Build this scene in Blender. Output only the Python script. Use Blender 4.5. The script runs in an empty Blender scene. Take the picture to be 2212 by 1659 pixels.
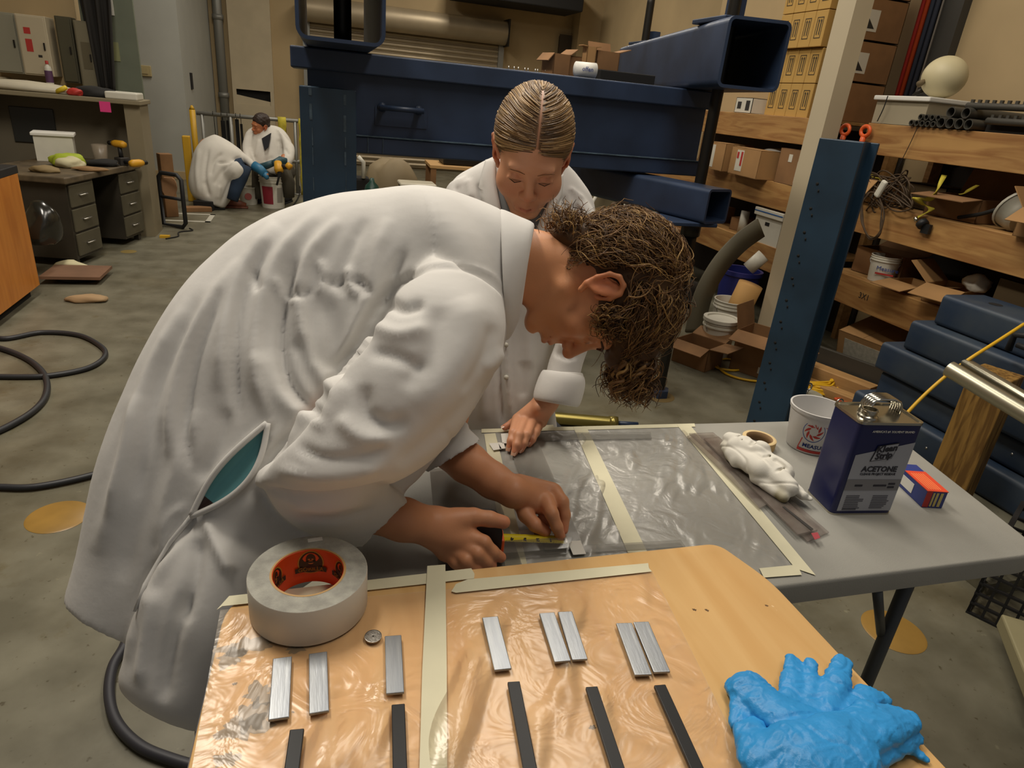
import bpy, bmesh, math, random
import numpy as np
from mathutils import Vector, Matrix
random.seed(7); np.random.seed(7)
S = bpy.context.scene
COL = S.collection
PI = math.pi
# ---------------------------------------------------------------- camera
PITCH, ROLL, YAW, EYE, FPX = 23.4, 5.6, 17.9, 1.43, 1417.0
def _basis():
    p, r, y = map(math.radians, (PITCH, ROLL, YAW))
    f = np.array([math.sin(y)*math.cos(p), math.cos(y)*math.cos(p), -math.sin(p)])
    r0 = np.array([math.cos(y), -math.sin(y), 0.0]); u0 = np.cross(r0, f)
    return math.cos(r)*r0+math.sin(r)*u0, -math.sin(r)*r0+math.cos(r)*u0, f
CR, CU, CF = _basis(); CC = np.array([0, 0, EYE])
cd = bpy.data.cameras.new('camera'); cam = bpy.data.objects.new('camera', cd); COL.objects.link(cam)
cd.sensor_width = 36.0; cd.lens = FPX/2212*36.0; cd.clip_start = .02; cd.clip_end = 100
m = Matrix(((CR[0], CU[0], -CF[0], 0), (CR[1], CU[1], -CF[1], 0), (CR[2], CU[2], -CF[2], EYE), (0, 0, 0, 1)))
cam.matrix_world = m
S.camera = cam
S.view_settings.view_transform = 'Standard'; S.view_settings.look = 'None'
S.view_settings.gamma = 1; S.view_settings.use_curve_mapping = False
S.view_settings.exposure = 0.0
def W(px, py, d=None, x=None, y=None, z=None):
    """world point seen at a place of the photograph, at a given camera depth or on a world plane"""
    r = CF+(px-1106)/FPX*CR-(py-829.5)/FPX*CU
    if d is not None: t = d
    elif x is not None: t = x/r[0]
    elif y is not None: t = y/r[1]
    else: t = (z-EYE)/r[2]
    return Vector(CC+r*t)
# ---------------------------------------------------------------- world and light
w = bpy.data.worlds.new('world'); S.world = w; w.use_nodes = True
bg = w.node_tree.nodes['Background']; bg.inputs[0].default_value = (.98, .96, .95, 1); bg.inputs[1].default_value = .13
def area(name, loc, size, power, col=(1.0, .92, .80), rot=(0, 0, 0)):
    l = bpy.data.lights.new(name, 'AREA'); l.shape = 'RECTANGLE'; l.size, l.size_y = size
    l.energy = power; l.color = col
    o = bpy.data.objects.new(name, l); o.location = loc; o.rotation_euler = rot; COL.objects.link(o); return o
area('ceiling_lamp', (-.9, 2.6, 4.3), (.5, 2.2), 120)
area('ceiling_lamp', (1.3, 3.0, 4.3), (.5, 2.2), 55)
area('ceiling_lamp', (1.3, .5, 4.3), (.5, 2.0), 40)
area('ceiling_lamp', (-.6, 8.0, 4.6), (.5, 2.4), 85)
area('ceiling_lamp', (2.6, 10.5, 4.6), (.5, 2.4), 95)
area('ceiling_lamp', (2.4, 5.4, 4.6), (.5, 2.4), 45)
# ---------------------------------------------------------------- materials
def lin(c):
    if isinstance(c, str): c = [int(c[i:i+2], 16)/255 for i in (0, 2, 4)]
    return tuple((v/12.92 if v <= .04045 else ((v+.055)/1.055)**2.4) for v in c)
MC = {}
def mat(name, col, rough=.6, metal=0, bump=0, bscale=200, var=0, vscale=6, col2=None, spec=.5, alpha=1, coat=0, sss=0, attr=None, vdetail=5, vlo=.35, vhi=.65, stretch=None, sheen=0, trans=0, bdist=.002):
    """procedural principled material: base colour broken up by noise, noise bump"""
    if name in MC: return MC[name]
    M = bpy.data.materials.new(name); M.use_nodes = True; nt = M.node_tree; N = nt.nodes; L = nt.links
    b = N['Principled BSDF']; c = lin(col)
    b.inputs['Base Color'].default_value = (*c, 1); b.inputs['Roughness'].default_value = rough
    b.inputs['Metallic'].default_value = metal; b.inputs['Specular IOR Level'].default_value = spec
    b.inputs['Alpha'].default_value = alpha; b.inputs['Coat Weight'].default_value = coat
    b.inputs['Sheen Weight'].default_value = sheen; b.inputs['Transmission Weight'].default_value = trans
    if sss: b.inputs['Subsurface Weight'].default_value = sss; b.inputs['Subsurface Radius'].default_value = (.02, .008, .004); b.inputs['Subsurface Scale'].default_value = .4
    tc = N.new('ShaderNodeTexCoord'); src = tc.outputs['Object']
    if stretch:
        mp = N.new('ShaderNodeMapping'); mp.inputs['Scale'].default_value = stretch; L.new(src, mp.inputs[0]); src = mp.outputs[0]
    base = None
    if attr:
        a = N.new('ShaderNodeAttribute'); a.attribute_name = attr; base = a.outputs['Color']; L.new(base, b.inputs['Base Color'])
    if var or col2:
        n = N.new('ShaderNodeTexNoise'); n.inputs['Scale'].default_value = vscale; n.inputs['Detail'].default_value = vdetail
        L.new(src, n.inputs['Vector'])
        r = N.new('ShaderNodeMapRange'); r.inputs[1].default_value = vlo; r.inputs[2].default_value = vhi; L.new(n.outputs[0], r.inputs[0])
        mx = N.new('ShaderNodeMix'); mx.data_type = 'RGBA'
        if base is not None:
            mx.blend_type = 'MULTIPLY'; L.new(base, mx.inputs[6]); k = 1-var; mx.inputs[7].default_value = (k, k, k, 1)
        else:
            c2 = lin(col2) if col2 else tuple(v*(1-var) for v in c)
            mx.inputs[6].default_value = (*c, 1); mx.inputs[7].default_value = (*c2, 1)
        L.new(r.outputs[0], mx.inputs[0]); L.new(mx.outputs[2], b.inputs['Base Color'])
    if bump:
        n = N.new('ShaderNodeTexNoise'); n.inputs['Scale'].default_value = bscale; n.inputs['Detail'].default_value = 4
        L.new(src, n.inputs['Vector'])
        bp = N.new('ShaderNodeBump'); bp.inputs['Strength'].default_value = bump; bp.inputs['Distance'].default_value = bdist
        L.new(n.outputs[0], bp.inputs['Height']); L.new(bp.outputs[0], b.inputs['Normal'])
    MC[name] = M; return M
def wood(name, c1, c2, scale=3, axis='X', rough=.55, stretch=(1, 12, 12), bump=.15, contrast=(.3, .7)):
    M = bpy.data.materials.new(name); M.use_nodes = True; nt = M.node_tree; N = nt.nodes; L = nt.links; b = N['Principled BSDF']
    tc = N.new('ShaderNodeTexCoord'); mp = N.new('ShaderNodeMapping'); mp.inputs['Scale'].default_value = stretch; L.new(tc.outputs['Object'], mp.inputs[0])
    n = N.new('ShaderNodeTexNoise'); n.inputs['Scale'].default_value = scale; n.inputs['Detail'].default_value = 8; n.inputs['Distortion'].default_value = 1.2; L.new(mp.outputs[0], n.inputs[0])
    r = N.new('ShaderNodeMapRange'); r.inputs[1].default_value, r.inputs[2].default_value = contrast; L.new(n.outputs[0], r.inputs[0])
    mx = N.new('ShaderNodeMix'); mx.data_type = 'RGBA'; mx.inputs[6].default_value = (*lin(c1), 1); mx.inputs[7].default_value = (*lin(c2), 1)
    L.new(r.outputs[0], mx.inputs[0])
    n2 = N.new('ShaderNodeTexNoise'); n2.inputs['Scale'].default_value = 2.5; n2.inputs['Detail'].default_value = 4; L.new(tc.outputs['Object'], n2.inputs[0])
    m2 = N.new('ShaderNodeMix'); m2.data_type = 'RGBA'; m2.blend_type = 'MULTIPLY'; m2.inputs[0].default_value = .5
    L.new(mx.outputs[2], m2.inputs[6]); cr = N.new('ShaderNodeMapRange'); cr.inputs[1].default_value = .3; cr.inputs[2].default_value = .7; cr.inputs[3].default_value = .75; cr.inputs[4].default_value = 1.1
    L.new(n2.outputs[0], cr.inputs[0]); L.new(cr.outputs[0], m2.inputs[7]); L.new(m2.outputs[2], b.inputs['Base Color'])
    b.inputs['Roughness'].default_value = rough
    bp = N.new('ShaderNodeBump'); bp.inputs['Strength'].default_value = bump; bp.inputs['Distance'].default_value = .002; L.new(n.outputs[0], bp.inputs['Height']); L.new(bp.outputs[0], b.inputs['Normal'])
    MC[name] = M; return M
# ---------------------------------------------------------------- mesh bag
class MB:
    def __init__(s): s.v = []; s.f = []; s.mi = []; s.sm = []
    def add(s, vs, fs, mi=0, smooth=False):
        o = len(s.v); s.v += [tuple(v) for v in vs]; s.f += [tuple(i+o for i in f) for f in fs]
        s.mi += [mi]*len(fs); s.sm += [smooth]*len(fs); return s
    def box(s, lo, hi, mi=0, M=None, bev=0):
        (a, b, c), (d, e, f) = lo, hi
        if a > d: a, d = d, a
        if b > e: b, e = e, b
        if c > f: c, f = f, c
        if bev:
            k = min(bev, (d-a)/2.01, (e-b)/2.01, (f-c)/2.01)
            bm = bmesh.new(); bmesh.ops.create_cube(bm, size=1)
            for v in bm.verts: v.co = ((a+d)/2+v.co.x*(d-a), (b+e)/2+v.co.y*(e-b), (c+f)/2+v.co.z*(f-c))
            bmesh.ops.bevel(bm, geom=bm.edges[:], offset=k, segments=2, profile=.5, affect='EDGES')
            vs = [v.co.copy() for v in bm.verts]; fs = [[v.index for v in q.verts] for q in bm.faces]; bm.free()
        else:
            vs = [Vector(p) for p in ((a,b,c),(d,b,c),(d,e,c),(a,e,c),(a,b,f),(d,b,f),(d,e,f),(a,e,f))]
            fs = [(0,3,2,1),(4,5,6,7),(0,1,5,4),(1,2,6,5),(2,3,7,6),(3,0,4,7)]
        if M: vs = [M @ v for v in vs]
        return s.add(vs, fs, mi)
    def prism(s, poly, z0, z1, mi=0, M=None):
        n = len(poly); vs = [Vector((x, y, z0)) for x, y in poly]+[Vector((x, y, z1)) for x, y in poly]
        if M: vs = [M @ v for v in vs]
        fs = [tuple(range(n-1, -1, -1)), tuple(range(n, 2*n))]+[(i, (i+1) % n, n+(i+1) % n, n+i) for i in range(n)]
        return s.add(vs, fs, mi)
    def tube(s, pts, r, n=8, mi=0, caps=True, closed=False, smooth=True, flat=1.0):
        pts = [Vector(p) for p in pts]; k = len(pts)
        rs = r if hasattr(r, '__len__') else [r]*k
        up = None; vs = []
        for i in range(k):
            t = (pts[(i+1) % k]-pts[i-1]) if closed else (pts[min(i+1, k-1)]-pts[max(i-1, 0)])
            if t.length < 1e-9: t = Vector((0, 0, 1))
            t.normalize()
            if up is None:
                up = Vector((0, 0, 1)) if abs(t.z) < .9 else Vector((1, 0, 0))
            u = up-t*up.dot(t)
            if u.length < 1e-6: u = t.orthogonal()
            u.normalize(); up = u; v = t.cross(u)
            for j in range(n):
                a = 2*PI*j/n+PI/n; vs.append(pts[i]+(u*math.sin(a)*flat+v*math.cos(a))*rs[i])
        fs = []
        for i in range(k if closed else k-1):
            for j in range(n):
                a = i*n+j; b = i*n+(j+1) % n; c = ((i+1) % k)*n+(j+1) % n; d = ((i+1) % k)*n+j; fs.append((a, b, c, d))
        if caps and not closed: fs += [tuple(range(n-1, -1, -1)), tuple((k-1)*n+j for j in range(n))]
        return s.add(vs, fs, mi, smooth)
    def lathe(s, prof, c=(0, 0, 0), n=24, mi=0, M=None, smooth=True, a0=0, a1=2*PI):
        full = abs(a1-a0-2*PI) < 1e-6; k = n if full else n+1; vs = []
        for r, z in prof:
            for j in range(k):
                a = a0+(a1-a0)*j/n; vs.append(Vector((c[0]+r*math.cos(a), c[1]+r*math.sin(a), c[2]+z)))
        if M: vs = [M @ v for v in vs]
        fs = []
        for i in range(len(prof)-1):
            for j in range(n):
                a = i*k+j; b = i*k+(j+1) % k; fs.append((a, b, b+k, a+k))
        return s.add(vs, fs, mi, smooth)
    def quad(s, a, b, c, d, mi=0): return s.add([a, b, c, d], [(0, 1, 2, 3)], mi)
    def build(s, name, mats, parent=None, origin=None):
        me = bpy.data.meshes.new(name)
        if not isinstance(mats, (list, tuple)): mats = [mats]
        vs = s.v
        if origin is not None:
            vs = [(v[0]-origin[0], v[1]-origin[1], v[2]-origin[2]) for v in vs]
        me.from_pydata(vs, [], s.f)
        for m_ in mats: me.materials.append(m_)
        me.polygons.foreach_set('material_index', s.mi); me.polygons.foreach_set('use_smooth', s.sm)
        me.update()
        o = bpy.data.objects.new(name, me); COL.objects.link(o)
        if origin is not None: o.location = origin
        if parent is not None: o.parent = parent
        return o
def sharp(o, ang=35):
    me = o.data
    for p in me.polygons: p.use_smooth = True
    me.set_sharp_from_angle(angle=math.radians(ang)); return o
def tag(o, label=None, cat=None, group=None, kind=None):
    if label: o['label'] = label
    if cat: o['category'] = cat
    if group: o['group'] = group
    if kind: o['kind'] = kind
    return o
def thing(name, label, cat, loc=(0, 0, 0), rz=0, group=None, rot=None):
    o = bpy.data.objects.new(name, None); o.empty_display_size = .05; COL.objects.link(o); o.location = loc
    o.rotation_euler = rot if rot else (0, 0, rz)
    return tag(o, label, cat, group)
def struct(name, mb, m_): return tag(mb.build(name, m_), kind='structure')
def copy_tree(o, parent=None):
    c = o.copy(); COL.objects.link(c); c.parent = parent
    for ch in list(o.children): copy_tree(ch, c)
    return c
def lerp(a, b, t): return a+(b-a)*t
def catmull(P, k):
    P = [Vector(p) for p in P]; out = []
    for i in range(len(P)-1):
        p0 = P[max(i-1, 0)]; p1 = P[i]; p2 = P[i+1]; p3 = P[min(i+2, len(P)-1)]
        for j in range(k):
            t = j/k; out.append(.5*((2*p1)+(p2-p0)*t+(2*p0-5*p1+4*p2-p3)*t*t+(3*p1-p0-3*p2+p3)*t**3))
    out.append(P[-1]); return out
def text(body, size, loc, rotM, m_, name='lettering', parent=None, sx=1, ext=.0003, bold=0, align='CENTER', shear=0):
    """flat raised lettering as a mesh; rotM columns = right, up, normal"""
    cu = bpy.data.curves.new(name, 'FONT'); cu.body = body; cu.size = size; cu.extrude = ext; cu.offset = bold; cu.resolution_u = 2
    cu.align_x = align; cu.align_y = 'CENTER'; cu.shear = shear
    t = bpy.data.objects.new('tmp', cu); COL.objects.link(t)
    me = bpy.data.meshes.new_from_object(t.evaluated_get(bpy.context.evaluated_depsgraph_get())); bpy.data.objects.remove(t)
    M = Matrix.Translation(Vector(loc)) @ rotM.to_4x4() @ Matrix.Diagonal((sx, 1, 1, 1))
    me.transform(M); me.materials.clear(); me.materials.append(m_)
    o = bpy.data.objects.new(name, me); COL.objects.link(o)
    if parent is not None: o.parent = parent
    return o
# ---------------------------------------------------------------- smooth-union solids (bodies, heads, hands, cloth)
class SDF:
    def __init__(s, lo, hi, h):
        s.h = h; s.lo = np.array(lo, float); s.n = np.ceil((np.array(hi, float)-s.lo)/h).astype(int)+1
        s.D = np.full(tuple(s.n), 1.0, np.float32); s.ax = [s.lo[i]+h*np.arange(s.n[i]) for i in range(3)]
    def _sl(s, lo, hi, m):
        a = np.clip(np.floor((np.array(lo)-m-s.lo)/s.h).astype(int), 0, s.n-1); b = np.clip(np.ceil((np.array(hi)+m-s.lo)/s.h).astype(int)+1, 1, s.n)
        if (b <= a).any(): return None, None
        sl = tuple(slice(a[i], b[i]) for i in range(3)); return sl, np.stack(np.meshgrid(*[s.ax[i][sl[i]] for i in range(3)], indexing='ij'), -1).astype(np.float32)
    def _mix(s, sl, d, k, sub):
        A = s.D[sl]
        if sub: d = -d; hh = np.clip(.5+.5*(A-d)/k, 0, 1) if k else (A > d); R = d*(1-hh)+A*hh+(k*hh*(1-hh) if k else 0)
        else: hh = np.clip(.5+.5*(A-d)/k, 0, 1) if k else (A > d)*1.0; R = A*(1-hh)+d*hh-(k*hh*(1-hh) if k else 0)
        s.D[sl] = R
    def ell(s, c, r, R=None, k=.01, sub=False):
        c = np.array(c, float); r = np.array(r, float); m = max(r)
        sl, P = s._sl(c-m, c+m, k+2*s.h)
        if sl is None: return s
        q = P-c
        if R is not None: q = q @ np.array(R, float)
        q = q/r; l = np.sqrt((q*q).sum(-1)); l2 = np.sqrt(((q/r)**2).sum(-1))+1e-9
        s._mix(sl, (l*(l-1)/l2).astype(np.float32), k, sub); return s
    def cone(s, a, b, r1, r2=None, k=.01, sub=False, sq=None):
        a = np.array(a, float); b = np.array(b, float); r2 = r1 if r2 is None else r2; m = max(r1, r2)
        sl, P = s._sl(np.minimum(a, b)-m, np.maximum(a, b)+m, k+2*s.h)
        if sl is None: return s
        ab = b-a; q = P-a; t = np.clip((q @ ab)/max(ab @ ab, 1e-12), 0, 1)
        e = q-t[..., None]*ab
        if sq is not None:
            n, f = np.array(sq[0], float), sq[1]; n = n/np.linalg.norm(n); dn = (e @ n); e = e+dn[..., None]*n*(f-1)
        d = np.sqrt((e*e).sum(-1))-(r1+(r2-r1)*t)
        s._mix(sl, d.astype(np.float32), k, sub); return s
    def chain(s, pts, rs, k=.01, **kw):
        for i in range(len(pts)-1): s.cone(pts[i], pts[i+1], rs[i], rs[i+1], k, **kw)
        return s
    def mesh(s):
        """naive surface nets"""
        D = s.D; D = np.pad(D, 1, constant_values=1.0); lo = s.lo-s.h
        I = D < 0; nx, ny, nz = D.shape
        c = np.zeros((nx-1, ny-1, nz-1), np.int8)
        for dx in (0, 1):
            for dy in (0, 1):
                for dz in (0, 1): c += I[dx:nx-1+dx, dy:ny-1+dy, dz:nz-1+dz]
        act = (c > 0) & (c < 8); idx = np.argwhere(act); n = len(idx)
        ids = np.full(act.shape, -1, np.int64); ids[act] = np.arange(n)
        acc = np.zeros((n, 3)); cnt = np.zeros(n)
        cor = [(i, j, k) for i in (0, 1) for j in (0, 1) for k in (0, 1)]
        for A in cor:
            for ax in range(3):
                if A[ax] == 1: continue
                B = list(A); B[ax] = 1
                va = D[tuple((idx+A).T)]; vb = D[tuple((idx+B).T)]
                mk = (va < 0) != (vb < 0); t = np.where(mk, va/np.where(mk, va-vb, 1), 0)
                p = np.tile(np.array(A, float), (n, 1)); p[:, ax] += t; acc[mk] += p[mk]; cnt[mk] += 1
        V = (idx+acc/cnt[:, None])*s.h+lo
        F = []
        for ax in range(3):
            u, v = (ax+1) % 3, (ax+2) % 3
            sa = [slice(None)]*3; sb = [slice(None)]*3; sa[ax] = slice(0, -1); sb[ax] = slice(1, None)
            for k in (u, v): sa[k] = slice(1, -1); sb[k] = slice(1, -1)
            a = I[tuple(sa)]; b = I[tuple(sb)]
            e = np.argwhere(a != b)
            if not len(e): continue
            inside = a[tuple(e.T)]
            e = e.copy(); e[:, u] += 1; e[:, v] += 1
            def g(du, dv):
                q = e.copy(); q[:, u] -= du; q[:, v] -= dv; return ids[tuple(q.T)]
            quad = np.stack([g(1, 1), g(0, 1), g(0, 0), g(1, 0)], 1)
            quad[~inside] = quad[~inside][:, ::-1]; F.append(quad)
        return V, np.concatenate(F)
def np_mesh(name, V, F, mats, parent=None, smooth=True, cols=None, mi=None):
    me = bpy.data.meshes.new(name); F = np.asarray(F)
    me.vertices.add(len(V)); me.vertices.foreach_set('co', np.asarray(V, np.float32).ravel())
    k = F.shape[1]; me.loops.add(F.size); me.loops.foreach_set('vertex_index', F.ravel().astype(np.int32))
    me.polygons.add(len(F)); me.polygons.foreach_set('loop_start', np.arange(0, F.size, k, dtype=np.int32))
    me.update(calc_edges=True); me.polygons.foreach_set('use_smooth', np.full(len(F), smooth))
    for m_ in (mats if isinstance(mats, (list, tuple)) else [mats]): me.materials.append(m_)
    if mi is not None: me.polygons.foreach_set('material_index', np.asarray(mi, np.int32))
    if cols is not None:
        a = me.color_attributes.new('tint', 'FLOAT_COLOR', 'POINT'); c = np.ones((len(V), 4), np.float32); c[:, :3] = cols; a.data.foreach_set('color', c.ravel())
    me.validate()
    o = bpy.data.objects.new(name, me); COL.objects.link(o)
    if parent is not None: o.parent = parent
    return o
def smooth_np(V, F, it=2, lam=.5):
    V = V.copy()
    for _ in range(it):
        A = np.zeros_like(V); c = np.zeros(len(V)); k = F.shape[1]
        for i in range(k):
            a, b = F[:, i], F[:, (i+1) % k]
            for q in range(3):
                A[:, q] += np.bincount(a, V[b, q], len(V))+np.bincount(b, V[a, q], len(V))
            c += np.bincount(a, minlength=len(V))+np.bincount(b, minlength=len(V))
        V += lam*(A/np.maximum(c, 1)[:, None]-V)
    return V
def normals_np(V, F):
    n = np.cross(V[F[:, 2]]-V[F[:, 0]], V[F[:, 3 if F.shape[1] == 4 else 1]]-V[F[:, 1]]); N = np.zeros_like(V)
    for i in range(F.shape[1]):
        for q in range(3): N[:, q] += np.bincount(F[:, i], n[:, q], len(V))
    return N/(np.linalg.norm(N, axis=1)[:, None]+1e-12)
def noise3(P, scale, seed=0, octv=2):
    """cheap smooth value: sum of rotated sines"""
    r = np.random.RandomState(seed); out = np.zeros(len(P)); amp = 1
    for o_ in range(octv):
        for _ in range(6):
            d = r.normal(size=3); d /= np.linalg.norm(d); out += amp*np.sin((P @ d)*scale*(1+r.rand())+r.rand()*6.28+1.7*np.sin((P @ np.roll(d, 1))*scale*.8+r.rand()*6))/6
        amp *= .5; scale *= 2.1
    return out
# ================================================================ materials used
m_floor = mat('painted_concrete', '777362', .42, bump=.12, bscale=60, col2='5f5b4b', vscale=5, vdetail=12, spec=.35)
m_wallb = mat('beige_block_paint', 'b39c74', .8, var=.16, vscale=1.1, bump=.1, bscale=120)
m_wallg = mat('pale_grey_paint', 'a5a59c', .7, var=.08, vscale=2)
m_ceil = mat('ceiling_board', '8d8777', .9)
m_dark = mat('dark_void', '14120f', .9)
m_black = mat('black_rubber', '1a1a1b', .55)
m_blue = mat('blue_steel_paint', '2c3b55', .45, var=.35, vscale=5, bump=.06, bscale=90)
m_blue2 = mat('dull_blue_steel_paint', '274156', .42, var=.4, vscale=4, bump=.08, bscale=70)
m_chip_hilite = mat('chip_and_highlight_paint', '4f6270', .6, var=.5, vscale=30)  # for paint chips and for the painted highlight on the beam flange
m_rod = mat('oily_steel', '2c2924', .42, metal=.6)
m_steel = mat('bright_steel', 'b8b5ae', .32, metal=1, bump=.1, bscale=40)
m_chrome = mat('polished_metal', 'd8d4c8', .16, metal=1)
m_galv = mat('galvanised_pipe', '8c8b84', .5, metal=.5)
m_card = mat('cardboard', 'a98050', .85, var=.15, vscale=5, bump=.05, bscale=60)
m_card2 = mat('worn_cardboard', '8c6640', .85, var=.22, vscale=6)
m_cardt = mat('tan_cardboard', 'bd9650', .85, var=.12, vscale=4)
m_white = mat('white_paper', 'dedbd2', .7)
m_offw = mat('off_white_plastic', 'd3cfc0', .45, var=.08, vscale=9)
m_red = mat('red_print', 'b03028', .6)
m_ink = mat('black_print', '2a2622', .7)
m_yel = mat('yellow_plastic', 'd8bd2c', .5)
m_ylw2 = mat('yellow_webbing', 'c9b83a', .8, var=.3, vscale=14)
m_org = mat('orange_plastic', 'e0602a', .45)
m_navy = mat('navy_plastic', '22286a', .4)
m_lumber = wood('shelf_lumber', 'b48a52', '936638', 2.2, stretch=(10, 1.0, 10), contrast=(.35, .65))
m_lumb2 = wood('raw_lumber', 'b98f5c', '96703f', 2.2, stretch=(10, 1.0, 10))
m_vein = wood('orange_veneer', 'cf8534', 'b96f26', 2, stretch=(8, 8, 1), rough=.4, bump=.05)
def speckle(M):
    nt = M.node_tree; N = nt.nodes; L = nt.links; b = N['Principled BSDF']; src = b.inputs['Base Color'].links[0].from_socket; tc = N.new('ShaderNodeTexCoord')
    for sc, lo, hi, dark, det in ((1.1, .50, .72, (.74, .68, .56, 1), 10), (38, .66, .74, (.55, .5, .42, 1), 2), (23, .70, .76, (1.35, 1.35, 1.3, 1), 2), (4.5, .60, .70, (.80, .74, .60, 1), 8)):
        n = N.new('ShaderNodeTexNoise'); n.inputs['Scale'].default_value = sc; n.inputs['Detail'].default_value = det; n.inputs['Roughness'].default_value = .65; L.new(tc.outputs['Object'], n.inputs[0])
        r = N.new('ShaderNodeMapRange'); r.inputs[1].default_value = lo; r.inputs[2].default_value = hi; L.new(n.outputs[0], r.inputs[0])
        m = N.new('ShaderNodeMix'); m.data_type = 'RGBA'; m.blend_type = 'MULTIPLY'; L.new(r.outputs[0], m.inputs[0]); L.new(src, m.inputs[6]); m.inputs[7].default_value = dark; src = m.outputs[2]
    L.new(src, b.inputs['Base Color'])
speckle(m_floor)
# ================================================================ the room
b = MB(); b.box((-5, -1.2, -.1), (5.6, 14, 0)); struct('floor', b, m_floor)
b = MB(); b.box((-5, -1.2, 4.9), (5.6, 14, 5.0)); struct('ceiling', b, m_ceil)
b = MB(); b.box((-5, 13.5, 0), (5.6, 13.7, 4.9)); struct('wall_back', b, m_wallb)
b = MB(); b.box((-5.0, -1.2, 0), (-4.85, 14, 4.9)); struct('wall_left', b, m_wallb)
b = MB(); b.box((-4.9, 10.36, 0), (-2.2, 10.9, 4.9)); b.box((-2.2, 10.36, 0), (-1.6, 13.6, 4.9)); struct('wall_stub', b, m_wallg)
b = MB(); b.box((-4.9, 7.6, 0), (-2.02, 7.75, 4.9)); struct('wall_partition', b, m_wallb)
# right wall: main panel, plus the far bay wall
b = MB(); b.box((3.85, -1.2, 0), (4.0, 6.4, 4.9)); b.box((3.85, 6.4, 0), (5.4, 6.5, 4.9)); b.box((5.3, 6.5, 0), (5.4, 13.6, 4.9)); struct('wall_right', b, m_wallb)
b = MB(); b.box((2.98, 3.60, 0), (3.10, 3.75, 4.9)); struct('trim_1', b, mat('cream_paint', 'bcae92', .7, var=.06, vscale=2))
b = MB(); b.box((4.86, 13.1, 0), (5.3, 13.5, 4.9)); struct('trim_2', b, m_wallb)
b = MB(); b.box((3.79, 3.65, 1.5), (3.85, 3.92, 4.8)); struct('trim_3', b, mat('dark_strut', '3d3b36', .6))
# baseboard of the grey stub wall
b = MB(); b.box((-3.4, 10.33, 0), (-1.57, 10.36, .1)); struct('baseboard_left', b, m_wallb)
# taped oblong on the floor
b = MB()
for a, c in (((-1.62, 7.35), (-1.02, 7.40)), ((-1.62, 7.75), (-1.02, 7.80)), ((-1.07, 7.35), (-1.02, 7.80))): b.box((*a, .0005), (*c, .002))
tag(b.build('floor_tape', mat('floor_tape', 'b5b1a2', .6)), 'pale tape outline of an oblong on the floor beside the crouching people', 'tape')
# round epoxy patches and old stains
mp_ = mat('amber_patch', 'a07c3c', .35, var=.2, vscale=9)
for i, (x, y, rx, ry, lab) in enumerate(((-.86, 2.17, .095, .085, 'round amber resin patch on the floor left of the white coat'), (1.72, 1.17, .095, .10, 'round amber resin patch on the floor under the grey table'))):
    b = MB(); b.lathe([(0.0001, .0035), (rx*.93, .0035), (rx, .0008)], (x, y, 0), 36); tag(b.build('resin_patch', mp_), lab, 'floor patch')
for x, y, s_, lab in ((-1.47, 6.0, .06, 'small amber stain on the floor in front of the steel desk'),):
    b = MB(); b.lathe([(0.0001, .002), (s_, .0008)], (x, y, 0), 14); tag(b.build('resin_patch', mat('stain', '84703c', .5)), lab, 'floor patch')
# ---------------- roll-up door

d = bpy.data.objects.new('door_1', None); COL.objects.link(d); d['kind'] = 'structure'
m_slat = mat('curtain_slat_metal', 'a8987c', .45, metal=.35, var=.12, vscale=3)
sl = None
for i in range(27):
    z = .04+i*.0855
    if sl is None:
        b = MB(); n = 6; pts = [(-.012+.028*math.sin(PI*j/n), .076*j/n) for j in range(n+1)]
        vs = [(.02, -p, q) for p, q in pts]+[(3.42, -p, q) for p, q in pts]
        b.add(vs, [(j, j+n+1, j+n+2, j+1) for j in range(n)], smooth=True); b.box((.02, .0, -.008), (3.42, .02, .0)); sl = b.build('slat', m_slat, d)
        o = sl
    else: o = sl.copy(); COL.objects.link(o)
    o.location = (0, 13.44, z)
b = MB(); n = 18; vs = []
for x in (-.02, 3.5):
    for j in range(n): a = 2*PI*j/n; vs.append((x, 13.28+.2*math.cos(a), 2.52+.2*math.sin(a)))
b.add(vs, [(j, (j+1) % n, n+(j+1) % n, n+j) for j in range(n)]+[tuple(range(n)), tuple(range(2*n-1, n-1, -1))], smooth=True)
sharp(b.build('coil_hood', m_slat, d))
b = MB(); b.box((3.5, 13.08, 2.3), (3.53, 13.5, 2.75)); b.build('end_plate', m_rod, d)
b = MB(); b.box((3.42, 13.38, 0), (3.52, 13.5, 2.35)); b.box((-.1, 13.38, 0), (.02, 13.5, 2.35)); b.build('track', m_galv, d)
# dark duct hung high on the back wall
b = MB(); b.box((2.4, 12.3, 2.92), (4.6, 13.2, 3.4), bev=.02); tag(b.build('ceiling_duct', m_dark), 'long dark duct hanging above the roll-up shutter', 'duct')
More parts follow.
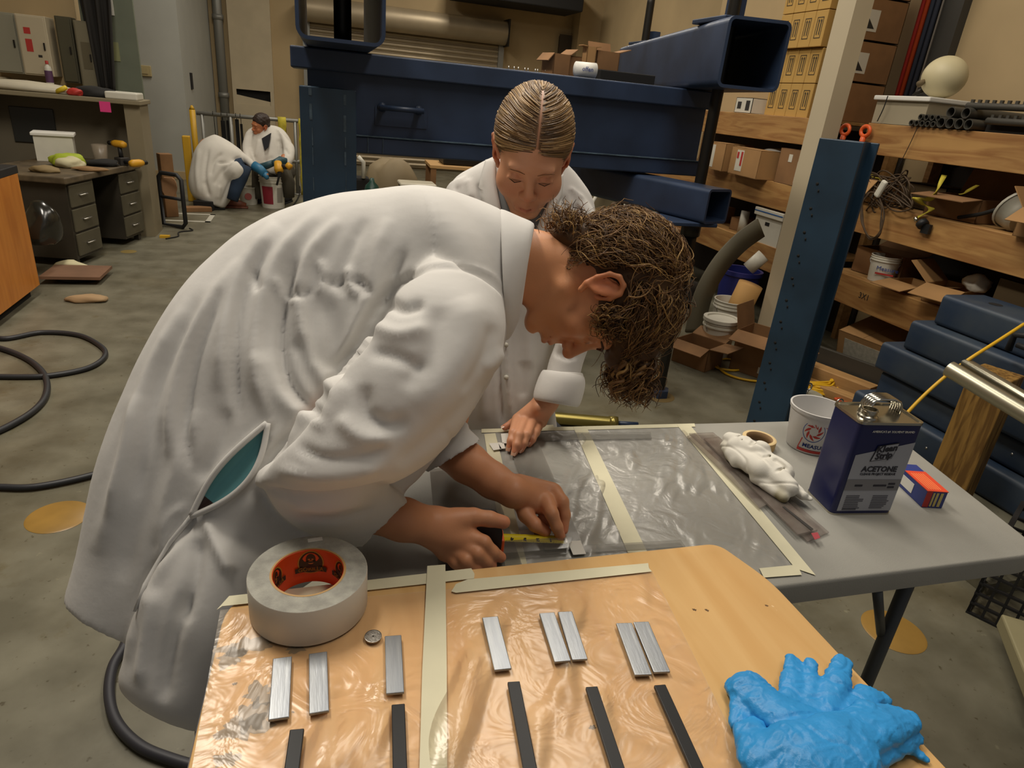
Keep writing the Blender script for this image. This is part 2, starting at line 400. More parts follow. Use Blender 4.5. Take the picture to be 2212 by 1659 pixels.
# back wall fittings
b = MB(); b.box((4.62, 13.40, 2.15), (4.82, 13.5, 2.62), bev=.01); b.box((4.60, 13.38, 2.13), (4.84, 13.40, 2.64)); tag(b.build('wall_box', mat('dark_box', '3a2f20', .6)), 'dark box fixed to the back wall right of the shutter', 'box')
b = MB(); b.tube([(-1.45, 13.4, 0), (-1.45, 13.4, 4.7)], .075, 12); b.tube([(-1.45, 13.4, .02), (-1.45, 13.4, .1)], .1, 12)
for z in (1.0, 2.2, 3.4): b.tube([(-1.45, 13.4, z), (-1.45, 13.4, z+.08)], .09, 12)
tag(b.build('drain_pipe', m_galv), 'grey vertical pipe running up the back wall beside the white boxing', 'pipe')
t = thing('wall_boxing', 'white boxed-in panel on the back wall with a torn black hole', 'panel', (0, 0, 0))
b = MB()
b.box((-1.30, 13.38, 1.16), (-.62, 13.5, 4.6)); b.box((-1.30, 13.38, 0), (-.62, 13.5, .92)); b.box((-1.30, 13.38, .92), (-1.24, 13.5, 1.16)); b.box((-.68, 13.38, .92), (-.62, 13.5, 1.16))
b.add([(-1.24, 13.39, .92), (-.68, 13.39, .92), (-.68, 13.39, .99), (-1.24, 13.39, 1.07)], [(0, 1, 2, 3)])
b.build('panel', mat('white_boxing', 'bdae90', .7, var=.1, vscale=4), t); b = MB(); b.box((-1.25, 13.46, .9), (-.66, 13.49, 1.2)); b.build('hole', m_dark, t)
b = MB(); b.box((-2.45, 10.33, 1.27), (-2.3, 10.36, 1.4), bev=.008); b.box((-2.41, 10.322, 1.30), (-2.34, 10.33, 1.37)); o = tag(b.build('wall_thermostat', mat('beige_plastic', 'a99a70', .5)), 'small beige thermostat box on the pale grey wall', 'thermostat')
o.location.x += .33
b = MB(); b.box((-1.62, 10.9, 1.15), (-1.585, 11.05, 1.36)); tag(b.build('wall_switch', m_dark), 'small black switch box on the corner of the pale wall', 'switch')
# ================================================================ railing behind the two crouching people
t = thing('pipe_railing', 'grey pipe railing behind the crouching people', 'railing', (0, 0, 0))
for z, n_ in ((.92, 'top_rail'), (.42, 'bottom_rail')):
    b = MB(); b.tube([(-1.36, 9.5, z), (.35, 9.5, z-.0)], .024, 10); b.build(n_, m_galv, t)
pst = None
for x in (-1.30, -.97, -.2, .33):
    if pst is None: b = MB(); b.tube([(0, 0, 0), (0, 0, .92)], .022, 10); b.tube([(0, 0, 0), (0, 0, .012)], .06, 12); pst = b.build('post', m_galv, t); o = pst
    else: o = pst.copy(); COL.objects.link(o)
    o.location = (x, 9.5, 0)
for i, (x, w_, z0, z1, dy) in enumerate(((-1.24, .14, .25, .62, .06), (-1.10, .05, .3, .85, .09), (-1.03, .05, .3, .86, .05), (-.93, .045, .35, .88, .09), (-.87, .03, .45, .83, .05))):
    b = MB(); b.box((x, 9.5+dy, z0), (x+w_, 9.5+dy+.02, z1), bev=.004)
    so = tag(b.build('hanging_board', m_dark), ['wide black board hanging lowest at the left of the grey railing', 'narrow black slat hanging on the railing, first right of the wide board', 'narrow black slat hanging on the railing, second right of the wide board', 'black slat hanging just right of the second railing post', 'shortest black slat hanging on the railing beside the kneeling man'][i], 'slat')
    b = MB(); b.tube([(x+w_/2, 9.5+dy+.01, z1), (x+w_/2, 9.5+dy, .93), (x+w_/2, 9.48, .955), (x+w_/2, 9.47, .92)], .004, 5); q = b.build('hook', m_rod, so)
# yellow straps and bollard sleeve
def strap(x, w_, z0, lab):
    b = MB(); P = []
    for k in range(14):
        z = lerp(z0, .90, k/13); P.append((x+.008*math.sin(k*1.9+x*9), 9.462+.006*math.sin(k*2.3), z))
    P += [(x, 9.475, .948), (x, 9.50, .955), (x, 9.53, .93), (x, 9.535, .7)]
    vs = []
    for p in P: vs += [(p[0]-w_/2, p[1], p[2]), (p[0]+w_/2, p[1]-.004*math.sin(p[2]*40), p[2])]
    b.add(vs, [(2*i, 2*i+1, 2*i+3, 2*i+2) for i in range(len(P)-1)], smooth=True)
    o = b.build('webbing_strap', m_ylw2); md = o.modifiers.new('solid', 'SOLIDIFY'); md.thickness = .004
    return tag(o, lab, 'strap')
strap(-.36, .10, .25, 'yellow strap hung over the railing nearest the kneeling man')
strap(-.12, .07, .0, 'narrow yellow strap hung on the railing between two wider ones')
strap(-.03, .11, .02, 'wide yellow strap hung over the railing beside the blue column')
b = MB(); b.tube([(-1.42, 9.6, 0), (-1.42, 9.6, .95)], .035, 10); b.tube([(-1.42, 9.6, .95), (-1.42, 9.6, 1.0)], [.035, .01], 10); tag(b.build('bollard', mat('safety_yellow', 'c79a20', .5)), 'slim yellow and black bollard at the left end of the railing', 'bollard')
b = MB(); b.box((-1.40, 8.55, .0), (-1.32, 8.63, .72), bev=.01); tag(b.build('yellow_post', mat('safety_yellow', 'c79a20', .5)), 'short yellow post rising behind the crouching figure in white', 'post')
# ================================================================ steel desk with partition and shelf (left background)
m_desk = mat('dark_desk_steel', '3a352c', .45, var=.25, vscale=5)
m_desk2 = mat('grey_desk_steel', '55503f', .45, var=.2, vscale=6)
ANG = math.atan2(.25, 1.13)   # the desk front runs along +Y, swung a little
t = thing('steel_desk', 'dark grey steel desk with drawers and a cluttered worn top', 'desk', (-1.68, 5.46, 0), -0.0)
t.rotation_euler = (0, 0, -ANG+.0)
b = MB(); b.box((-.66, -.04, .60), (.03, 1.10, .645), bev=.008); b.build('desktop', mat('worn_desk_top', '6b5c45', .5, col2='4a4030', vscale=9), t)
b = MB(); b.box((-.62, 0, .06), (0, .36, .60)); b.build('pedestal', m_desk, t)
b = MB(); b.box((-.62, .74, .06), (0, 1.06, .60)); b.build('pedestal', m_desk, t)
b = MB(); b.box((-.62, .36, .1), (-.58, .74, .60)); b.build('modesty_panel', m_dark, t)
for y0 in (0.02, .74):
    for z0, z1 in ((.08, .24), (.255, .415), (.43, .585)):
        b = MB(); b.box((0, y0, z0), (.014, y0+.32, z1), bev=.005); dr = b.build('drawer', m_desk2, t)
        b = MB(); b.tube([(.014, y0+.11, (z0+z1)/2), (.03, y0+.12, (z0+z1)/2), (.03, y0+.20, (z0+z1)/2), (.014, y0+.21, (z0+z1)/2)], .006, 6); b.build('handle', m_steel, dr)
for x, y in ((-.58, .04), (-.04, .04), (-.58, 1.02), (-.04, 1.02)): b = MB(); b.box((x-.02, y-.02, 0), (x+.02, y+.02, .07)); b.build('leg', m_desk, t)
# partition panel with shelf and end post
t = thing('desk_partition', 'grey partition behind the steel desk with a full shelf on top', 'partition', (0, 0, 0))
b = MB(); b.box((-2.62, 6.86, 0), (-1.46, 6.90, 1.10)); b.build('panel', mat('grey_fabric_panel', '6e6552', .9, var=.12, vscale=3), t)
b = MB(); b.box((-1.50, 6.60, 0), (-1.38, 6.92, 1.10)); b.build('end_post', mat('putty_trim', '857a60', .6, var=.1, vscale=3), t)
b = MB(); b.box((-2.66, 6.55, 1.10), (-1.36, 6.95, 1.135), bev=.006); b.build('shelf', mat('putty_trim', '857a60', .6), t)
b = MB(); b.box((-2.66, 6.6, 0), (-2.60, 6.92, 1.10)); b.build('end_post', mat('brown_post', '4a3d28', .6), t)
b = MB(); b.box((-2.42, 6.845, .72), (-2.10, 6.862, 1.0), bev=.004); tag(b.build('wall_monitor', mat('screen_dark', '2b2c2a', .3)), 'dark square screen against the grey partition behind the desk', 'screen')
b = MB(); b.box((-1.66, 6.53, 1.03), (-1.58, 6.534, 1.11)); tag(b.build('sticky_note', mat('pink_paper', 'd93a80', .7)), 'bright pink sticky note hanging from the shelf edge', 'note')
def crumple(name, c, r, m_, lab, cat, seed=0, amp=.3, flat=0, rz=0, subdiv=3, group=None):
    bm = bmesh.new(); bmesh.ops.create_icosphere(bm, subdivisions=subdiv, radius=1); P = np.array([v.co[:] for v in bm.verts])
    n = noise3(P, 2.2, seed, 3); P = P*(1+amp*n)[:, None]; P[:, 2] = np.maximum(P[:, 2], -.6)
    P = P*np.array(r); ca, sa = math.cos(rz), math.sin(rz); P = P @ np.array([[ca, sa, 0], [-sa, ca, 0], [0, 0, 1]])
    P[:, 2] -= P[:, 2].min()
    for v, p in zip(bm.verts, P): v.co = p
    me = bpy.data.meshes.new(name); bm.to_mesh(me); bm.free(); me.materials.append(m_)
    for q in me.polygons: q.use_smooth = not flat
    o = bpy.data.objects.new(name, me); o.location = c; COL.objects.link(o); return tag(o, lab, cat, group)
m_bag = mat('white_plastic_bag', 'cbc3ad', .4, var=.1)
crumple('plastic_bag', (-2.2, 6.7, 1.135), (.34, .13, .05), m_bag, 'crumpled white plastic bag along the left of the partition shelf', 'bag', 3, .2)
crumple('cloth', (-1.72, 6.7, 1.135), (.17, .12, .05), m_dark, 'folded black cloth on top of the partition shelf', 'cloth', 4, .25)
crumple('cloth', (-1.84, 6.6, 1.135), (.06, .05, .035), m_red, 'small red cloth beside the black one on the partition shelf', 'cloth', 5, .3)
b = MB(); b.box((-1.62, 6.56, 1.135), (-1.38, 6.8, 1.19), bev=.01); tag(b.build('white_tray', m_offw), 'white tray at the right end of the partition shelf', 'tray')
b = MB(); b.tube([(-1.98, 6.62, 1.15), (-1.9, 6.6, 1.19)], .018, 8); tag(b.build('yellow_roll', m_yel), 'tiny yellow roll on the partition shelf left of the black cloth', 'roll')
# boxes / cabinets standing above the shelf
def cabinet(lo, hi, mt, lab, extra=None, name='metal_cabinet', cat='cabinet'):
    t = thing(name, lab, cat, ((lo[0]+hi[0])/2, hi[1], lo[2]))
    X = (lo[0]+hi[0])/2
    b = MB(); b.box((lo[0]-X, lo[1]-hi[1], 0), (hi[0]-X, 0, hi[2]-lo[2]), bev=.006); b.build('body', mt, t)
    b = MB(); b.box((lo[0]-X+.012, lo[1]-hi[1]-.012, .012), (hi[0]-X-.012, lo[1]-hi[1], hi[2]-lo[2]-.012), bev=.004); dd = b.build('door', mt, t)
    b = MB(); b.box((hi[0]-X-.04, lo[1]-hi[1]-.026, (hi[2]-lo[2])*.5-.03), (hi[0]-X-.03, lo[1]-hi[1]-.012, (hi[2]-lo[2])*.5+.03)); b.build('latch', m_rod, dd)
    return t
m_cabg = mat('grey_cabinet_paint', '8d8a78', .5); m_cabw = mat('white_cabinet_paint', 'b9ad92', .5); m_cabd = mat('olive_cabinet_paint', '4a4632', .5)
cabinet((-2.64, 7.42, 1.24), (-2.44, 7.6, 1.72), m_cabg, 'pale grey wall cabinet left of the white cabinet with red labels')
t = cabinet((-2.43, 7.38, 1.24), (-2.2, 7.6, 1.72), m_cabw, 'white wall cabinet with red warning labels')
for z0, z1 in ((.33, .38), (.19, .29)): b = MB(); b.box((-.06, -.2335, z0), (-.01, -.232, z1)); b.build('warning_label', m_red, t)
b = MB(); b.box((.02, -.2335, .15), (.05, -.232, .17)); b.build('warning_label', m_ink, t)
cabinet((-2.15, 7.45, 1.2), (-2.02, 7.6, 1.74), m_cabd, 'dark olive wall cabinet right of the white one')
t = cabinet((-2.0, 7.42, 1.13), (-1.86, 7.58, 1.72), mat('grey_green_paint', '77705a', .5), 'grey-green narrow cabinet next to the hanging black cloth')
b = MB(); b.box((-.03, -.175, .2), (.04, -.173, .42)); b.build('faded_poster', mat('faded_print', '5d553f', .7), t)
# greenish board with black cloth over it and a paper notice
b = MB(); b.box((-1.86, 7.6, 0), (-1.42+.0, 7.64, 3.0)); tag(b.build('notice_board', mat('green_grey_board', '6d7361', .7, var=.1)), 'tall greenish grey board beside the pale wall', 'board').location.x = -.12
b = MB()
vs = []; nx, nz = 22, 26
for j in range(nz+1):
    for i in range(nx+1):
        u, v = i/nx, j/nz; ww = .36-.1*v+(.0 if v < .55 else -.04*(v-.55)); z = 2.7-1.55*v
        x = -1.98+ww*u+.11*v*(1-u)*.9; vs.append((x, 7.42+.025*math.sin(u*17+v*2)+.015*math.sin(u*31), z))
b.add(vs, [(j*(nx+1)+i, j*(nx+1)+i+1, (j+1)*(nx+1)+i+1, (j+1)*(nx+1)+i) for j in range(nz) for i in range(nx)], smooth=True)
o = b.build('black_curtain', mat('black_cloth', '1f1c18', .8)); o.modifiers.new('s', 'SOLIDIFY').thickness = .004; tag(o, 'black cloth hanging down beside the cabinets', 'curtain')
b = MB(); b.box((-1.70, 7.585, 1.80), (-1.58, 7.6, 2.3)); t_ = b.build('paper_notice', m_white); tag(t_, 'white paper notice at the top of the greenish board', 'notice'); t_.location.x = -.12
b = MB(); b.box((-1.66, 7.592, 1.42), (-1.58, 7.6, 1.58)); t_ = b.build('wall_note', mat('green_note', '8a8b62', .7)); tag(t_, 'small yellow-green note on the greenish board', 'notice'); t_.location.x = -.12
# white shelf with bottles (far left)
b = MB(); b.box((-3.1, 7.0, 1.06), (-2.62, 7.6, 1.2), bev=.005); b.box((-2.62, 7.2, 1.02), (-2.15, 7.6, 1.17), bev=.005); tag(b.build('wall_shelf', m_cabw), 'thick white shelf on the left wall under the cabinets', 'shelf')
def bottle(x, y, z, h, r, mc, mcap, lab, ml=None):
    t = thing('bottle', lab, 'bottle', (x, y, z))
    b = MB(); b.lathe([(.001, 0), (r*.95, 0), (r, .01), (r, h*.68), (r*.8, h*.76), (r*.35, h*.84), (r*.35, h*.88)], n=16); b.build('body', mc, t)
    b = MB(); b.lathe([(r*.42, h*.86), (r*.42, h*.99), (.001, h)], n=12); b.build('cap', mcap, t)
    if ml: b = MB(); b.lathe([(r*1.01, h*.12), (r*1.01, h*.6)], n=16); b.build('label', ml, t)
bottle(-2.72, 7.1, 1.2, .19, .035, m_offw, m_white, 'white bottle with a blue label on the far left wall shelf', mat('blue_print', '2d5c96', .6))
bottle(-2.80, 7.08, 1.2, .22, .035, mat('grey_plastic', '8a8570', .5), m_white, 'grey spray bottle at the far left edge of the wall shelf')
bottle(-2.22, 7.3, 1.17, .2, .03, m_offw, m_red, 'white bottle with a red cap and purple label against the olive cabinet', mat('purple_print', '5a3a5a', .6))
b = MB(); b.box((-2.42, 7.185, 1.06), (-2.32, 7.2, 1.16)); tag(b.build('photo_print', mat('grey_photo', '6f6a63', .6, col2='2d2a2a', vscale=40)), 'small grey picture on the front of the white shelf', 'picture')
# things on the desk
TD = .645
t = thing('plastic_tub', 'white lidded storage tub on the steel desk', 'tub', (-1.98, 6.38, TD), .2)
b = MB(); b.prism([(-.13, -.09), (.13, -.09), (.13, .09), (-.13, .09)], 0, .19); b.build('tub', m_offw, t)
b = MB(); b.box((-.145, -.105, .19), (.145, .105, .215), bev=.006); b.build('lid', m_white, t)
crumple('glove', (-1.84, 6.1, TD), (.12, .1, .06), mat('hi_vis_green', 'a9ba2c', .7, var=.3), 'crumpled bright yellow-green glove on the steel desk', 'glove', 8, .35)
crumple('paper_wad', (-1.78, 5.98, TD), (.10, .08, .05), mat('cream_cloth', 'c5bd98', .8), 'cream crumpled cloth in front of the yellow-green glove', 'cloth', 9, .3)
crumple('paper_wad', (-1.86, 5.66, TD), (.09, .07, .03), mat('brown_rag', '83704b', .8), 'small brown rag on the near part of the steel desk', 'cloth', 10, .35)
crumple('paper_wad', (-1.62, 5.86, TD), (.12, .05, .02), mat('brown_scrap', '8a6a44', .8), 'flat brown scrap at the front edge of the steel desk', 'scrap', 12, .3)
crumple('cable_pile', (-1.62, 6.2, TD), (.13, .09, .03), m_dark, 'black cable pile on the steel desk in front of the drills', 'cable', 13, .35)
b = MB(); b.lathe([(.05, 0), (.06, .13), (.056, .13), (.046, .005), (.001, .005)], n=16); o = b.build('clear_cup', mat('cloudy_plastic', '9c8f7c', .3, alpha=.7)); o.location = (-1.70, 6.5, TD); tag(o, 'cloudy plastic cup on the steel desk beside the standing drill', 'cup')
def drill(x, y, z, rz, lab, lay=False):
    t = thing('power_drill', lab, 'drill', (x, y, z), rz)
    if lay: t.rotation_euler = (PI/2, 0, rz); t.location.z += .03
    b = MB(); b.box((-.04, -.03, 0), (.05, .03, .035), bev=.006); b.build('battery', m_ink, t)
    b = MB(); b.tube([(0, 0, .03), (.005, 0, .12)], [.018, .016], 10); b.build('grip', m_black, t)
    b = MB(); b.tube([(-.055, 0, .14), (-.03, 0, .142), (.04, 0, .142), (.07, 0, .142)], [.022, .03, .03, .022], 12); b.build('motor_housing', mat('tool_yellow', 'd29a22', .5), t)
    b = MB(); b.tube([(.07, 0, .142), (.11, 0, .142), (.12, 0, .142)], [.02, .017, .008], 12); b.build('chuck', m_rod, t)
drill(-1.55, 6.52, TD, 2.6, 'yellow cordless drill standing on its battery at the back of the steel desk')
drill(-1.50, 6.30, TD, 1.0, 'yellow cordless drill lying at the right end of the steel desk', True)
# cabinet with black top at the left edge
t = thing('wooden_cabinet', 'orange wooden cabinet with a black top at the left edge', 'cabinet', (-1.7, 4.75, 0))
b = MB(); b.box((-.62, -1.5, .07), (0, 0, .755)); b.build('body', m_vein, t)
b = MB(); b.box((-.62, -1.46, 0), (-.05, -.03, .07)); b.build('plinth', m_dark, t)
b = MB(); b.box((-.64, -1.52, .755), (.0, .02, .80), bev=.004); b.build('worktop', m_black, t)
b = MB(); b.box((0, -1.49, .09), (.004, -.75, .745)); b.build('door', m_vein, t)
b = MB(); b.box((-2.25, 4.35, .80), (-1.95, 4.7, .93), bev=.02); tag(b.build('grey_case', mat('grey_case', '57544a', .5)), 'grey plastic case on the black worktop at the left edge', 'case')
# black bin bag between cabinet and desk, scrap on the floor
crumple('bin_bag', (-1.78, 5.2, .24), (.12, .12, .17), mat('black_film', '23221c', .2, spec=.8), 'shiny black bin bag hanging at the near end of the steel desk', 'bag', 21, .18)
b = MB(); b.tube([(-1.93, 5.15, 0), (-1.92, 5.2, .5)], .02, 8); tag(b.build('bag_stand', mat('putty_trim', '857a60', .6)), 'pale metal leg standing below the bin bag', 'stand')
b = MB(); b.box((-1.78, 4.98, .04), (-1.42, 5.3, .06)); o = b.build('brown_board', mat('brown_board', '7b5a42', .8, var=.2)); tag(o, 'square brown board lying on scrap beside the orange cabinet', 'board')
crumple('scrap_block', (-1.6, 5.1, 0), (.14, .09, .035), m_dark, 'dark scrap under the brown board', 'scrap', 23, .3)
crumple('paper_wad', (-1.40, 4.62, 0), (.11, .05, .03), mat('tan_paper', 'a08460', .8), 'crumpled tan paper on the floor by the brown board', 'paper', 24, .4)
crumple('paper_wad', (-1.72, 5.35, 0), (.1, .05, .05), mat('cream_cloth', 'c5bd98', .8), 'cream rag on the floor between the cabinet and the steel desk', 'cloth', 25, .4)
# black metal frame leaning beside the partition post
t = thing('chair_frame', 'black metal frame standing beside the partition post', 'frame', (0, 0, 0))
P = [(-1.40, 7.1, .02), (-1.40, 7.1, .46), (-1.37, 7.08, .50), (-1.22, 6.98, .50), (-1.18, 6.95, .46), (-1.18, 6.95, .06), (-1.21, 6.97, .02)]
b = MB(); b.tube(P, .02, 8, closed=True); b.build('frame', m_black, t)
b = MB(); b.tube([(-1.40, 7.1, .28), (-1.18, 6.95, .28)], .015, 8); b.build('crossbar', m_black, t)
b = MB()
for k in range(18): a = 2*PI*k/18; b.v.append((-1.33+.07*math.cos(a), 7.16, .36+.1*math.sin(a)*(1+.15*math.sin(3*a))))
b.f = [tuple(range(18))]; b.mi = [0]; b.sm = [False]
o = b.build('cork_disc', mat('cork', '9c7450', .85, var=.2)); o.modifiers.new('s', 'SOLIDIFY').thickness = .03; tag(o, 'round brown offcut behind the black metal frame', 'offcut')
for i, (x, y, sx, sy, sz, rz, lab) in enumerate(((-1.22, 7.95, .28, .12, .05, .3, 'flat wooden offcut on the floor behind the black frame'), (-1.42, 7.6, .12, .1, .62, .5, 'tall brown cardboard offcut leaning behind the partition post'), (-1.16, 8.05, .2, .1, .1, -.2, 'dark toolbox by the wall behind the black frame'))):
    b = MB(); b.box((-sx/2, -sy/2, 0), (sx/2, sy/2, sz), bev=.006); o = b.build('wood_offcut', [m_card2, m_card2, m_dark][i]); o.location = (x, y, 0); o.rotation_euler.z = rz; tag(o, lab, 'offcut')
# little debris
b = MB(); b.tube(catmull([(-1.28, 6.5, .006), (-1.2, 6.62, .006), (-1.22, 6.8, .006), (-1.12, 6.9, .006), (-1.16, 7.0, .006)], 6), .006, 6); tag(b.build('thin_wire', m_dark), 'thin dark wire curling on the floor by the black frame', 'wire')
b = MB(); b.box((-1.34, 6.55, 0), (-1.26, 6.6, .02)); tag(b.build('yellow_scrap', mat('safety_yellow', 'c79a20', .5)), 'small yellow scrap on the floor by the partition post', 'scrap')
# ================================================================ hoses on the floor (left)
def cable(name, pts, r, m_, lab, cat, k=10, n=8):
    b = MB(); b.tube(catmull(pts, k), r, n); return tag(b.build(name, m_), lab, cat)
m_hose = mat('black_hose', '26272a', .5, bump=.05)
F_ = lambda x, y, h=.014: tuple(W(x, y, z=h))
cable('black_hose', [F_(-60, 700), F_(0, 731), F_(90, 718), F_(170, 724), F_(218, 748), F_(226, 770), F_(190, 795), F_(110, 811), F_(40, 814), F_(-60, 812)], .013, m_hose, 'black hose looping widest on the floor beside the orange cabinet', 'hose')
cable('black_hose', [F_(-60, 742), F_(0, 752), F_(60, 776), F_(96, 810), F_(100, 850), F_(75, 885), F_(20, 920), F_(-60, 955)], .014, m_hose, 'thicker black hose crossing inside the wide loop', 'hose')
cable('black_hose', [F_(-60, 1050), F_(0, 1052), F_(80, 1051), F_(200, 1026), F_(330, 985), F_(440, 930)], .012, m_hose, 'black hose running across the floor behind the white coat', 'hose')
cable('black_hose', [F_(290, 1330), F_(270, 1392), F_(244, 1440), F_(236, 1500), F_(252, 1560), F_(300, 1610), F_(370, 1640), F_(470, 1668)], .013, mat('dark_hose', '2a2a30', .5), 'thick dark hose curving under the hem of the white coat', 'hose')
# ================================================================ blue steel loading frame
def rtube(lo, hi, t, r, n=5):
    """square tube along local +Y with rounded corners, open at both ends"""
    (a, c), (d, f) = lo, hi
    def ring(a, c, d, f, r):
        out = []
        for cx, cz, s0 in ((d-r, c+r, -PI/2), (d-r, f-r, 0), (a+r, f-r, PI/2), (a+r, c+r, PI)):
            for k in range(n+1): q = s0+PI/2*k/n; out.append((cx+r*math.cos(q), cz+r*math.sin(q)))
        return out
    return ring(a, c, d, f, r), ring(a+t, c+t, d-t, f-t, max(r-t, .004))
def tube_obj(name, lo, hi, L, t, r, m_, parent, loc, rz, pitch=0):
    o, i = rtube(lo, hi, t, r); n = len(o); b = MB()
    vs = [(x, 0, z) for x, z in o]+[(x, L, z) for x, z in o]+[(x, 0, z) for x, z in i]+[(x, L, z) for x, z in i]
    fs = []
    for k in range(n):
        q = (k+1) % n
        fs += [(k, q, n+q, n+k), (2*n+q, 2*n+k, 3*n+k, 3*n+q), (q, k, 2*n+k, 2*n+q), (n+k, n+q, 3*n+q, 3*n+k)]
    b.add(vs, fs); ob = b.build(name, m_, parent); sharp(ob, 40); ob.location = loc; ob.rotation_euler = (pitch, 0, rz); return ob
t = thing('loading_beam', 'heavy blue steel beam with a bar handle spanning behind the woman', 'beam', (.9, 3.3, 1.15))
def part(b, name, m_, par=t, org=(.9, 3.3, 1.15)):
    b.v = [(v[0]-org[0], v[1]-org[1], v[2]-org[2]) for v in b.v]; return b.build(name, m_, par)
b = MB(); b.box((-.075, 3.13, 1.468), (1.93, 3.52, 1.55), bev=.006); part(b, 'top_flange', m_blue)
b = MB(); b.box((-.01, 3.17, 1.22), (1.90, 3.48, 1.47)); part(b, 'web', m_blue)
b = MB(); b.box((-.01, 3.12, 1.15), (1.92, 3.52, 1.222), bev=.006); part(b, 'bottom_flange', m_blue)
b = MB(); b.box((.10, 3.114, 1.2215), (1.9, 3.135, 1.226)); part(b, 'edge_highlight', m_chip_hilite)  # highlight on top of the bottom flange, painted as a paler strip
b = MB(); b.tube([(.30, 3.17, 1.345), (.30, 3.10, 1.345)], .012, 8); b.tube([(.46, 3.17, 1.345), (.46, 3.10, 1.345)], .012, 8); b.tube([(.285, 3.10, 1.345), (.475, 3.10, 1.345)], .011, 10)
b.tube([(.30, 3.168, 1.345), (.30, 3.158, 1.345)], .02, 10); b.tube([(.46, 3.168, 1.345), (.46, 3.158, 1.345)], .02, 10); part(b, 'handle', m_blue)
b = MB(); b.box((.27, 3.165, 1.27), (.50, 3.172, 1.345)); part(b, 'handle_plate', m_blue)
for x in (.235, .30): b = MB(); b.box((x, 3.1165, 1.155), (x+.003, 3.121, 1.218)); part(b, 'score_line', m_chip_hilite)
# cross tubes lying over and under the beam
t = thing('cross_tube', 'big open ended blue square tube lying across the beam at the right', 'steel tube', (1.77, 2.66, 1.553))
tube_obj('tube', (-.135, 0), (.135, .268), 2.0, .013, .03, m_blue, t, (0, 0, 0), -.20)
b = MB(); b.box((-.06, .18, .268), (.17, .46, .288), bev=.004); b.build('washer_plate', m_blue, t)
b = MB(); b.box((.24, 1.55, .268), (.46, 1.8, .285), bev=.004); b.build('washer_plate', m_blue, t)
def hexn(r, z0, z1, c): b = MB(); b.prism([(c[0]+r*math.cos(PI/3*k), c[1]+r*math.sin(PI/3*k)) for k in range(6)], z0, z1); return b
hexn(.048, .288, .365, (.055, .30)).build('nut', m_blue, t); hexn(.04, .285, .35, (.36, 1.68)).build('nut', m_blue, t)
t = thing('cross_tube', 'open ended blue square tube resting on the left end of the beam', 'steel tube', (.108, 2.62, 1.553))
tube_obj('tube', (-.150, 0), (.150, .31), 1.25, .012, .04, m_blue, t, (0, 0, 0), -.02)
b = MB(); b.box((-.15, .42, .31), (.15, .75, .33)); b.build('washer_plate', m_blue, t)
t = thing('cross_tube', 'smaller blue square tube slung diagonally under the right end of the beam', 'steel tube', (1.775, 2.70, .985))
tube_obj('tube', (-.08, 0), (.08, .155), 1.55, .011, .02, m_blue, t, (0, 0, 0), .33, .0)
b = MB(); b.box((-.22, .0, -.018), (.02, .26, 0), bev=.004); o = b.build('washer_plate', m_blue, t)
b = MB(); b.box((-.60, 1.1, -.018), (-.30, 1.4, 0), bev=.004); o = b.build('washer_plate', m_blue, t)
# threaded rods
def rod(x, y, z0, z1, r, lab, base=True, sl=None):
    t = thing('threaded_rod', lab, 'rod', (x, y, z0)); b = MB(); n = int((z1-z0)/.05)
    b.tube([(0, 0, (z1-z0)*k/n) for k in range(n+1)], r, 14); b.build('shaft', m_rod, t)
    if base:
        hexn(.055, .0, .045, (0, 0)).build('nut', m_blue, t)
        b = MB(); b.lathe([(.03, .003), (.085, .003), (.09, .0005)], n=20); b.build('floor_ring', mat('rust_ring', '6d5a34', .7), t)
    if sl: b = MB(); b.tube([(0, 0, sl[0]-z0), (0, 0, sl[1]-z0)], sl[2], 12); b.tube([(0, 0, sl[0]-z0-.01), (0, 0, sl[0]-z0+.04)], sl[2]*1.25, 12); b.tube([(0, 0, sl[1]-z0-.08), (0, 0, sl[1]-z0)], sl[2]*1.3, 8); b.build('sleeve', m_rod, t)
rod(1.80, 2.93, 0, 3.2, .027, 'nearest dark steel rod running from the floor nut up through the big blue tube', sl=(.45, .965, .037))
rod(.13, 3.02, 1.57, 3.2, .034, 'thick dark rod standing inside the left blue tube', base=False)
rod(2.05, 4.30, 0, 2.1, .024, 'dark rod behind the beam at the far end of the big tube')
rod(1.36, 3.94, 0, .96, .03, 'short dark post standing under the far end of the diagonal tube')
# uprights
def upright(x, y, rz, h, w_, lab, holes):
    t = thing('steel_upright', lab, 'column', (x, y, 0), rz); k = w_/2
    b = MB(); b.box((-k, -k, 0), (k, -k+.014, h), bev=.003); b.build('flange', m_blue2, t)
    b = MB(); b.box((-k, k-.014, 0), (k, k, h), bev=.003); b.build('flange', m_blue2, t)
    b = MB(); b.box((-k+.03, -k+.014, 0), (-k+.042, k-.014, h)); b.box((k-.042, -k+.014, 0), (k-.03, k-.014, h)); b.build('web', m_blue2, t)
    b = MB(); b.box((-k-.03, -k-.03, 0), (k+.03, k+.03, .02)); b.build('base_plate', m_blue2, t)
    if holes:
        hb = MB(); z = .12
        while z < h-.08:
            for dx in (-.55,):
                hb.tube([(dx*k, -k+.001, z), (dx*k, -k-.001, z)], .0062, 10); hb.tube([(dx*k+.01, -k+.0012, z-.02), (dx*k+.012, -k-.0008, z-.028)], .004, 5)
            z += .093
        tag(hb.build('bolt_holes', m_dark, t), kind='stuff')
    return t
t = upright(.063, 2.86, .0, 1.405, .205, 'scuffed blue steel upright in front of the beam behind the bent man', False)
b = MB()
rr = random.Random(3)
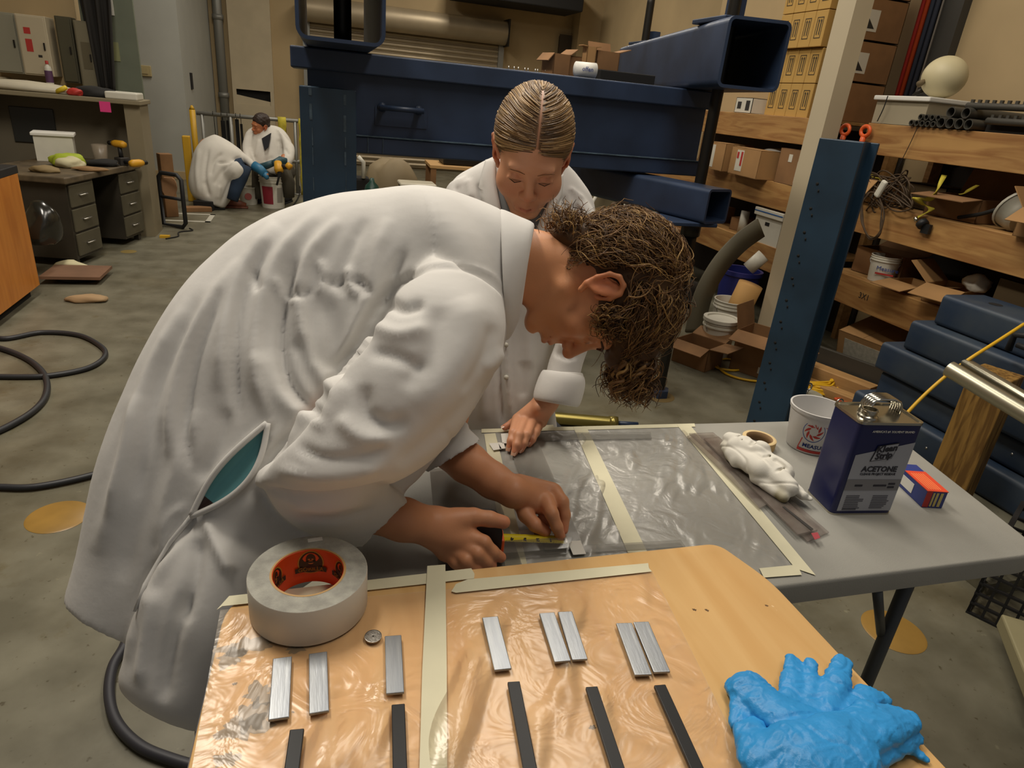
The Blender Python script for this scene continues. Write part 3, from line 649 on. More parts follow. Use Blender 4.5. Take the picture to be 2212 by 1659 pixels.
for x0 in (-.066, .058):
    z = .1
    while z < 1.39:
        hh = rr.uniform(.02, .07); b.box((x0+rr.uniform(-.004, .004), -.1040, z), (x0+rr.uniform(.004, .008), -.1022, min(z+hh, 1.4))); z += hh+rr.uniform(.0, .05)
tag(b.build('paint_scuffs', m_chip_hilite, t), kind='stuff')
upright(1.955, 2.20, -1.08, 1.40, .165, 'blue steel upright with a row of bolt holes beside the white pillar', True)
upright(1.62, 4.5, .1, 1.14, .18, 'blue upright partly hidden behind the woman\'s shoulder under the beam', False)
# things lying on the beam
b = MB()
for k in range(9):
    x = .93+k*.026+.01*math.sin(k*3); b.tube([(x, 3.42+.02*math.sin(k*5), 1.551), (x+.004, 3.42, 1.556)], .006, 8); b.tube([(x, 3.42, 1.556), (x, 3.42, 1.575)], .003, 6)
tag(b.build('bolt_row', m_steel), 'row of small bright bolts standing on top of the beam', 'bolts', kind='stuff')
b = MB(); b.box((1.36, 3.3, 1.551), (1.66, 3.5, 1.60), bev=.004); tag(b.build('black_tray', m_dark), 'flat black tray on the beam behind the white mug', 'tray')
t = thing('mug', 'small white cup with blue print lying on its side on the beam', 'cup', (1.20, 3.22, 1.586), 0)
b = MB(); b.lathe([(.001, 0), (.032, 0), (.034, .10), (.030, .10), (.028, .006), (.001, .006)], n=20, M=Matrix.Rotation(PI/2, 4, 'Y')); b.build('body', m_white, t)
text('offen', .028, (.05, -.0348, .002), Matrix(((1, 0, 0), (0, 0, -1), (0, 1, 0))), mat('blue_ink', '23408c', .6), 'print', t)
def carton(name, loc, size, rz, m_, lab, flaps=(), tilt=0, group=None, h_open=True, flen=.5, labels=()):
    """open or closed carton; flaps = (side, angle) with side in 'NSEW'"""
    t = thing(name, lab, 'box', loc, rz, group)
    if tilt: t.rotation_euler = (tilt, 0, rz)
    w_, d_, h = size; k = .004; b = MB()
    for lo, hi in (((-w_/2, -d_/2, 0), (w_/2, d_/2, k)), ((-w_/2, -d_/2, 0), (w_/2, -d_/2+k, h)), ((-w_/2, d_/2-k, 0), (w_/2, d_/2, h)), ((-w_/2, -d_/2, 0), (-w_/2+k, d_/2, h)), ((w_/2-k, -d_/2, 0), (w_/2, d_/2, h))): b.box(lo, hi)
    if not flaps: b.box((-w_/2, -d_/2, h-k), (w_/2, 0-.001, h)); b.box((-w_/2, .001, h-k), (w_/2, d_/2, h))
    b.build('body', m_, t)
    for s_, ang in flaps:
        L = (d_ if s_ in 'EW' else w_); F = (w_ if s_ in 'EW' else d_)*flen
        b = MB(); b.box((0, -L/2, -k/2), (F, L/2, k/2)); f = b.build('flap', m_, t)
        rz_ = {'E': 0, 'N': PI/2, 'W': PI, 'S': -PI/2}[s_]; ox, oy = {'E': (w_/2, 0), 'N': (0, d_/2), 'W': (-w_/2, 0), 'S': (0, -d_/2)}[s_]
        f.matrix_local = Matrix.Translation((ox, oy, h)) @ Matrix.Rotation(rz_, 4, 'Z') @ Matrix.Rotation(-ang, 4, 'Y')
    for (face, u0, v0, u1, v1, ml) in labels:
        b = MB(); e = .0015
        if face == 'W': b.box((-w_/2-e, u0, v0), (-w_/2, u1, v1))
        elif face == 'S': b.box((u0, -d_/2-e, v0), (u1, -d_/2, v1))
        elif face == 'T': b.box((u0, v0, h), (u1, v1, h+e))
        b.build('label', ml, t)
    return t
carton('carton', (1.17, 3.42, 1.551), (.10, .10, .10), .3, m_card2, 'left open cardboard carton standing on top of the beam', (('E', .6), ('W', -.8)))
carton('carton', (1.27, 3.44, 1.56), (.07, .07, .09), -.2, m_card2, 'narrow middle carton on top of the beam behind the cup', ())
carton('carton', (1.41, 3.40, 1.60), (.13, .09, .085), .15, m_card2, 'open cardboard carton on the black tray on the beam', (('E', .3), ('N', 1.2)))
carton('carton', (1.315, 3.36, 1.551), (.05, .05, .145), .1, m_card, 'tall slim carton on the beam, its top flaps folded out', (('E', .1), ('W', .1)))
# ================================================================ lumber shelving along the right wall
XS = 3.2
def shelfunit(y0, y1, lab, name='lumber_shelf'):
    t = thing(name, lab, 'shelving', (XS, y0, 0))
    L = y1-y0
    for z0, z1 in ((.43, .61), (.87, 1.05), (1.32, 1.49)):
        b = MB(); b.box((0, 0, z0), (.04, L, z1), bev=.003); b.build('face_board', m_lumber, t)
        b = MB(); b.box((.04, 0, z1-.020), (.62, L, z1)); b.build('deck', m_lumb2, t)
    for y in (.02, L-.06):
        b = MB(); b.box((.52, y, 0), (.60, y+.04, 1.46)); b.build('post', m_lumb2, t)
    b = MB(); b.box((.61, 0, 0), (.63, L, 1.44)); b.build('back_panel', mat('dark_board', '2c241a', .8), t)
    return t
shelfunit(1.0, 3.49, 'right lumber shelf bay holding pipes, tangled webbing and open cartons')
shelfunit(3.77, 6.2, 'far lumber shelf bay beyond the white pillar holding stacked tan cartons')
# ---- far bay: wall of tan cartons with printed arrows
m_lab = mat('label_white', 'cfcabb', .6)
proto = thing('tan_carton', 'tan carton', 'box', (0, 0, 0))
b = MB(); b.box((0, 0, 0), (.42, .118, .215), bev=.003); b.build('body', m_cardt, proto)
b = MB()
for dy in (.045, .067): b.box((-.0015, dy, .07), (0, dy+.007, .15)); b.add([(-.0015, dy-.005, .15), (-.0015, dy+.012, .15), (-.0015, dy+.0035, .166)], [(0, 1, 2)])
for lo, hi in (((.03, .05), (.034, .175)), ((.087, .05), (.091, .175)), ((.03, .05), (.091, .054)), ((.03, .171), (.091, .175))): b.box((-.0015, lo[0], lo[1]), (0, hi[0], hi[1]))
b.build('printed_arrows', m_ink, proto)
first = True; rown = ['bottom', 'second', 'third', 'fourth', 'fifth']; coln = ['nearest the pillar', 'second from the pillar', 'third from the pillar', 'fourth from the pillar']
for r_ in range(5):
    for c_ in range(4):
        if r_ == 0 and c_ == 3: pass
        o = proto if first else copy_tree(proto); first = False
        o.location = (XS+.03+(.03 if r_ < 2 else 0), 4.13+c_*.122, 1.49+r_*.219); o['label'] = 'tan carton with printed arrows, %s row up, %s' % (rown[r_], coln[c_]); o['group'] = 'tan cartons stacked on the far bay'
# cartons with white labels stacked at the near end
for i, z in enumerate((1.49, 1.73, 1.97, 2.21)):
    t = carton('brown_carton', (XS+.26, 4.01, z), (.36, .2, .235), 0, m_card2, ['lowest brown carton beside the white pillar, with an upright white sticker', 'brown carton second from the bottom of the stack beside the white pillar', 'brown carton third from the bottom of the stack beside the white pillar', 'topmost brown carton of the stack beside the white pillar'][i], (), labels=(('S', -.14, .05, -.02, .17, m_lab),) if i else (('S', -.16, .02, -.10, .20, m_lab),), group='brown cartons stacked beside the white pillar')
    if i:
        b = MB(); b.add([(-.13, -.1022, .065), (-.04, -.1022, .065), (-.13, -.1022, .155)], [(0, 1, 2)]); b.build('printed_mark', m_ink, t)
carton('white_carton', (XS+.12, 4.84, 1.49), (.2, .22, .11), 0, m_lab, 'small white printed carton left of the tan carton wall', (), labels=(('W', -.08, .02, -.03, .09, m_ink), ('W', .03, .03, .08, .08, m_ink)))
# ---- far bay, middle deck
carton('carton', (XS+.13, 4.05+.04, 1.05), (.26, .30, .235), -.03, m_card2, 'plain brown carton right of the two labelled ones on the middle deck', (), labels=(('W', -.13, .02, -.07, .16, m_lab), ('W', .0, .15, .04, .2, m_lab)))
t = carton('carton', (XS+.05, 4.52, 1.05), (.26, .42, .20), -.08, m_card, 'brown carton with a red and white label in the middle of the far bay', (), labels=(('W', .02, .03, .12, .18, m_lab),))
b = MB(); b.box((-.1335, .085, .12), (-.13, .112, .165)); b.box((-.1335, .03, .07), (-.13, .055, .17)); b.build('label_mark', m_red, t)
t = carton('carton', (XS+.05, 4.93, 1.05), (.26, .24, .21), .02, m_card, 'brown carton with a tall white label at the left of the middle deck', (), labels=(('W', .02, .02, .11, .19, m_lab),))
b = MB(); b.lathe([(.001, .02), (.12, .012), (.15, 0)], (XS+.2, 4.45, 1.251), 20); tag(b.build('paper_plate', m_white), 'white plate showing on top of the labelled cartons', 'plate')
# ---- far bay, low deck
t = thing('file_box', 'white lidded file box with blue print on the low deck', 'box', (XS+.14, 4.2, .61), .0)
b = MB(); b.prism([(-.13, -.155), (.14, -.155), (.14, .155), (-.13, .155)], 0, .21); b.build('body', m_offw, t)
b = MB(); b.box((-.145, -.17, .19), (.15, .17, .245), bev=.004); l_ = b.build('lid', m_offw, t)
b = MB(); b.box((-.147, -.165, .218), (-.145, .165, .226)); b.box((-.14, -.172, .218), (.145, -.17, .226)); b.build('stripe', mat('blue_print', '2d5c96', .6), l_)
b = MB(); b.box((-.132, -.02, .13), (-.13, .03, .155)); b.build('hand_hole', m_dark, t)
b = MB(); b.add([(-.1315, .14, .02), (-.1315, .05, .02), (-.1315, .10, .12), (-.1315, .14, .15)], [(0, 1, 2, 3)]); b.box((-.05, -.157, .06), (.03, -.155, .085)); b.build('print', mat('blue_print', '2d5c96', .6), t)
b = MB(); b.tube([(XS+.1, 4.62, .61), (XS+.1, 4.62, .78)], .035, 12); tag(b.build('paper_roll', m_offw), 'short white roll standing left of the file box', 'roll')
carton('carton', (XS+.2, 4.72, .61), (.2, .16, .10), .3, m_card2, 'low brown carton behind the short white roll', ())
carton('carton', (XS+.18, 5.35, .61), (.28, .5, .12), .1, m_card, 'flat carton on the low deck behind the threaded rod', (('N', .4),))
b = MB(); b.box((0, 0, 0), (.03, .50, .40), bev=.006); o = b.build('blank_board', mat('grey_white_panel', 'a9a594', .6, bump=.3, bscale=30)); o.location = (2.9, 5.30, .52); o.rotation_euler = (0, -.1, .35); tag(o, 'pale panel with a torn corner standing behind the curly-haired man', 'panel')
b = MB(); b.box((2.72, 5.2, 0), (3.12, 5.9, .515), bev=.01); tag(b.build('pallet_crate', m_card2), 'brown crate under the pale panel', 'crate')
# machine with looped white hoses behind the woman's shoulder
t = thing('grey_machine', 'beige cabinet with two looping white hoses seen between the two people and the rod', 'machine', (1.9, 4.75, 0))
b = MB(); b.box((-.1, 0, 0), (.62, .4, .92), bev=.02); b.build('body', mat('beige_machine', '8f8468', .6, var=.15), t)
b = MB(); b.tube(catmull([(.22, -.02, .90), (.10, -.10, .80), (.04, -.12, .6), (.03, -.1, .4)], 6), .014, 8); b.build('hose', m_offw, t)
b = MB(); b.tube(catmull([(.42, -.02, .88), (.32, -.12, .72), (.24, -.12, .55), (.22, -.1, .4)], 6), .014, 8); b.build('hose', m_offw, t)
# ---- right bay, top deck: tub, float, pipes
ZT = 1.491
t = thing('storage_tub', 'long clear storage tub with a white lid on the top deck', 'tub', (XS+.16, 3.30, ZT), 0)
b = MB(); b.prism([(-.16, -.20), (.16, -.20), (.16, .17), (-.16, .17)], .001, .13); b.build('tub', mat('clear_plastic', 'a79c84', .25, alpha=.9), t)
b = MB(); b.box((-.18, -.215, .125), (.18, .185, .15), bev=.006); b.build('lid', m_white, t)
t = thing('float_ball', 'large cream ball with a dark smudge resting on the storage tub', 'ball', (XS+.14, 3.19, ZT+.151+.108))
b = MB(); pr = [(max(.112*math.sin(PI*k/20), .0005), -.112*math.cos(PI*k/20)*(1.0)) for k in range(21)]; b.lathe(pr, n=32); b.build('ball', mat('cream_shell', 'cdc19a', .5, var=.08, vscale=5), t).scale = (1, 1, .96)
b = MB(); b.tube([(-.108, .05, -.045), (-.112, .015, -.03)], [.018, .012], 8); b.build('smudge', mat('smudge', '6a5a3e', .8), t)
b = MB(); b.tube([(-.02, .09, -.06), (-.05, .13, -.1)], [.02, .006], 8); b.build('stem', m_rod, t)
# pipes
m_pipe = mat('dark_pvc', '4a4740', .5, metal=.3)
def pipe(y, z, r, lab, grp, x0=XS-.02, L=.6, th=.2):
    b = MB(); b.lathe([(r, 0), (r, L), (r*(1-th), L), (r*(1-th), 0), (r, 0)], n=16, M=Matrix.Translation((x0, y, z)) @ Matrix.Rotation(PI/2, 4, 'Y'))
    return tag(sharp(b.build('pipe', m_pipe)), lab, 'pipe', grp)
k = 0
names = ['leftmost', 'second from the left', 'third from the left', 'fourth from the left', 'fifth from the left', 'sixth from the left']
for i, y in enumerate((2.97, 2.915, 2.86, 2.805)): pipe(y, ZT+.028, .026, 'large dark pipe in the bottom row on the top deck, %s' % names[i], 'dark pipes on the top deck')
for i, y in enumerate((2.94, 2.85)): pipe(y-.01, ZT+.08, .027, 'large dark pipe resting on the bottom row, %s' % ('left of the pair' if i == 0 else 'right of the pair'), 'dark pipes on the top deck')
for i in range(5): pipe(3.16-i*.036, ZT+.016, .0155, 'small dark pipe end in the lower row beside the storage tub, %s' % names[i], 'thin pipes on the top deck', th=.28)
for i in range(4): pipe(3.11-i*.038, ZT+.048, .0155, 'small dark pipe end in the upper row beside the storage tub, %s' % names[i], 'thin pipes on the top deck', th=.28)
for i, (y, z) in enumerate(((2.72, ZT+.115), (2.58, ZT+.05))):
    t = thing('threaded_bar', ['toothed dark bar lying on top of the pipes', 'toothed dark bar lying at the right end of the pipes'][i], 'bar', (XS+.02, y, z))
    b = MB(); b.tube([(0, .16, 0), (0, -.5, 0)], .017, 8); b.build('bar', m_pipe, t)
    b = MB()
    for q in range(16): b.box((-.006, .13-q*.04, .012), (.006, .145-q*.04, .03))
    b.build('teeth', m_pipe, t)['kind'] = 'stuff'
b = MB(); b.box((XS+.05, 2.2, ZT+.0), (XS+.5, 2.76, ZT+.07)); tag(b.build('black_block', m_dark), 'black block the pipes lean against', 'block')
carton('carton', (XS+.12, 2.33, ZT+.075), (.2, .3, .06), 0, m_card, 'flat carton at the right end of the pipes', ())
# red and blue bars leaning up the wall
for i, (x, y, m_, lab) in enumerate(((3.76, 3.98, m_red, 'left red bar leaning up the wall'), (3.76, 3.945, mat('orange_red', 'b4431c', .5), 'right red bar leaning up the wall'), (3.76, 3.905, mat('slate_blue', '39404f', .5), 'left dark blue bar against the wall'), (3.76, 3.865, mat('slate_blue', '39404f', .5), 'right dark blue bar against the wall'), (3.75, 3.82, mat('grey_bar', '8f8a82', .5), 'thin pale bar beside the dark blue bars'))):
    b = MB(); b.tube([(x, y-.06, ZT), (x+.04, y, 4.4)], .016 if i < 4 else .006, 8); tag(b.build('wall_bar', m_), lab, 'bar')
# orange handles hung at the corner of the top board, above the upright
for i, (px, py) in enumerate(((1825, 285), (1868, 288))):
    p = W(px, py, x=XS-.03); t = thing('pull_loop', ['left bright orange loop handle above the blue upright', 'right bright orange loop handle above the blue upright'][i], 'handle', tuple(p))
    b = MB(); b.tube([(0, .035*math.cos(2*PI*k/16), .012+.028*math.sin(2*PI*k/16)) for k in range(16)], .012, 8, closed=True, flat=.8); b.build('loop', m_org, t)
    b = MB(); b.tube([(0, .0, -.02), (0, .01, -.09)], [.018, .014], 8); b.build('shank', m_org, t)
cable('hanging_string', [W(1918, 207, x=XS-.04), W(1908, 235, x=XS-.04), W(1895, 262, x=XS-.03)], .003, m_dark, 'dark cord hanging over the side of the storage tub', 'cord')
cable('hanging_string', [W(1982, 275, x=XS-.02), W(1966, 310, x=XS-.02), W(1940, 362, x=XS-.02)], .002, m_dark, 'thin dark cord hanging across the top board', 'cord')
# ---- right bay, middle deck: webbing, cords, cartons, mesh basket
ZM = 1.051
def ribbon(name, pts, w_, m_, lab, cat, wob=.5, thick=.003):
    P = catmull(pts, 8); b = MB(); vs = []
    for i, p in enumerate(P):
        a = i*.25*wob; d = Vector((.25*math.sin(a), math.cos(a)*.9, .35*math.sin(a*1.7))).normalized(); vs += [p-d*w_/2, p+d*w_/2]
    b.add(vs, [(2*i, 2*i+1, 2*i+3, 2*i+2) for i in range(len(P)-1)], smooth=True)
    o = b.build(name, m_); o.modifiers.new('s', 'SOLIDIFY').thickness = thick; return tag(o, lab, cat)
X = lambda px, py, x=XS-.02: W(px, py, x=x)
ribbon('ratchet_webbing', [X(1862, 352, 3.3), X(1868, 372, 3.3), X(1885, 385, 3.3), X(1905, 392, 3.25), X(1880, 410, 3.2), X(1862, 428), X(1848, 440)], .05, m_ylw2, 'yellow webbing bunched at the left end of the middle deck', 'webbing')
ribbon('ratchet_webbing', [X(2040, 378, 3.25), X(2028, 400), X(2010, 428), X(1990, 430), X(1975, 428), X(1998, 440), X(2012, 452), X(1995, 462), X(1978, 470)], .035, m_ylw2, 'yellow webbing hanging over the middle board with a black ratchet', 'webbing')
ribbon('ratchet_webbing', [X(2112, 400, 3.3), X(2090, 412, 3.3), X(2075, 420, 3.3)], .02, m_ylw2, 'short yellow webbing end behind the open carton', 'webbing')
b = MB(); b.tube([X(1990, 480, XS-.03), X(1995, 487, XS-.03)], .03, 10); b.box(tuple(X(2000, 492, XS-.02)-Vector((.01, .03, .03))), tuple(X(2000, 492, XS-.02)+Vector((.01, .02, .02)))); tag(b.build('ratchet_buckle', m_black), 'black ratchet hanging at the end of the yellow webbing', 'ratchet')
b = MB(); b.tube([X(1978, 470, XS-.03), X(1980, 478, XS-.03)], .012, 8); tag(b.build('chrome_hook', m_chrome), 'bright hook beside the black ratchet', 'hook')
m_cord = mat('brown_cord', '4d3a24', .7, var=.3, vscale=20)
rr = random.Random(5)
P = []
for k in range(95):
    a = k*.93; px = 1915+62*math.cos(a)*(.5+.5*rr.random())+k*.1; py = 412+48*math.sin(a*1.13)*(.4+.6*rr.random()); P.append(W(px, py, x=3.16+.1*rr.random()))
b = MB(); b.tube(catmull(P, 5), .0045, 5)
tag(b.build('cord_tangle', m_cord), 'big tangle of brown cord spilling over the middle board', 'cord')
P = []
for k in range(40):
    a = k*.62; px = 1880+22*math.cos(a)+8*rr.random(); py = 462+50*math.sin(a)+6*rr.random(); P.append(W(px, py, x=3.14-.01*rr.random()))
b = MB(); b.tube(catmull(P, 5), .0045, 5); tag(b.build('cord_loops', m_cord), 'brown cord hanging in long loops below the tangle', 'cord')
b = MB(); b.box((-.012, -.02, -.05), (.012, .02, .05), bev=.01); o = b.build('power_strip', m_offw); o.location = X(1903, 408, 3.12); o.rotation_euler = (.35, 0, 0); tag(o, 'small white socket caught in the brown cord tangle', 'socket')
carton('carton', (XS+.10, 3.40, .875+.176), (.22, .24, .13), 0, m_card, 'brown carton behind the hanging cord loops', (('W', -.9),))
t = carton('carton', (XS+.18, 2.82, ZM), (.24, .30, .12), .1, m_card2, 'open brown carton with one flap raised behind the yellow webbing', (('W', -.1), ('E', 1.2)), flen=.6)
t = thing('mesh_basket', 'pale round mesh basket lying on its side on the middle deck', 'basket', (XS+.12, 2.50, ZM+.10), 0)
RM = Matrix.Rotation(-1.15, 4, 'X') @ Matrix.Rotation(.2, 4, 'Y')
b = MB(); b.lathe([(.10, 0), (.105, .01), (.095, .015), (.085, -.06), (.07, -.08)], n=24, M=RM); b.build('rim', mat('pale_plastic', 'a39f90', .5), t)
b = MB(); b.lathe([(.001, -.078), (.07, -.08)], n=24, M=RM); b.build('bottom', mat('pale_plastic', 'a39f90', .5, alpha=.8), t)
carton('carton', (XS+.10, 2.27, ZM), (.24, .22, .13), .15, m_card, 'brown carton right of the round mesh basket', (('W', -.5), ('N', .9)))
for i, pts in enumerate(([X(2070, 470, 3.25), X(2120, 462, 3.25), X(2160, 450, 3.25)], [X(2060, 360, 3.5), X(2110, 345, 3.5)])):
    cable('dark_tool', pts, .01, m_dark, ['dark tool handle lying between the cartons on the middle deck', 'dark strap at the back of the middle deck'][i], 'tool')
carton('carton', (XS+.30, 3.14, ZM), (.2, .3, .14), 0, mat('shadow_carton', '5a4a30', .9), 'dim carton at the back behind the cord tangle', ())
# ---- right bay, low deck
ZL = .592
def bucket(loc, h, r, lab, lid=False, handle=True, m_=None, tilt=None, ribs=True, name='bucket', cat='bucket'):
    m_ = m_ or m_offw; t = thing(name, lab, cat, loc)
    if tilt: t.rotation_euler = tilt
    r0 = r*.86
    pr = [(.001, 0), (r0, 0), (lerp(r0, r, .8), h*.80)]
    if ribs: pr += [(r*1.05, h*.80), (r*1.05, h*.83), (r, h*.83), (r, h*.89), (r*1.04, h*.89), (r*1.04, h*.91), (r*1.0, h*.91)]
    pr += [(r*1.0, h*.97), (r*1.05, h*.98), (r*1.05, h), (r*.97, h), (r*.95, h*.95), (r0*.93, .01), (.001, .01)]
    b = MB(); b.lathe(pr, n=32); sharp(b.build('pail', m_, t), 30)
    if lid: b = MB(); b.lathe([(.001, h*.985), (r*.85, h*.985), (r*.87, h*1.02), (r*1.09, h*1.02), (r*1.09, h*.94), (r*1.05, h*.94)], n=32); sharp(b.build('lid', m_, t), 30)
    if handle:
        b = MB(); b.tube([(r*1.05*math.cos(a), r*1.07*math.sin(a)*.35-r*.75*math.sin(a), h*.86-r*.95*math.sin(a)) for a in [PI*k/12 for k in range(13)]], .0028, 6); b.build('handle', m_steel, t)
    return t
t = bucket((XS+.12, 3.17, ZL+.02), .155, .082, 'white bucket with a blue and red print on the low deck', tilt=(0, 0, -.9))
text('Measure', .035, (.03, -.0795, .085), Matrix(((1, 0, 0), (0, 0, -1), (0, 1, 0))), mat('blue_ink', '23408c', .6), 'print', t)
b = MB(); b.box((-.03, -.082, .05), (.07, -.079, .06)); b.build('stripe', m_red, t)
carton('carton', (XS+.26, 3.28, ZL+.02), (.2, .34, .16), .15, m_card2, 'brown carton behind the printed bucket on the low deck', (('E', .4),))
carton('carton', (XS+.16, 3.0-.05, ZL+.17-.15), (.2, .2, .05), .1, m_card, 'flat open carton right of the printed bucket', (('W', -.15), ('S', .25)), flen=.75)
t = carton('carton', (XS+.16, 2.70, ZL+.02), (.24, .20, .10), .3, m_card, 'open carton with a big raised flap and paper inside on the low deck', (('W', -.25), ('N', .7)), flen=.75)
crumple('paper_wad', (XS+.2, 2.62, ZL+.12), (.06, .07, .05), m_lab, 'white crumpled paper in the open carton on the low deck', 'paper', 31, .4)
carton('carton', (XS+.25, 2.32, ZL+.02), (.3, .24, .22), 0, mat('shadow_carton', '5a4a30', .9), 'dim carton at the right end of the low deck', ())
# under the low deck
t = carton('carton', (XS+.22, 3.10, .06), (.30, .34, .26), .2, m_card, 'carton with a large white printed sheet under the low board', (), tilt=0, labels=(('W', -.13, .04, .12, .22, mat('printed_sheet', 'bdb7a6', .7, var=.25, vscale=40)),))
t.rotation_euler = (0, -.25, .2)
text('3X1', .05, (XS-.0015, 3.13, .52), Matrix(((0, 0, -1), (-1, 0, 0), (0, 1, 0))), m_ink, 'pencil_mark', None)
bpy.data.objects['pencil_mark'].parent = None
o = bpy.data.objects['pencil_mark']; par = [q for q in COL.objects if q.name == 'lumber_shelf'][0]; o.parent = par; o.matrix_parent_inverse = Matrix.Translation(par.location).inverted()
# timber and rails lying below
for i, (a, c, s_, m_, lab) in enumerate((((2.62, 3.55), (3.02, 2.62), (.09, .05), m_lumb2, 'timber offcut lying on the floor nearest the blue upright'), ((2.80, 3.62), (3.12, 2.75), (.10, .10), m_lumb2, 'thick timber lying against the bottom of the shelf'), ((2.95, 3.62), (3.2, 3.0), (.03, .15), m_galv, 'grey metal strip leaning over the timber'), ((2.9, 3.5), (3.2, 2.7), (.03, .19), m_pipe, 'dark metal strip behind the timber'))):
    L = math.dist(a, c); b = MB(); b.box((0, 0, 0), (s_[0], L, s_[1]), bev=.003); o = b.build('timber' if i < 2 else 'metal_strip', m_); o.location = (a[0], a[1], .001); o.rotation_euler.z = math.atan2(c[1]-a[1], c[0]-a[0])-PI/2; tag(o, lab, 'timber' if i < 2 else 'strip')
# ================================================================ floor things in front of the shelf
bucket((2.50, 3.50, 0), .26, .105, 'white lidded bucket standing in front near the brown carton', lid=True)
bucket((2.82, 3.88, 0), .27, .115, 'white bucket holding rolled brown paper behind the lidded one')
b = MB(); b.tube([(2.84, 3.86, .06), (2.90, 3.82, .40)], .085, 16, caps=True); tag(b.build('paper_roll', mat('kraft_paper', 'b48a50', .8)), 'rolled brown paper sticking out of the white bucket', 'roll')
t = thing('blue_tub', 'deep blue tub behind the buckets by the white pillar', 'tub', (3.02, 4.12, .0), .3)
b = MB(); b.lathe([(.001, 0), (.12, 0), (.145, .4), (.155, .4), (.155, .43), (.135, .43), (.115, .02), (.001, .02)], n=28); sharp(b.build('tub', m_navy, t), 30)
b = MB(); b.tube([(3.00, 4.02, .46), (3.07, 3.98, .57)], .05, 14); tag(b.build('paper_roll', m_offw), 'white roll resting on the blue tub', 'roll')
t = carton('carton', (2.66, 3.22, 0), (.24, .30, .26), .55, m_card2, 'open brown carton between the buckets and the blue upright', (('W', -.35), ('N', 1.3), ('S', -.5)), flen=.5, labels=(('W', -.1, .03, -.03, .07, m_lab),))
carton('carton', (2.30, 3.38, 0), (.20, .24, .15), .5, m_card2, 'low open carton on the floor beside the threaded rod', (('W', -.3), ('E', .35), ('S', .1)), flen=.5)
b = MB(); P = [(2.72, 4.15, .0), (2.74, 4.13, .25), (2.82, 4.1, .48), (2.95, 4.04, .65), (3.08, 3.98, .74)]
P = [Vector(W(1505, 700, y=3.95)), Vector(W(1520, 640, y=3.97)), Vector(W(1555, 575, y=3.99)), Vector(W(1600, 525, y=4.0)), Vector(W(1645, 492, y=4.0))]
P[0].z = 0.0
vs = []
CP = catmull(P, 6)
for i, p in enumerate(CP):
    tt = (CP[min(i+1, len(CP)-1)]-CP[max(i-1, 0)]).normalized(); nrm = Vector((tt.z, 0, -tt.x)).normalized()
    vs += [p-nrm*.075, p+nrm*.075]
b.add(vs, [(2*i, 2*i+1, 2*i+3, 2*i+2) for i in range(len(CP)-1)], smooth=True)
o = b.build('rubber_strip', mat('grey_rubber', '59523f', .7)); o.modifiers.new('s', 'SOLIDIFY').thickness = .015; tag(o, 'bent strip of grey belt leaning against the shelf', 'belt')
# black junk under the far bay
crumple('dark_junk', (2.75, 4.75, 0), (.35, .3, .16), mat('junk_dark', '2a241c', .7), 'dark heap of scrap on the floor under the far shelf bay', 'scrap', 41, .35)
# yellow coil and cords, orange cord, test weights
def coil(c, R, r, n, turns, m_, lab, cat='cable', rnd=1, fl=.9, h=.012):
    rr = random.Random(rnd); P = []
    for k in range(int(turns*14)+1):
        a = 2*PI*k/14; q = R*(1-.035*(k/14))+rr.uniform(-.012, .012); P.append((c[0]+q*math.cos(a), c[1]+q*fl*math.sin(a), r+h*(k/14)*.5+rr.uniform(0, .004)))
    b = MB(); b.tube(catmull(P, 3), r, 6); return tag(b.build('cable_coil', m_), lab, cat)
m_ycab = mat('yellow_cable', 'd9a91c', .5)
coil((2.86, 3.02), .17, .0075, 8, 9, m_ycab, 'thick coil of yellow cable on the floor behind the blue upright', rnd=3, fl=1.1)
cable('yellow_cable', [F_(1545, 778, .01), F_(1575, 776, .01), F_(1610, 790, .01), F_(1590, 800, .01), F_(1550, 795, .01), F_(1543, 785, .01), F_(1570, 808, .01), F_(1620, 822, .01), F_(1690, 826, .01)], .007, m_ycab, 'single loop of yellow cable lying left of the blue upright', 'cable')
b = MB(); rr = random.Random(9); P = [(2.92+.12*math.cos(k*1.3)+rr.uniform(-.02, .02)+k*.003, 2.66+.10*math.sin(k*1.1)+rr.uniform(-.02, .02), .012+.02*rr.random()) for k in range(26)]
b.tube(catmull(P, 4), .006, 6); tag(b.build('extension_lead', mat('orange_cord', 'c14a1c', .5)), 'tangled orange cord on the floor behind the test weights', 'cord')
for i, (x, y, r_, h, lab) in enumerate(((2.50, 2.62, .09, .13, 'grey round weight with an upright eyebolt, left of the two'), (2.55, 2.44, .08, .12, 'grey round weight with an eyebolt, right beside the taller one'))):
    t = thing('round_weight', lab, 'weight', (x, y, 0)); b = MB(); b.lathe([(.001, 0), (r_, 0), (r_, h-.006), (r_-.006, h), (.001, h)], n=32); sharp(b.build('body', mat('grey_cast', '8b8674', .6, bump=.1), t), 30)
    b = MB(); b.tube([(0, 0, h), (0, 0, h+.02)], .007, 8); b.tube([(.02*math.cos(2*PI*k/14), 0, h+.04+.02*math.sin(2*PI*k/14)) for k in range(14)], .005, 8, closed=True); b.build('eyebolt', m_steel, t)
t = thing('shackle_pile', 'pile of bright shackles on the floor right of the weights', 'shackle', (2.72, 2.40, .0)); b = MB()
b.tube([(.03*math.cos(2*PI*k/14), .0, .05+.04*math.sin(2*PI*k/14)) for k in range(12)], .008, 8); b.tube([(-.08+.035*math.cos(2*PI*k/14), -.03+.03*math.sin(2*PI*k/14), .015) for k in range(12)], .008, 8); b.build('shackle', m_steel, t)
b = MB(); b.tube([(.06, -.08, 0), (.06, -.08, .03)], .06, 20); b.build('disc', mat('grey_cast', '8b8674'), t)
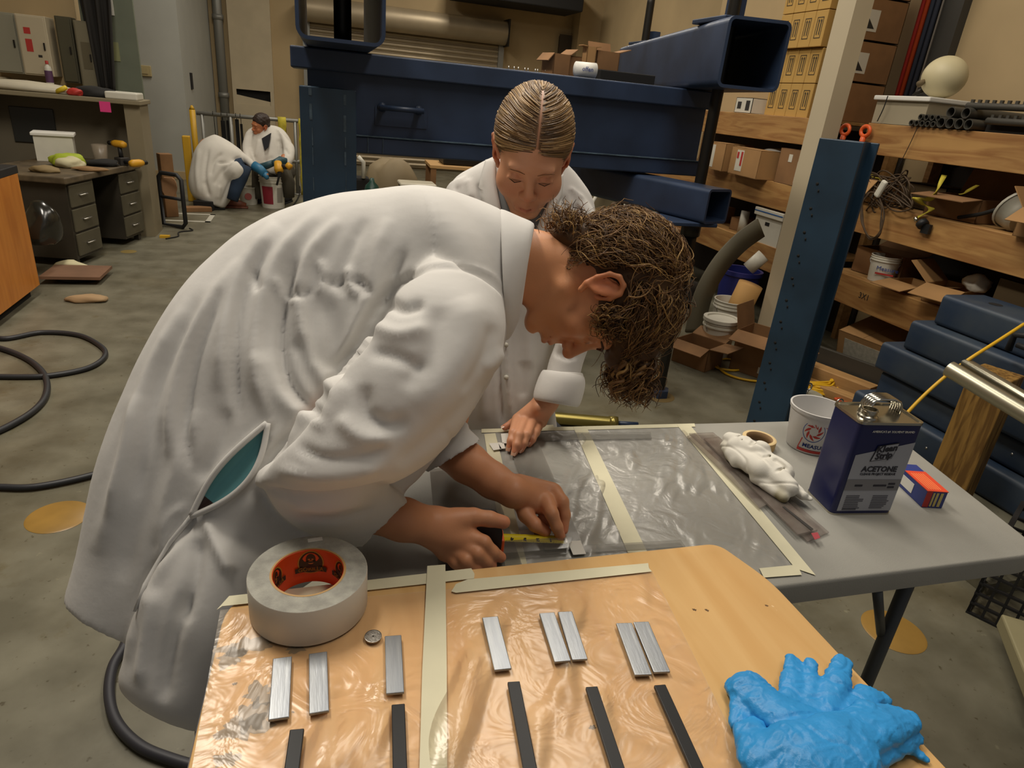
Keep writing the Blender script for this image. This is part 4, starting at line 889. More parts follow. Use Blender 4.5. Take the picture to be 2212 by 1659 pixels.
# ================================================================ stack of blue square tubes on the right
n_ = ['bottom blue square tube of the stack at the right', 'second blue square tube from the floor in the right stack', 'third blue square tube from the floor in the right stack', 'fourth blue square tube from the floor in the right stack', 'topmost blue square tube of the right stack, with a round hole']
for i, (x0, yf, z0, hh) in enumerate(((2.80, 2.60, .0, .15), (2.86, 2.53, .152, .14), (2.83, 2.56, .294, .15), (2.86, 2.46, .446, .15), (2.93, 2.40, .598, .15))):
    t = thing('blue_tube', n_[i], 'steel tube', (x0+.14, yf, z0)); 
    tube_obj('tube', (-.14, 0), (.14, hh), 1.9, .012, .022, mat('dusty_blue_steel', '223349', .5, var=.35, vscale=5, col2='3c4650'), t, (0, 0, 0), PI)
    b = MB(); b.box((-.128, -.006, .012), (.128, .0, hh-.012)); b.build('end_cap', m_blue, t)
    if i == 4: b = MB(); b.lathe([(.001, .0012), (.03, .0012)], (0, -.16, hh), 20); b.build('round_hole', m_dark, t)
    if i == 4: b = MB(); b.lathe([(.001, .0016), (.035, .0016)], (-.05, -.62, hh), 12); b.build('paint_spot', mat('yellow_spot', 'a8902a', .6), t)
    if i in (0, 1):
        b = MB()
        for q in range(3): b.tube([(-.1395, -.5-q*.13, .07), (-.1415, -.5-q*.13, .07)], .006, 8)
        b.build('bolt_holes', m_steel, t)
t = thing('black_bracket', 'black metal bracket clipped to the side of the blue tube stack', 'bracket', tuple(W(2205, 745, x=2.80)))
b = MB(); b.tube([(0, .04, -.04), (0, .04, .03), (0, -.04, .05), (0, -.1, .03), (0, -.1, -.04)], .014, 6); b.tube([(-.02, 0, .0), (-.02, -.1, .0)], .012, 6); b.build('bracket', m_black, t)
# aluminium rail on a timber post
t = thing('aluminium_rail', 'bright aluminium tube and channel running out of the frame at the right', 'rail', (0, 0, 0))
A = Vector(W(2050, 796, d=2.2)); B = Vector(W(2212, 893, d=2.02)); dd = (B-A); B2 = A+dd*2.2
b = MB(); b.tube([A, B2], .027, 18); sharp(b.build('tube', mat('brushed_aluminium', 'b5b09c', .35, metal=.85), t), 40)
A2 = Vector(W(2082, 786, d=2.28)); b = MB(); b.tube([A2, A2+dd*2.2], .026, 4); b.tube([A2+Vector((0, 0, .01)), A2+dd*2.2+Vector((0, 0, .01))], .032, 4, flat=.25); b.build('channel', mat('brushed_aluminium', 'b5b09c'), t)
t = thing('timber_post', 'short thick timber post carrying the aluminium rail', 'post', (2.62, 1.80, .0))
b = MB(); b.box((-.06, -.075, .0), (.075, .075, .60), bev=.006); b.build('post', wood('post_lumber', 'a07a3c', '6b4c20', 3.5, stretch=(9, 9, .9), contrast=(.4, .6)), t).rotation_euler = (0, 0, .35)
b = MB(); b.box((2.2, 1.25, .001), (2.56, 1.95, .05)); o = b.build('steel_slab', mat('mottled_slab', '4b4739', .5, col2='75705c', vscale=9)); tag(o, 'mottled dark steel slab on the floor under the timber post', 'slab')
t = thing('milk_crate', 'black lattice crate standing at the right edge behind the table corner', 'crate', (2.27, 1.13, 0), .5)
b = MB()
for k in range(9):
    q = -.16+k*.04
    for s_ in (-.16, .16):
        b.box((q-.004, s_-.004, 0), (q+.004, s_+.004, .28)); b.box((s_-.004, q-.004, 0), (s_+.004, q+.004, .28))
for z in [.0, .04, .08, .12, .16, .2, .24, .28]:
    for s_ in (-.16, .16): b.box((-.164, s_-.005, z), (.164, s_+.005, z+.008)); b.box((s_-.005, -.164, z), (s_+.005, .164, z+.008))
tag(b.build('lattice', m_black, t), kind='stuff')
b = MB(); b.box((-.165, -.165, .285), (.165, -.15, .31)); b.box((-.165, .15, .285), (.165, .165, .31)); b.box((-.165, -.15, .285), (-.15, .15, .31)); b.box((.15, -.15, .285), (.165, .15, .31)); b.build('rim', m_black, t)
t = thing('caster_stand', 'beige metal foot with a black caster at the bottom right edge', 'stand foot', (1.82, .80, 0), .9)
b = MB(); b.box((-.03, -.08, .05), (.35, .02, .10), bev=.006); b.build('arm', mat('beige_steel', '8c8464', .5), t)
b = MB(); b.tube([(-.02, -.03, .025), (.05, -.03, .025)], .025, 12); b.tube([(.0, -.06, .02), (.03, .0, .02)], .02, 8); b.build('caster', m_black, t)
b = MB(); b.tube([(.06, -.081, .075), (.06, -.083, .075)], .006, 8); b.build('bolt', m_dark, t)
cable('yellow_cable', [W(2212, 700, d=2.35), W(2150, 740, d=2.3), W(2095, 775, d=2.27), W(2040, 815, d=2.3), W(1985, 865, d=2.3), W(1930, 925, d=2.3), W(1900, 960, d=2.3)], .006, m_ycab, 'yellow cable stretched over the aluminium rail down behind the can', 'cable')
crumple('tan_scrap', tuple(W(1952, 1270, z=0)), (.03, .02, .01), mat('tan_paper', 'a08460', .8), 'little tan scrap on the floor behind the table leg', 'scrap', 33, .3)
# ================================================================ far floor behind the beam
t = thing('work_bench', 'low pale wooden bench far behind the beam', 'bench', (2.1, 9.3, 0), -.05)
b = MB(); b.box((-.60, -.35, .50), (.75, .35, .54), bev=.004); b.build('top', mat('bench_top', 'c49a62', .6), t)
for x in (-.55, .7):
    for y in (-.3, .3): b = MB(); b.box((x-.035, y-.035, 0), (x+.035, y+.035, .50)); b.build('leg', m_card2, t)
b = MB(); b.box((1.68, 9.1, .541), (2.62, 9.5, .66), bev=.02); tag(b.build('machine_bed', m_rod), 'dark steel block on the far bench with a red knob', 'machine')
b = MB(); b.lathe([(.001, 0), (.03, 0), (.03, .03), (.001, .04)], (2.25, 9.3, .661), 12); tag(b.build('knob', m_red), 'round red knob standing on the far steel block', 'knob')
b = MB(); b.box((2.0, 9.15, .25), (2.12, 9.2, .42)); tag(b.build('yellow_tag', m_yel), 'yellow card hanging under the far bench', 'card')
t = thing('gas_cylinder', 'dark green gas cylinder beyond the blue upright', 'cylinder', (.62, 7.6, 0)); b = MB()
b.lathe([(.001, 0), (.085, 0), (.085, .36), (.07, .42), (.03, .46), (.02, .5), (.001, .5)], n=20); b.build('body', mat('bottle_green', '173f35', .4), t)
t = thing('spray_bottle', 'white and green spray bottle on the floor next to the bin', 'bottle', (.86, 7.4, 0)); b = MB(); b.lathe([(.001, .14), (.042, .14), (.042, .26), (.02, .3), (.015, .36), (.001, .36)], n=14); b.build('body', m_offw, t)
b = MB(); b.lathe([(.001, 0), (.043, 0), (.043, .14)], n=14); b.build('base', mat('lime', '8f9a2a', .5), t)
t = thing('waste_bin', 'dark bin lined with a pale bag beyond the beam', 'bin', (1.2, 8.2, 0)); b = MB(); b.prism([(-.2, -.15), (.2, -.15), (.2, .15), (-.2, .15)], 0, .38); b.build('body', mat('dark_bin', '3b362d', .6), t)
b = MB(); b.box((-.22, -.17, .37), (.22, .17, .41), bev=.02); b.build('liner', m_bag, t)
crumple('plastic_bag', (1.42, 7.9, 0), (.09, .09, .2), m_bag, 'pale plastic bag standing beside the far bin', 'bag', 51, .2)
crumple('plastic_bag', (1.0, 9.0, 0), (.3, .2, .4), mat('tan_bag', '8c7c5f', .7), 'tan sack behind the far bin', 'bag', 52, .3)
t = thing('equipment_case', 'black equipment with pale purple cloth left of the green cylinder', 'equipment', (.45, 8.3, 0)); b = MB(); b.box((-.22, -.1, 0), (.2, .15, .42), bev=.03); b.build('case', m_dark, t)
b = MB(); b.tube([(-.1, -.12, .62), (-.06, -.14, .45), (.0, -.13, .38)], .035, 8); b.build('cloth', mat('lilac_cloth', '8b86a8', .8), t)
b = MB(); b.tube([(.12, -.1, .42), (.12, -.12, .6), (.06, -.12, .66)], .025, 8); b.build('hose', m_offw, t)
b = MB(); b.box((.3, 6.9, 0), (.95, 7.2, .04)); tag(b.build('brown_board', mat('brown_board', '7b5a42')), 'flat brown board on the floor in front of the green cylinder', 'board')
# ================================================================ grey folding table
GZ = .735
m_gt = mat('grey_moulded_plastic', '9f9d95', .45, var=.12, vscale=7, bump=.15, bscale=400, spec=.4)
m_tube = mat('grey_tube_paint', '4c4f50', .45)
def rpoly(P, R, n=6):
    out = []; k = len(P)
    for i in range(k):
        p = Vector(P[i]).to_2d() if len(P[i]) > 2 else Vector(P[i]); a = Vector(P[i-1])-p; c = Vector(P[(i+1) % k])-p
        r = R[i] if hasattr(R, '__len__') else R; a.normalize(); c.normalize(); A = p+a*r; B = p+c*r
        for j in range(n+1):
            t = j/n; out.append(tuple(A*(1-t)**2+p*2*t*(1-t)+B*t*t))
    return out
t = thing('folding_table', 'grey plastic folding table carrying the acetone can and taped film', 'table', (.66, .98, 0))
GP = rpoly([(.05-.66, .700-.98), (1.315-.66, .683-.98), (1.425-.66, 1.235-.98), (.05-.66, 1.300-.98)], .06)
def inset(P, k):
    c = Vector((sum(p[0] for p in P)/len(P), sum(p[1] for p in P)/len(P))); out = []
    for p in P: d = Vector(p)-c; out.append(tuple(c+d*(1-k/d.length)))
    return out
def slab(P, z0, z1, bev, m_, name, par):
    rings = [(P, z0), (P, z1-bev), (inset(P, bev*.3), z1-bev*.3), (inset(P, bev), z1)]; n = len(P); b = MB(); vs = []
    for R_, z in rings: vs += [(x, y, z) for x, y in R_]
    fs = [tuple(range(n-1, -1, -1)), tuple(range(3*n, 4*n))]
    for i in range(3): fs += [(i*n+j, i*n+(j+1) % n, (i+1)*n+(j+1) % n, (i+1)*n+j) for j in range(n)]
    b.add(vs, fs); return sharp(b.build(name, m_, par), 50)
slab(GP, GZ-.042, GZ, .008, m_gt, 'tabletop', t)
b = MB(); Q = inset(GP, .05); b.prism(Q, GZ-.06, GZ-.043); b.build('frame_rail', m_tube, t)
for x, y in ((.47, -.20), (.55, .18), (-.48, -.20), (-.48, .22)):
    b = MB(); b.tube([(x, y, GZ-.05), (x, y, .005)], .014, 12); b.build('leg', m_tube, t)
b = MB(); b.tube([(.47, -.20, .12), (.55, .18, .12)], .011, 10); b.build('cross_bar', m_tube, t)
b = MB(); b.tube([tuple(Vector(W(1895, 1275, z=.69))-Vector((.66, .98, 0))), (.47, -.19, .46)], .009, 8); b.build('brace', m_tube, t)
m_film = mat('clear_film', 'c9c7c0', .24, alpha=.27, spec=1.0, bump=.5, bscale=9, bdist=.01)
m_film2 = mat('clear_film_warm', 'e6d4ba', .22, alpha=.20, spec=1.0, bump=.45, bscale=8, bdist=.01)
def film_mat(name, col, dif, gl, rough):
    M = bpy.data.materials.new(name); M.use_nodes = True; nt = M.node_tree; N = nt.nodes; L = nt.links; N.remove(N['Principled BSDF']); out = N['Material Output']
    tr = N.new('ShaderNodeBsdfTransparent'); df = N.new('ShaderNodeBsdfDiffuse'); df.inputs[0].default_value = (*lin(col), 1); g = N.new('ShaderNodeBsdfGlossy'); g.inputs['Roughness'].default_value = rough; g.inputs[0].default_value = (.95, .93, .9, 1)
    m1 = N.new('ShaderNodeMixShader'); m1.inputs[0].default_value = dif; L.new(tr.outputs[0], m1.inputs[1]); L.new(df.outputs[0], m1.inputs[2])
    fr = N.new('ShaderNodeFresnel'); fr.inputs[0].default_value = 1.5; mu = N.new('ShaderNodeMath'); mu.operation = 'MULTIPLY'; mu.use_clamp = True; mu.inputs[1].default_value = gl; L.new(fr.outputs[0], mu.inputs[0])
    m2 = N.new('ShaderNodeMixShader'); L.new(mu.outputs[0], m2.inputs[0]); L.new(m1.outputs[0], m2.inputs[1]); L.new(g.outputs[0], m2.inputs[2]); L.new(m2.outputs[0], out.inputs[0])
    tc = N.new('ShaderNodeTexCoord'); n = N.new('ShaderNodeTexNoise'); n.inputs['Scale'].default_value = 16; n.inputs['Detail'].default_value = 3; n.inputs['Distortion'].default_value = 1.5; L.new(tc.outputs['Object'], n.inputs[0])
    bp = N.new('ShaderNodeBump'); bp.inputs['Strength'].default_value = .35; bp.inputs['Distance'].default_value = .01; L.new(n.outputs[0], bp.inputs['Height'])
    for x in (g, fr): L.new(bp.outputs[0], x.inputs['Normal'])
    return M
m_film = film_mat('clear_film_sheet', 'd5d3cc', .22, 1.7, .27); m_film2 = film_mat('clear_film_sheet_warm', 'e6d4ba', .14, .9, .25)
m_tape = mat('masking_tape', 'd8d2b4', .75, var=.06, vscale=20)
def film(name, px, z, m_, lab, cat='film', n=46, amp=.0022, seed=1, thr=.25):
    """thin wrinkled sheet over a quad given by its corners in the photograph, lying at height z"""
    A, B, C, D = [Vector(W(*p, z=z)) for p in px]; vs = []
    for j in range(n+1):
        for i in range(n+1):
            u, v = i/n, j/n; vs.append(A*(1-u)*(1-v)+B*u*(1-v)+C*u*v+D*(1-u)*v)
    P = np.array([tuple(v) for v in vs]); dv = np.array(tuple((D-A+C-B).normalized())); al_ = P @ dv; k = noise3(P-np.outer(al_*.72, dv)*(1)+np.outer(al_, np.array((-dv[1], dv[0], 0)))*.35, 34, seed, 3); d = np.clip(k-thr, 0, 1)
    u = np.tile(np.arange(n+1)/n, n+1); v = np.repeat(np.arange(n+1)/n, n+1); e = np.clip(np.minimum.reduce([u, 1-u, v, 1-v])*9, 0, 1)
    P[:, 2] = z+amp*4*d*e+.0003
    F = [(j*(n+1)+i, j*(n+1)+i+1, (j+1)*(n+1)+i+1, (j+1)*(n+1)+i) for j in range(n) for i in range(n)]
    F = np.array(F); 
    if np.cross(P[F[0, 1]]-P[F[0, 0]], P[F[0, 2]]-P[F[0, 0]])[2] < 0: F = F[:, ::-1]
    o = np_mesh(name, P, F, m_); return tag(o, lab, cat)
def strip(px, z, lab=None, m_=None, name='tape_strip', th=.0005, cat='tape', group=None, jag=0):
    P = [Vector(W(*p, z=z)) for p in px]; b = MB(); vs = [(p.x, p.y, z) for p in P]+[(p.x, p.y, z+th) for p in P]; n = len(P)
    nz = (P[1]-P[0]).cross(P[2]-P[0]).z
    if nz < 0: vs = vs[:n][::-1]+vs[n:][::-1]
    b.add(vs, [tuple(range(n-1, -1, -1)), tuple(range(n, 2*n))]+[(i, (i+1) % n, n+(i+1) % n, n+i) for i in range(n)])
    return tag(b.build(name, m_ or m_tape), lab, cat, group)
film('plastic_film', [(1045, 930), (1478, 917), (1738, 1238), (1130, 1245)], GZ+.0005, m_film, 'wrinkled clear film taped over the middle of the grey table', seed=2, amp=.0028, thr=.1, n=110)
strip([(1040, 927), (1500, 915), (1502, 922), (1040, 935)], GZ+.0012, 'long tape strip along the far edge of the grey table')
strip([(1462, 918), (1490, 918), (1762, 1243), (1718, 1228)], GZ+.0018, 'long tape strip along the right side of the film, nearest the can')
strip([(1238, 922), (1266, 921), (1398, 1192), (1356, 1194)], GZ+.0018, 'tape strip down the middle of the clear film on the grey table')
strip([(1046, 938), (1070, 936), (1140, 1225), (1092, 1228)], GZ+.0018, 'tape strip on the film under the bent man\'s hands')
strip([(1640, 1228), (1722, 1220), (1732, 1242), (1650, 1248)], GZ+.0024, 'short tape piece at the near right corner of the film')
strip([(1082, 922), (1195, 918), (1200, 930), (1082, 934)], GZ+.0026, 'short tape piece at the far edge beneath the woman\'s wrist')
m_acr = mat('clear_acrylic', '9b9890', .12, alpha=.35, spec=.9)
m_acrd = mat('smoky_acrylic', '77756f', .12, alpha=.35, spec=.9)
strip([(928, 1016), (1050, 1002), (1130, 1230), (948, 1235)], GZ+.003, 'clear acrylic sheet under the hand with the tape measure', m_acrd, 'acrylic_sheet', .003, 'sheet')
strip([(1085, 936), (1405, 935), (1408, 948), (1085, 954)], GZ+.0032, 'long thin clear ruler lying along the far edge', m_acr, 'clear_ruler', .002, 'ruler')
strip([(1100, 965), (1165, 962), (1262, 1185), (1178, 1190)], GZ+.0034, 'wide clear strip running from the woman\'s fingertips to the tape measure', m_acr, 'clear_ruler', .002, 'ruler')
strip([(1090, 1180), (1235, 1172), (1225, 1196), (1085, 1208)], GZ+.0064, 'smoky clear block under the end of the tape measure', m_acrd, 'acrylic_block', .012, 'block')
strip([(1262, 1180), (1470, 1168), (1480, 1182), (1262, 1196)], GZ+.0035, 'clear ruler with a red mark by the near edge of the grey table', m_acr, 'clear_ruler', .002, 'ruler')
for px, lab in (([(1082, 937), (1101, 936), (1105, 958), (1085, 958)], 'white paper square touching the woman\'s fingers'), ([(1056, 958), (1076, 957), (1084, 970), (1066, 973)], 'lower left torn white paper piece near the woman\'s hand'), ([(1076, 956), (1088, 957), (1092, 969), (1080, 970)], 'small paper piece between the other two by the woman\'s hand'), ([(1226, 1170), (1254, 1168), (1266, 1197), (1238, 1199)], 'white paper piece at the tip of the tape measure'), ([(1120, 1147), (1150, 1142), (1156, 1162), (1126, 1166)], 'white paper piece behind the yellow tape blade')):
    strip(px, GZ+.0062, lab, m_white, 'paper_piece', .0006, 'paper')
# stack of clear rulers and rag
m_rul = mat('smudged_clear_plastic', '938a80', .2, alpha=.38, spec=.9, col2='70605a', vscale=30)
strip([(1488, 938), (1540, 936), (1790, 1152), (1744, 1172)], GZ+.0026, 'wide smudged clear ruler at the bottom of the pile under the rag', m_rul, 'clear_ruler', .003, 'ruler')
strip([(1484, 944), (1500, 938), (1660, 1090), (1640, 1100)], GZ+.006, 'narrow smudged ruler at the left of the pile under the rag', m_rul, 'clear_ruler', .003, 'ruler')
strip([(1520, 950), (1552, 946), (1765, 1148), (1722, 1158)], GZ+.0095, 'uppermost smudged ruler with a dark edge leading away from the rag', m_rul, 'clear_ruler', .004, 'ruler')
strip([(1690, 1095), (1694, 1094), (1757, 1143), (1752, 1146)], GZ+.0145, None, m_ink, 'ruler_edge', .0006, None).parent = [o for o in COL.objects if o.name.startswith('clear_ruler')][-1]
strip([(1752, 1152), (1766, 1150), (1772, 1162), (1760, 1166)], GZ+.0145, 'small red ink smear at the near end of the ruler pile', mat('ink_smear', 'a84048', .6, alpha=.8), 'ink_smear', .0004, 'stain')
# rag: folded cloth with deep creases
def rag():
    A = Vector(W(1640, 1012, z=GZ+.03)); U = (Vector(W(1722, 1068, z=GZ+.03))-Vector(W(1560, 955, z=GZ+.03))); L = U.length; U.normalize(); V = Vector((-U.y, U.x, 0))
    s = SDF((A.x-.14, A.y-.14, GZ+.012), (A.x+.14, A.y+.14, GZ+.10), .0022)
    q = lambda u, v, h: A+U*u*L+V*v+Vector((0, 0, h-.018))
    zz = .012
    for u0, v0, u1, v1, r0, r1, h0, h1 in ((-.48, .012, -.30, .012, .017, .020, .030, .04), (-.34, .0, -.12, .016, .019, .024, .03, .042), (-.3, -.012, .1, -.016, .018, .024, .018, .03), (-.1, .018, .2, .018, .02, .022, .034, .032), (.0, -.006, .38, -.004, .024, .02, .03, .024), (.15, .02, .46, .02, .014, .010, .02, .012), (.1, -.026, .42, -.022, .013, .012, .012, .010), (-.45, -.004, -.2, -.022, .012, .014, .018, .014)):
        s.cone(q(u0, v0, h0), q(u1, v1, h1), r0, r1, .006)
    s.cone(q(.2, .034, .012), q(.50, .030, .008), .012, .007, .006, sq=((0, 0, 1), 1.8)); s.cone(q(-.1, .036, .014), q(.24, .036, .012), .012, .010, .006)
    for u0, v0, u1, v1, h in ((-.42, -.02, -.3, .03, .058), (-.2, -.03, -.12, .036, .062), (.06, -.03, .02, .03, .058), (.26, -.03, .2, .034, .05)): s.cone(q(u0, v0, h), q(u1, v1, h-.012), .0035, .0025, .003, sub=True)
    for u0, v0, u1, v1, h in ((-.22, .03, -.15, -.01, .062), (-.02, .03, .12, .0, .066), (.12, .01, .4, .012, .052), (-.4, .03, -.28, .0, .055), (-.1, -.012, .3, -.018, .055)): s.cone(q(u0, v0, h), q(u1, v1, h-.004), .006, .003, .004, sub=True)
    Vx, F = s.mesh(); Vx = smooth_np(Vx, F, 1); N = normals_np(Vx, F); Vx += N*(noise3(Vx*np.array([1, 1, .6]), 50, 5, 2)*.0022-np.maximum(0, 1-np.abs(noise3(Vx, 34, 9, 1))*8)*.0022)[:, None]; Vx[:, 2] = np.maximum(Vx[:, 2], GZ+.0142)
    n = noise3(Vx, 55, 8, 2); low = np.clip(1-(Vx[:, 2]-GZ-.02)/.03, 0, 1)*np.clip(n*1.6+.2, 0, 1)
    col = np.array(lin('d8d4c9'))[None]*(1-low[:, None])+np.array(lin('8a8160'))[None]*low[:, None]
    return tag(np_mesh('cleaning_rag', Vx, F, mat('rag_cotton', 'dcd8cc', .9, attr='tint', bump=.3, bscale=900), cols=col), 'crumpled white rag with grey smudges lying on the rulers', 'rag')
rag()
# masking tape roll
def roll(c, R, r, h, m_out, m_in, m_side, lab, rz=0):
    t = thing('tape_roll', lab, 'tape', c, rz)
    b = MB(); b.lathe([(R, .001), (R, h-.001)], n=56); b.build('tape', m_out, t)
    b = MB(); b.lathe([(R, h-.001), (R-.001, h), (r+.002, h)], n=56); b.lathe([(r+.002, 0), (R-.001, 0), (R, .001)], n=56); b.build('side', m_side, t)
    b = MB(); b.lathe([(r+.002, h), (r, h-.0006), (r, 0), (r+.002, 0)], n=56); b.build('core', m_in, t); return t
p = W(1641, 945, z=GZ+.022); m_mt = mat('masking_roll', 'cfae78', .7)
roll((p.x, p.y, GZ), .0385, .0285, .022, m_mt, mat('cork_core', '8a6d4a', .8), mat('masking_roll_side', 'd6bc8a', .7, bump=.3, bscale=600), 'roll of tan masking tape lying between the rag and the white tub')
# measuring tub
p = W(1770, 880, z=GZ+.105); tb = thing('mixing_tub', 'white plastic mixing tub with a red and blue printed emblem', 'tub', (1.118, 1.120, GZ), 0)
m_tub = mat('milky_plastic', 'cfcdca', .35, var=.05, sss=.0)
TR, TR0, TH = .0625, .051, .105
b = MB(); b.lathe([(.001, 0), (TR0-.003, 0), (TR0, .003), (TR, TH-.008), (TR+.002, TH-.008), (TR+.003, TH), (TR-.001, TH), (TR0-.002, .004), (.001, .004)], n=56); sharp(b.build('body', m_tub, tb), 40)
# emblem: curved decal pieces wrapped round the tub
def wrap(name, polys, m_, a0, par, off=.0006, z0=0):
    b = MB()
    for P in polys:
        c = (sum(p[0] for p in P)/len(P), sum(p[1] for p in P)/len(P)); n = len(P); vs = []
        for x, z in P+[c]:
            R_ = lerp(TR0, TR, (z+z0)/TH)+off; a = a0+x/R_; vs.append((R_*math.cos(a), R_*math.sin(a), z+z0))
        b.add(vs, [(i, (i+1) % n, n) for i in range(n)])
    return b.build(name, m_, par)
A0 = -2.3; m_bp = mat('blue_ink', '23408c', .6); cz = .062; R1 = .024
ring = []
for k in range(40):
    a, c = 2*PI*k/40, 2*PI*(k+1)/40; ring.append([(R1*math.cos(a), cz+R1*math.sin(a)*1.15), (R1*math.cos(c), cz+R1*math.sin(c)*1.15), ((R1-.0014)*math.cos(c), cz+(R1-.0014)*math.sin(c)*1.15), ((R1-.0014)*math.cos(a), cz+(R1-.0014)*math.sin(a)*1.15)])
wrap('emblem_ring', ring, m_bp, A0, tb)
bl = []
for k in range(8):
    a = 2*PI*k/8; P = []
    for q in range(7): f = q/6; an = a+f*.95; rr_ = .0095+.0105*f**.8; P.append((rr_*math.cos(an), cz+rr_*math.sin(an)*1.15))
    for q in range(6, -1, -1): f = q/6; an = a+.62+f*.42; rr_ = .0100+.0104*f**1.4; P.append((rr_*math.cos(an), cz+rr_*math.sin(an)*1.15))
    for i in range(6): bl.append([P[i], P[i+1], P[12-i], P[13-i]])
wrap('emblem_blades', bl, m_red, A0, tb)
wrap('red_band', [[(-.026+.005*i, .006), (-.026+.005*(i+1), .006), (-.026+.005*(i+1), .013), (-.026+.005*i, .013)] for i in range(17)]+[[(-.026, .013), (-.024, .013), (-.019, .04), (-.0215, .04)]], m_red, A0, tb)
wrap('red_band', [[(.022+.005*i, .076), (.022+.005*(i+1), .076), (.022+.005*(i+1), .079), (.022+.005*i, .079)] for i in range(8)], m_red, A0, tb)
o = text('MEASURE', .0135, (0, 0, 0), Matrix(((1, 0, 0), (0, 1, 0), (0, 0, 1))), m_bp, 'print', tb, bold=.0003)
for v in o.data.vertices:
    x, y = v.co.x+.012, v.co.y+.0225; R_ = lerp(TR0, TR, y/TH)+.0007; a = A0+x/R_; v.co = (R_*math.cos(a), R_*math.sin(a), y)
# acetone can
t = thing('solvent_can', 'dark blue metal solvent can with an acetone label and folding handle', 'can', (.962, .858, GZ), -.13)
CW, CD, CH = .133, .088, W(1862, 912, y=.858).z-GZ
m_cb = mat('can_blue', '181d50', .32, var=.15, vscale=8); m_tin = mat('tinplate', 'b9b4a6', .22, metal=1, bump=.15, bscale=30)
def rr4(x0, y0, x1, y1, r, n=5):
    out = []
    for cx, cy, s0 in ((x1-r, y0+r, -PI/2), (x1-r, y1-r, 0), (x0+r, y1-r, PI/2), (x0+r, y0+r, PI)):
        for k in range(n+1): q = s0+PI/2*k/n; out.append((cx+r*math.cos(q), cy+r*math.sin(q)))
    return out
P = rr4(0, 0, CW, CD, .010); b = MB(); b.prism(P, .003, CH-.003); sharp(b.build('body', m_cb, t), 30)
b = MB(); Po = rr4(-.0015, -.0015, CW+.0015, CD+.0015, .0115); Pi = rr4(.003, .003, CW-.003, CD-.003, .008); n = len(Po)
vs = [(x, y, CH-.005) for x, y in Po]+[(x, y, CH) for x, y in Po]+[(x, y, CH) for x, y in Pi]+[(x, y, CH-.003) for x, y in Pi]
b.add(vs, [(i*n+j, i*n+(j+1) % n, (i+1)*n+(j+1) % n, (i+1)*n+j) for i in range(3) for j in range(n)]); b.build('top_rim', m_tin, t)
b = MB(); b.prism(Pi, CH-.0035, CH-.0028); b.build('top_plate', m_tin, t)
b = MB(); b.prism(rr4(-.001, -.001, CW+.001, CD+.001, .011), 0, .004); b.build('bottom_rim', m_tin, t)
b = MB(); b.lathe([(.019, 0), (.0175, .004), (.0145, .006), (.0145, .014), (.0155, .015), (.0145, .017), (.012, .017), (.012, .003), (.001, .003)], (.034, .030, CH-.003), 28); sharp(b.build('spout', m_tin, t), 35)
b = MB(); prof = [(0, 0), (.000, .012), (.006, .024), (.018, .029), (.046, .029), (.060, .024), (.067, .012), (.067, 0)]
for i_, wy in enumerate((.014, .0078, .0016, -.0046, -.0108)):
    b.tube([(.048+x, .058+wy, CH-.003+z) for x, z in prof], .0032, 8)
b.box((.048, .046, CH-.003), (.052, .074, CH+.004)); b.build('handle', m_chrome, t)
e = .0006
def face(name, P, m_, k=1): b = MB(); b.add([(x, -e*k, z) for x, z in P], [tuple(range(len(P)))]); return b.build(name, m_, t)
m_lg = mat('label_grey', 'a5a6ad', .5); m_lg2 = mat('label_band', '7c7a7c', .5); m_tx = mat('label_ink', '23222c', .6)
S_ = CH/.215
face('label', [(.010, .010), (.128, .010), (.128, .172*S_), (.010, .142*S_)], m_lg)
face('label_band', [(.0105, .060*S_), (.1275, .060*S_), (.1275, .086*S_), (.0105, .086*S_)], m_lg2, 2)
RM = Matrix(((1, 0, 0), (0, 0, -1), (0, 1, 0)))
text('ACETONE', .0165, (.071, -e*2, .110*S_), RM, m_tx, 'print', t, bold=.0005)
text('CLEANS PROJECT RESIDUE', .0068, (.071, -e*2, .0985*S_), RM, m_tx, 'print', t, sx=.95)
text("AMERICA'S #1 SOLVENT BRAND", .0062, (.073, -e*2, .195*S_), RM, m_white, 'print', t)
P = [(.043, .128), (.088, .136), (.094, .172), (.050, .164)]; c_ = (.069, .150)
face('badge_border', [(x, z*S_) for x, z in P], m_tx, 3)
face('badge', [((x-c_[0])*.92+c_[0], ((z-c_[1])*.90+c_[1])*S_) for x, z in P], m_lg, 4)
Rt = RM @ Matrix.Rotation(.14, 3, 'Z')
text('Klean', .0185, (.070, -e*5, .158*S_), Rt, m_tx, 'print', t, bold=.0006, shear=.15); text('Strip', .0185, (.068, -e*5, .142*S_), Rt, m_tx, 'print', t, bold=.0006, shear=.15)
rr = random.Random(2)
b = MB()
for x0, x1 in ((.020, .060), (.078, .118)):
    for k in range(8): z = (.046-.0042*k)*S_; b.box((x0, -e*2.2, z), (x1-rr.random()*.012, -e, z+.0018))
b.box((.02, -e*2.2, .012), (.05, -e, .015)); b.build('small_print', mat('fine_print', '55545c', .6), t)['kind'] = 'stuff'
b = MB()
for x0, x1, z in ((.030, .046, .070), (.070, .098, .070), (.102, .116, .066), (.102, .116, .074)): b.box((x0, -e*3.2, z*S_), (x1, -e*2, (z+.004)*S_))
b.build('small_print', m_tx, t)['kind'] = 'stuff'
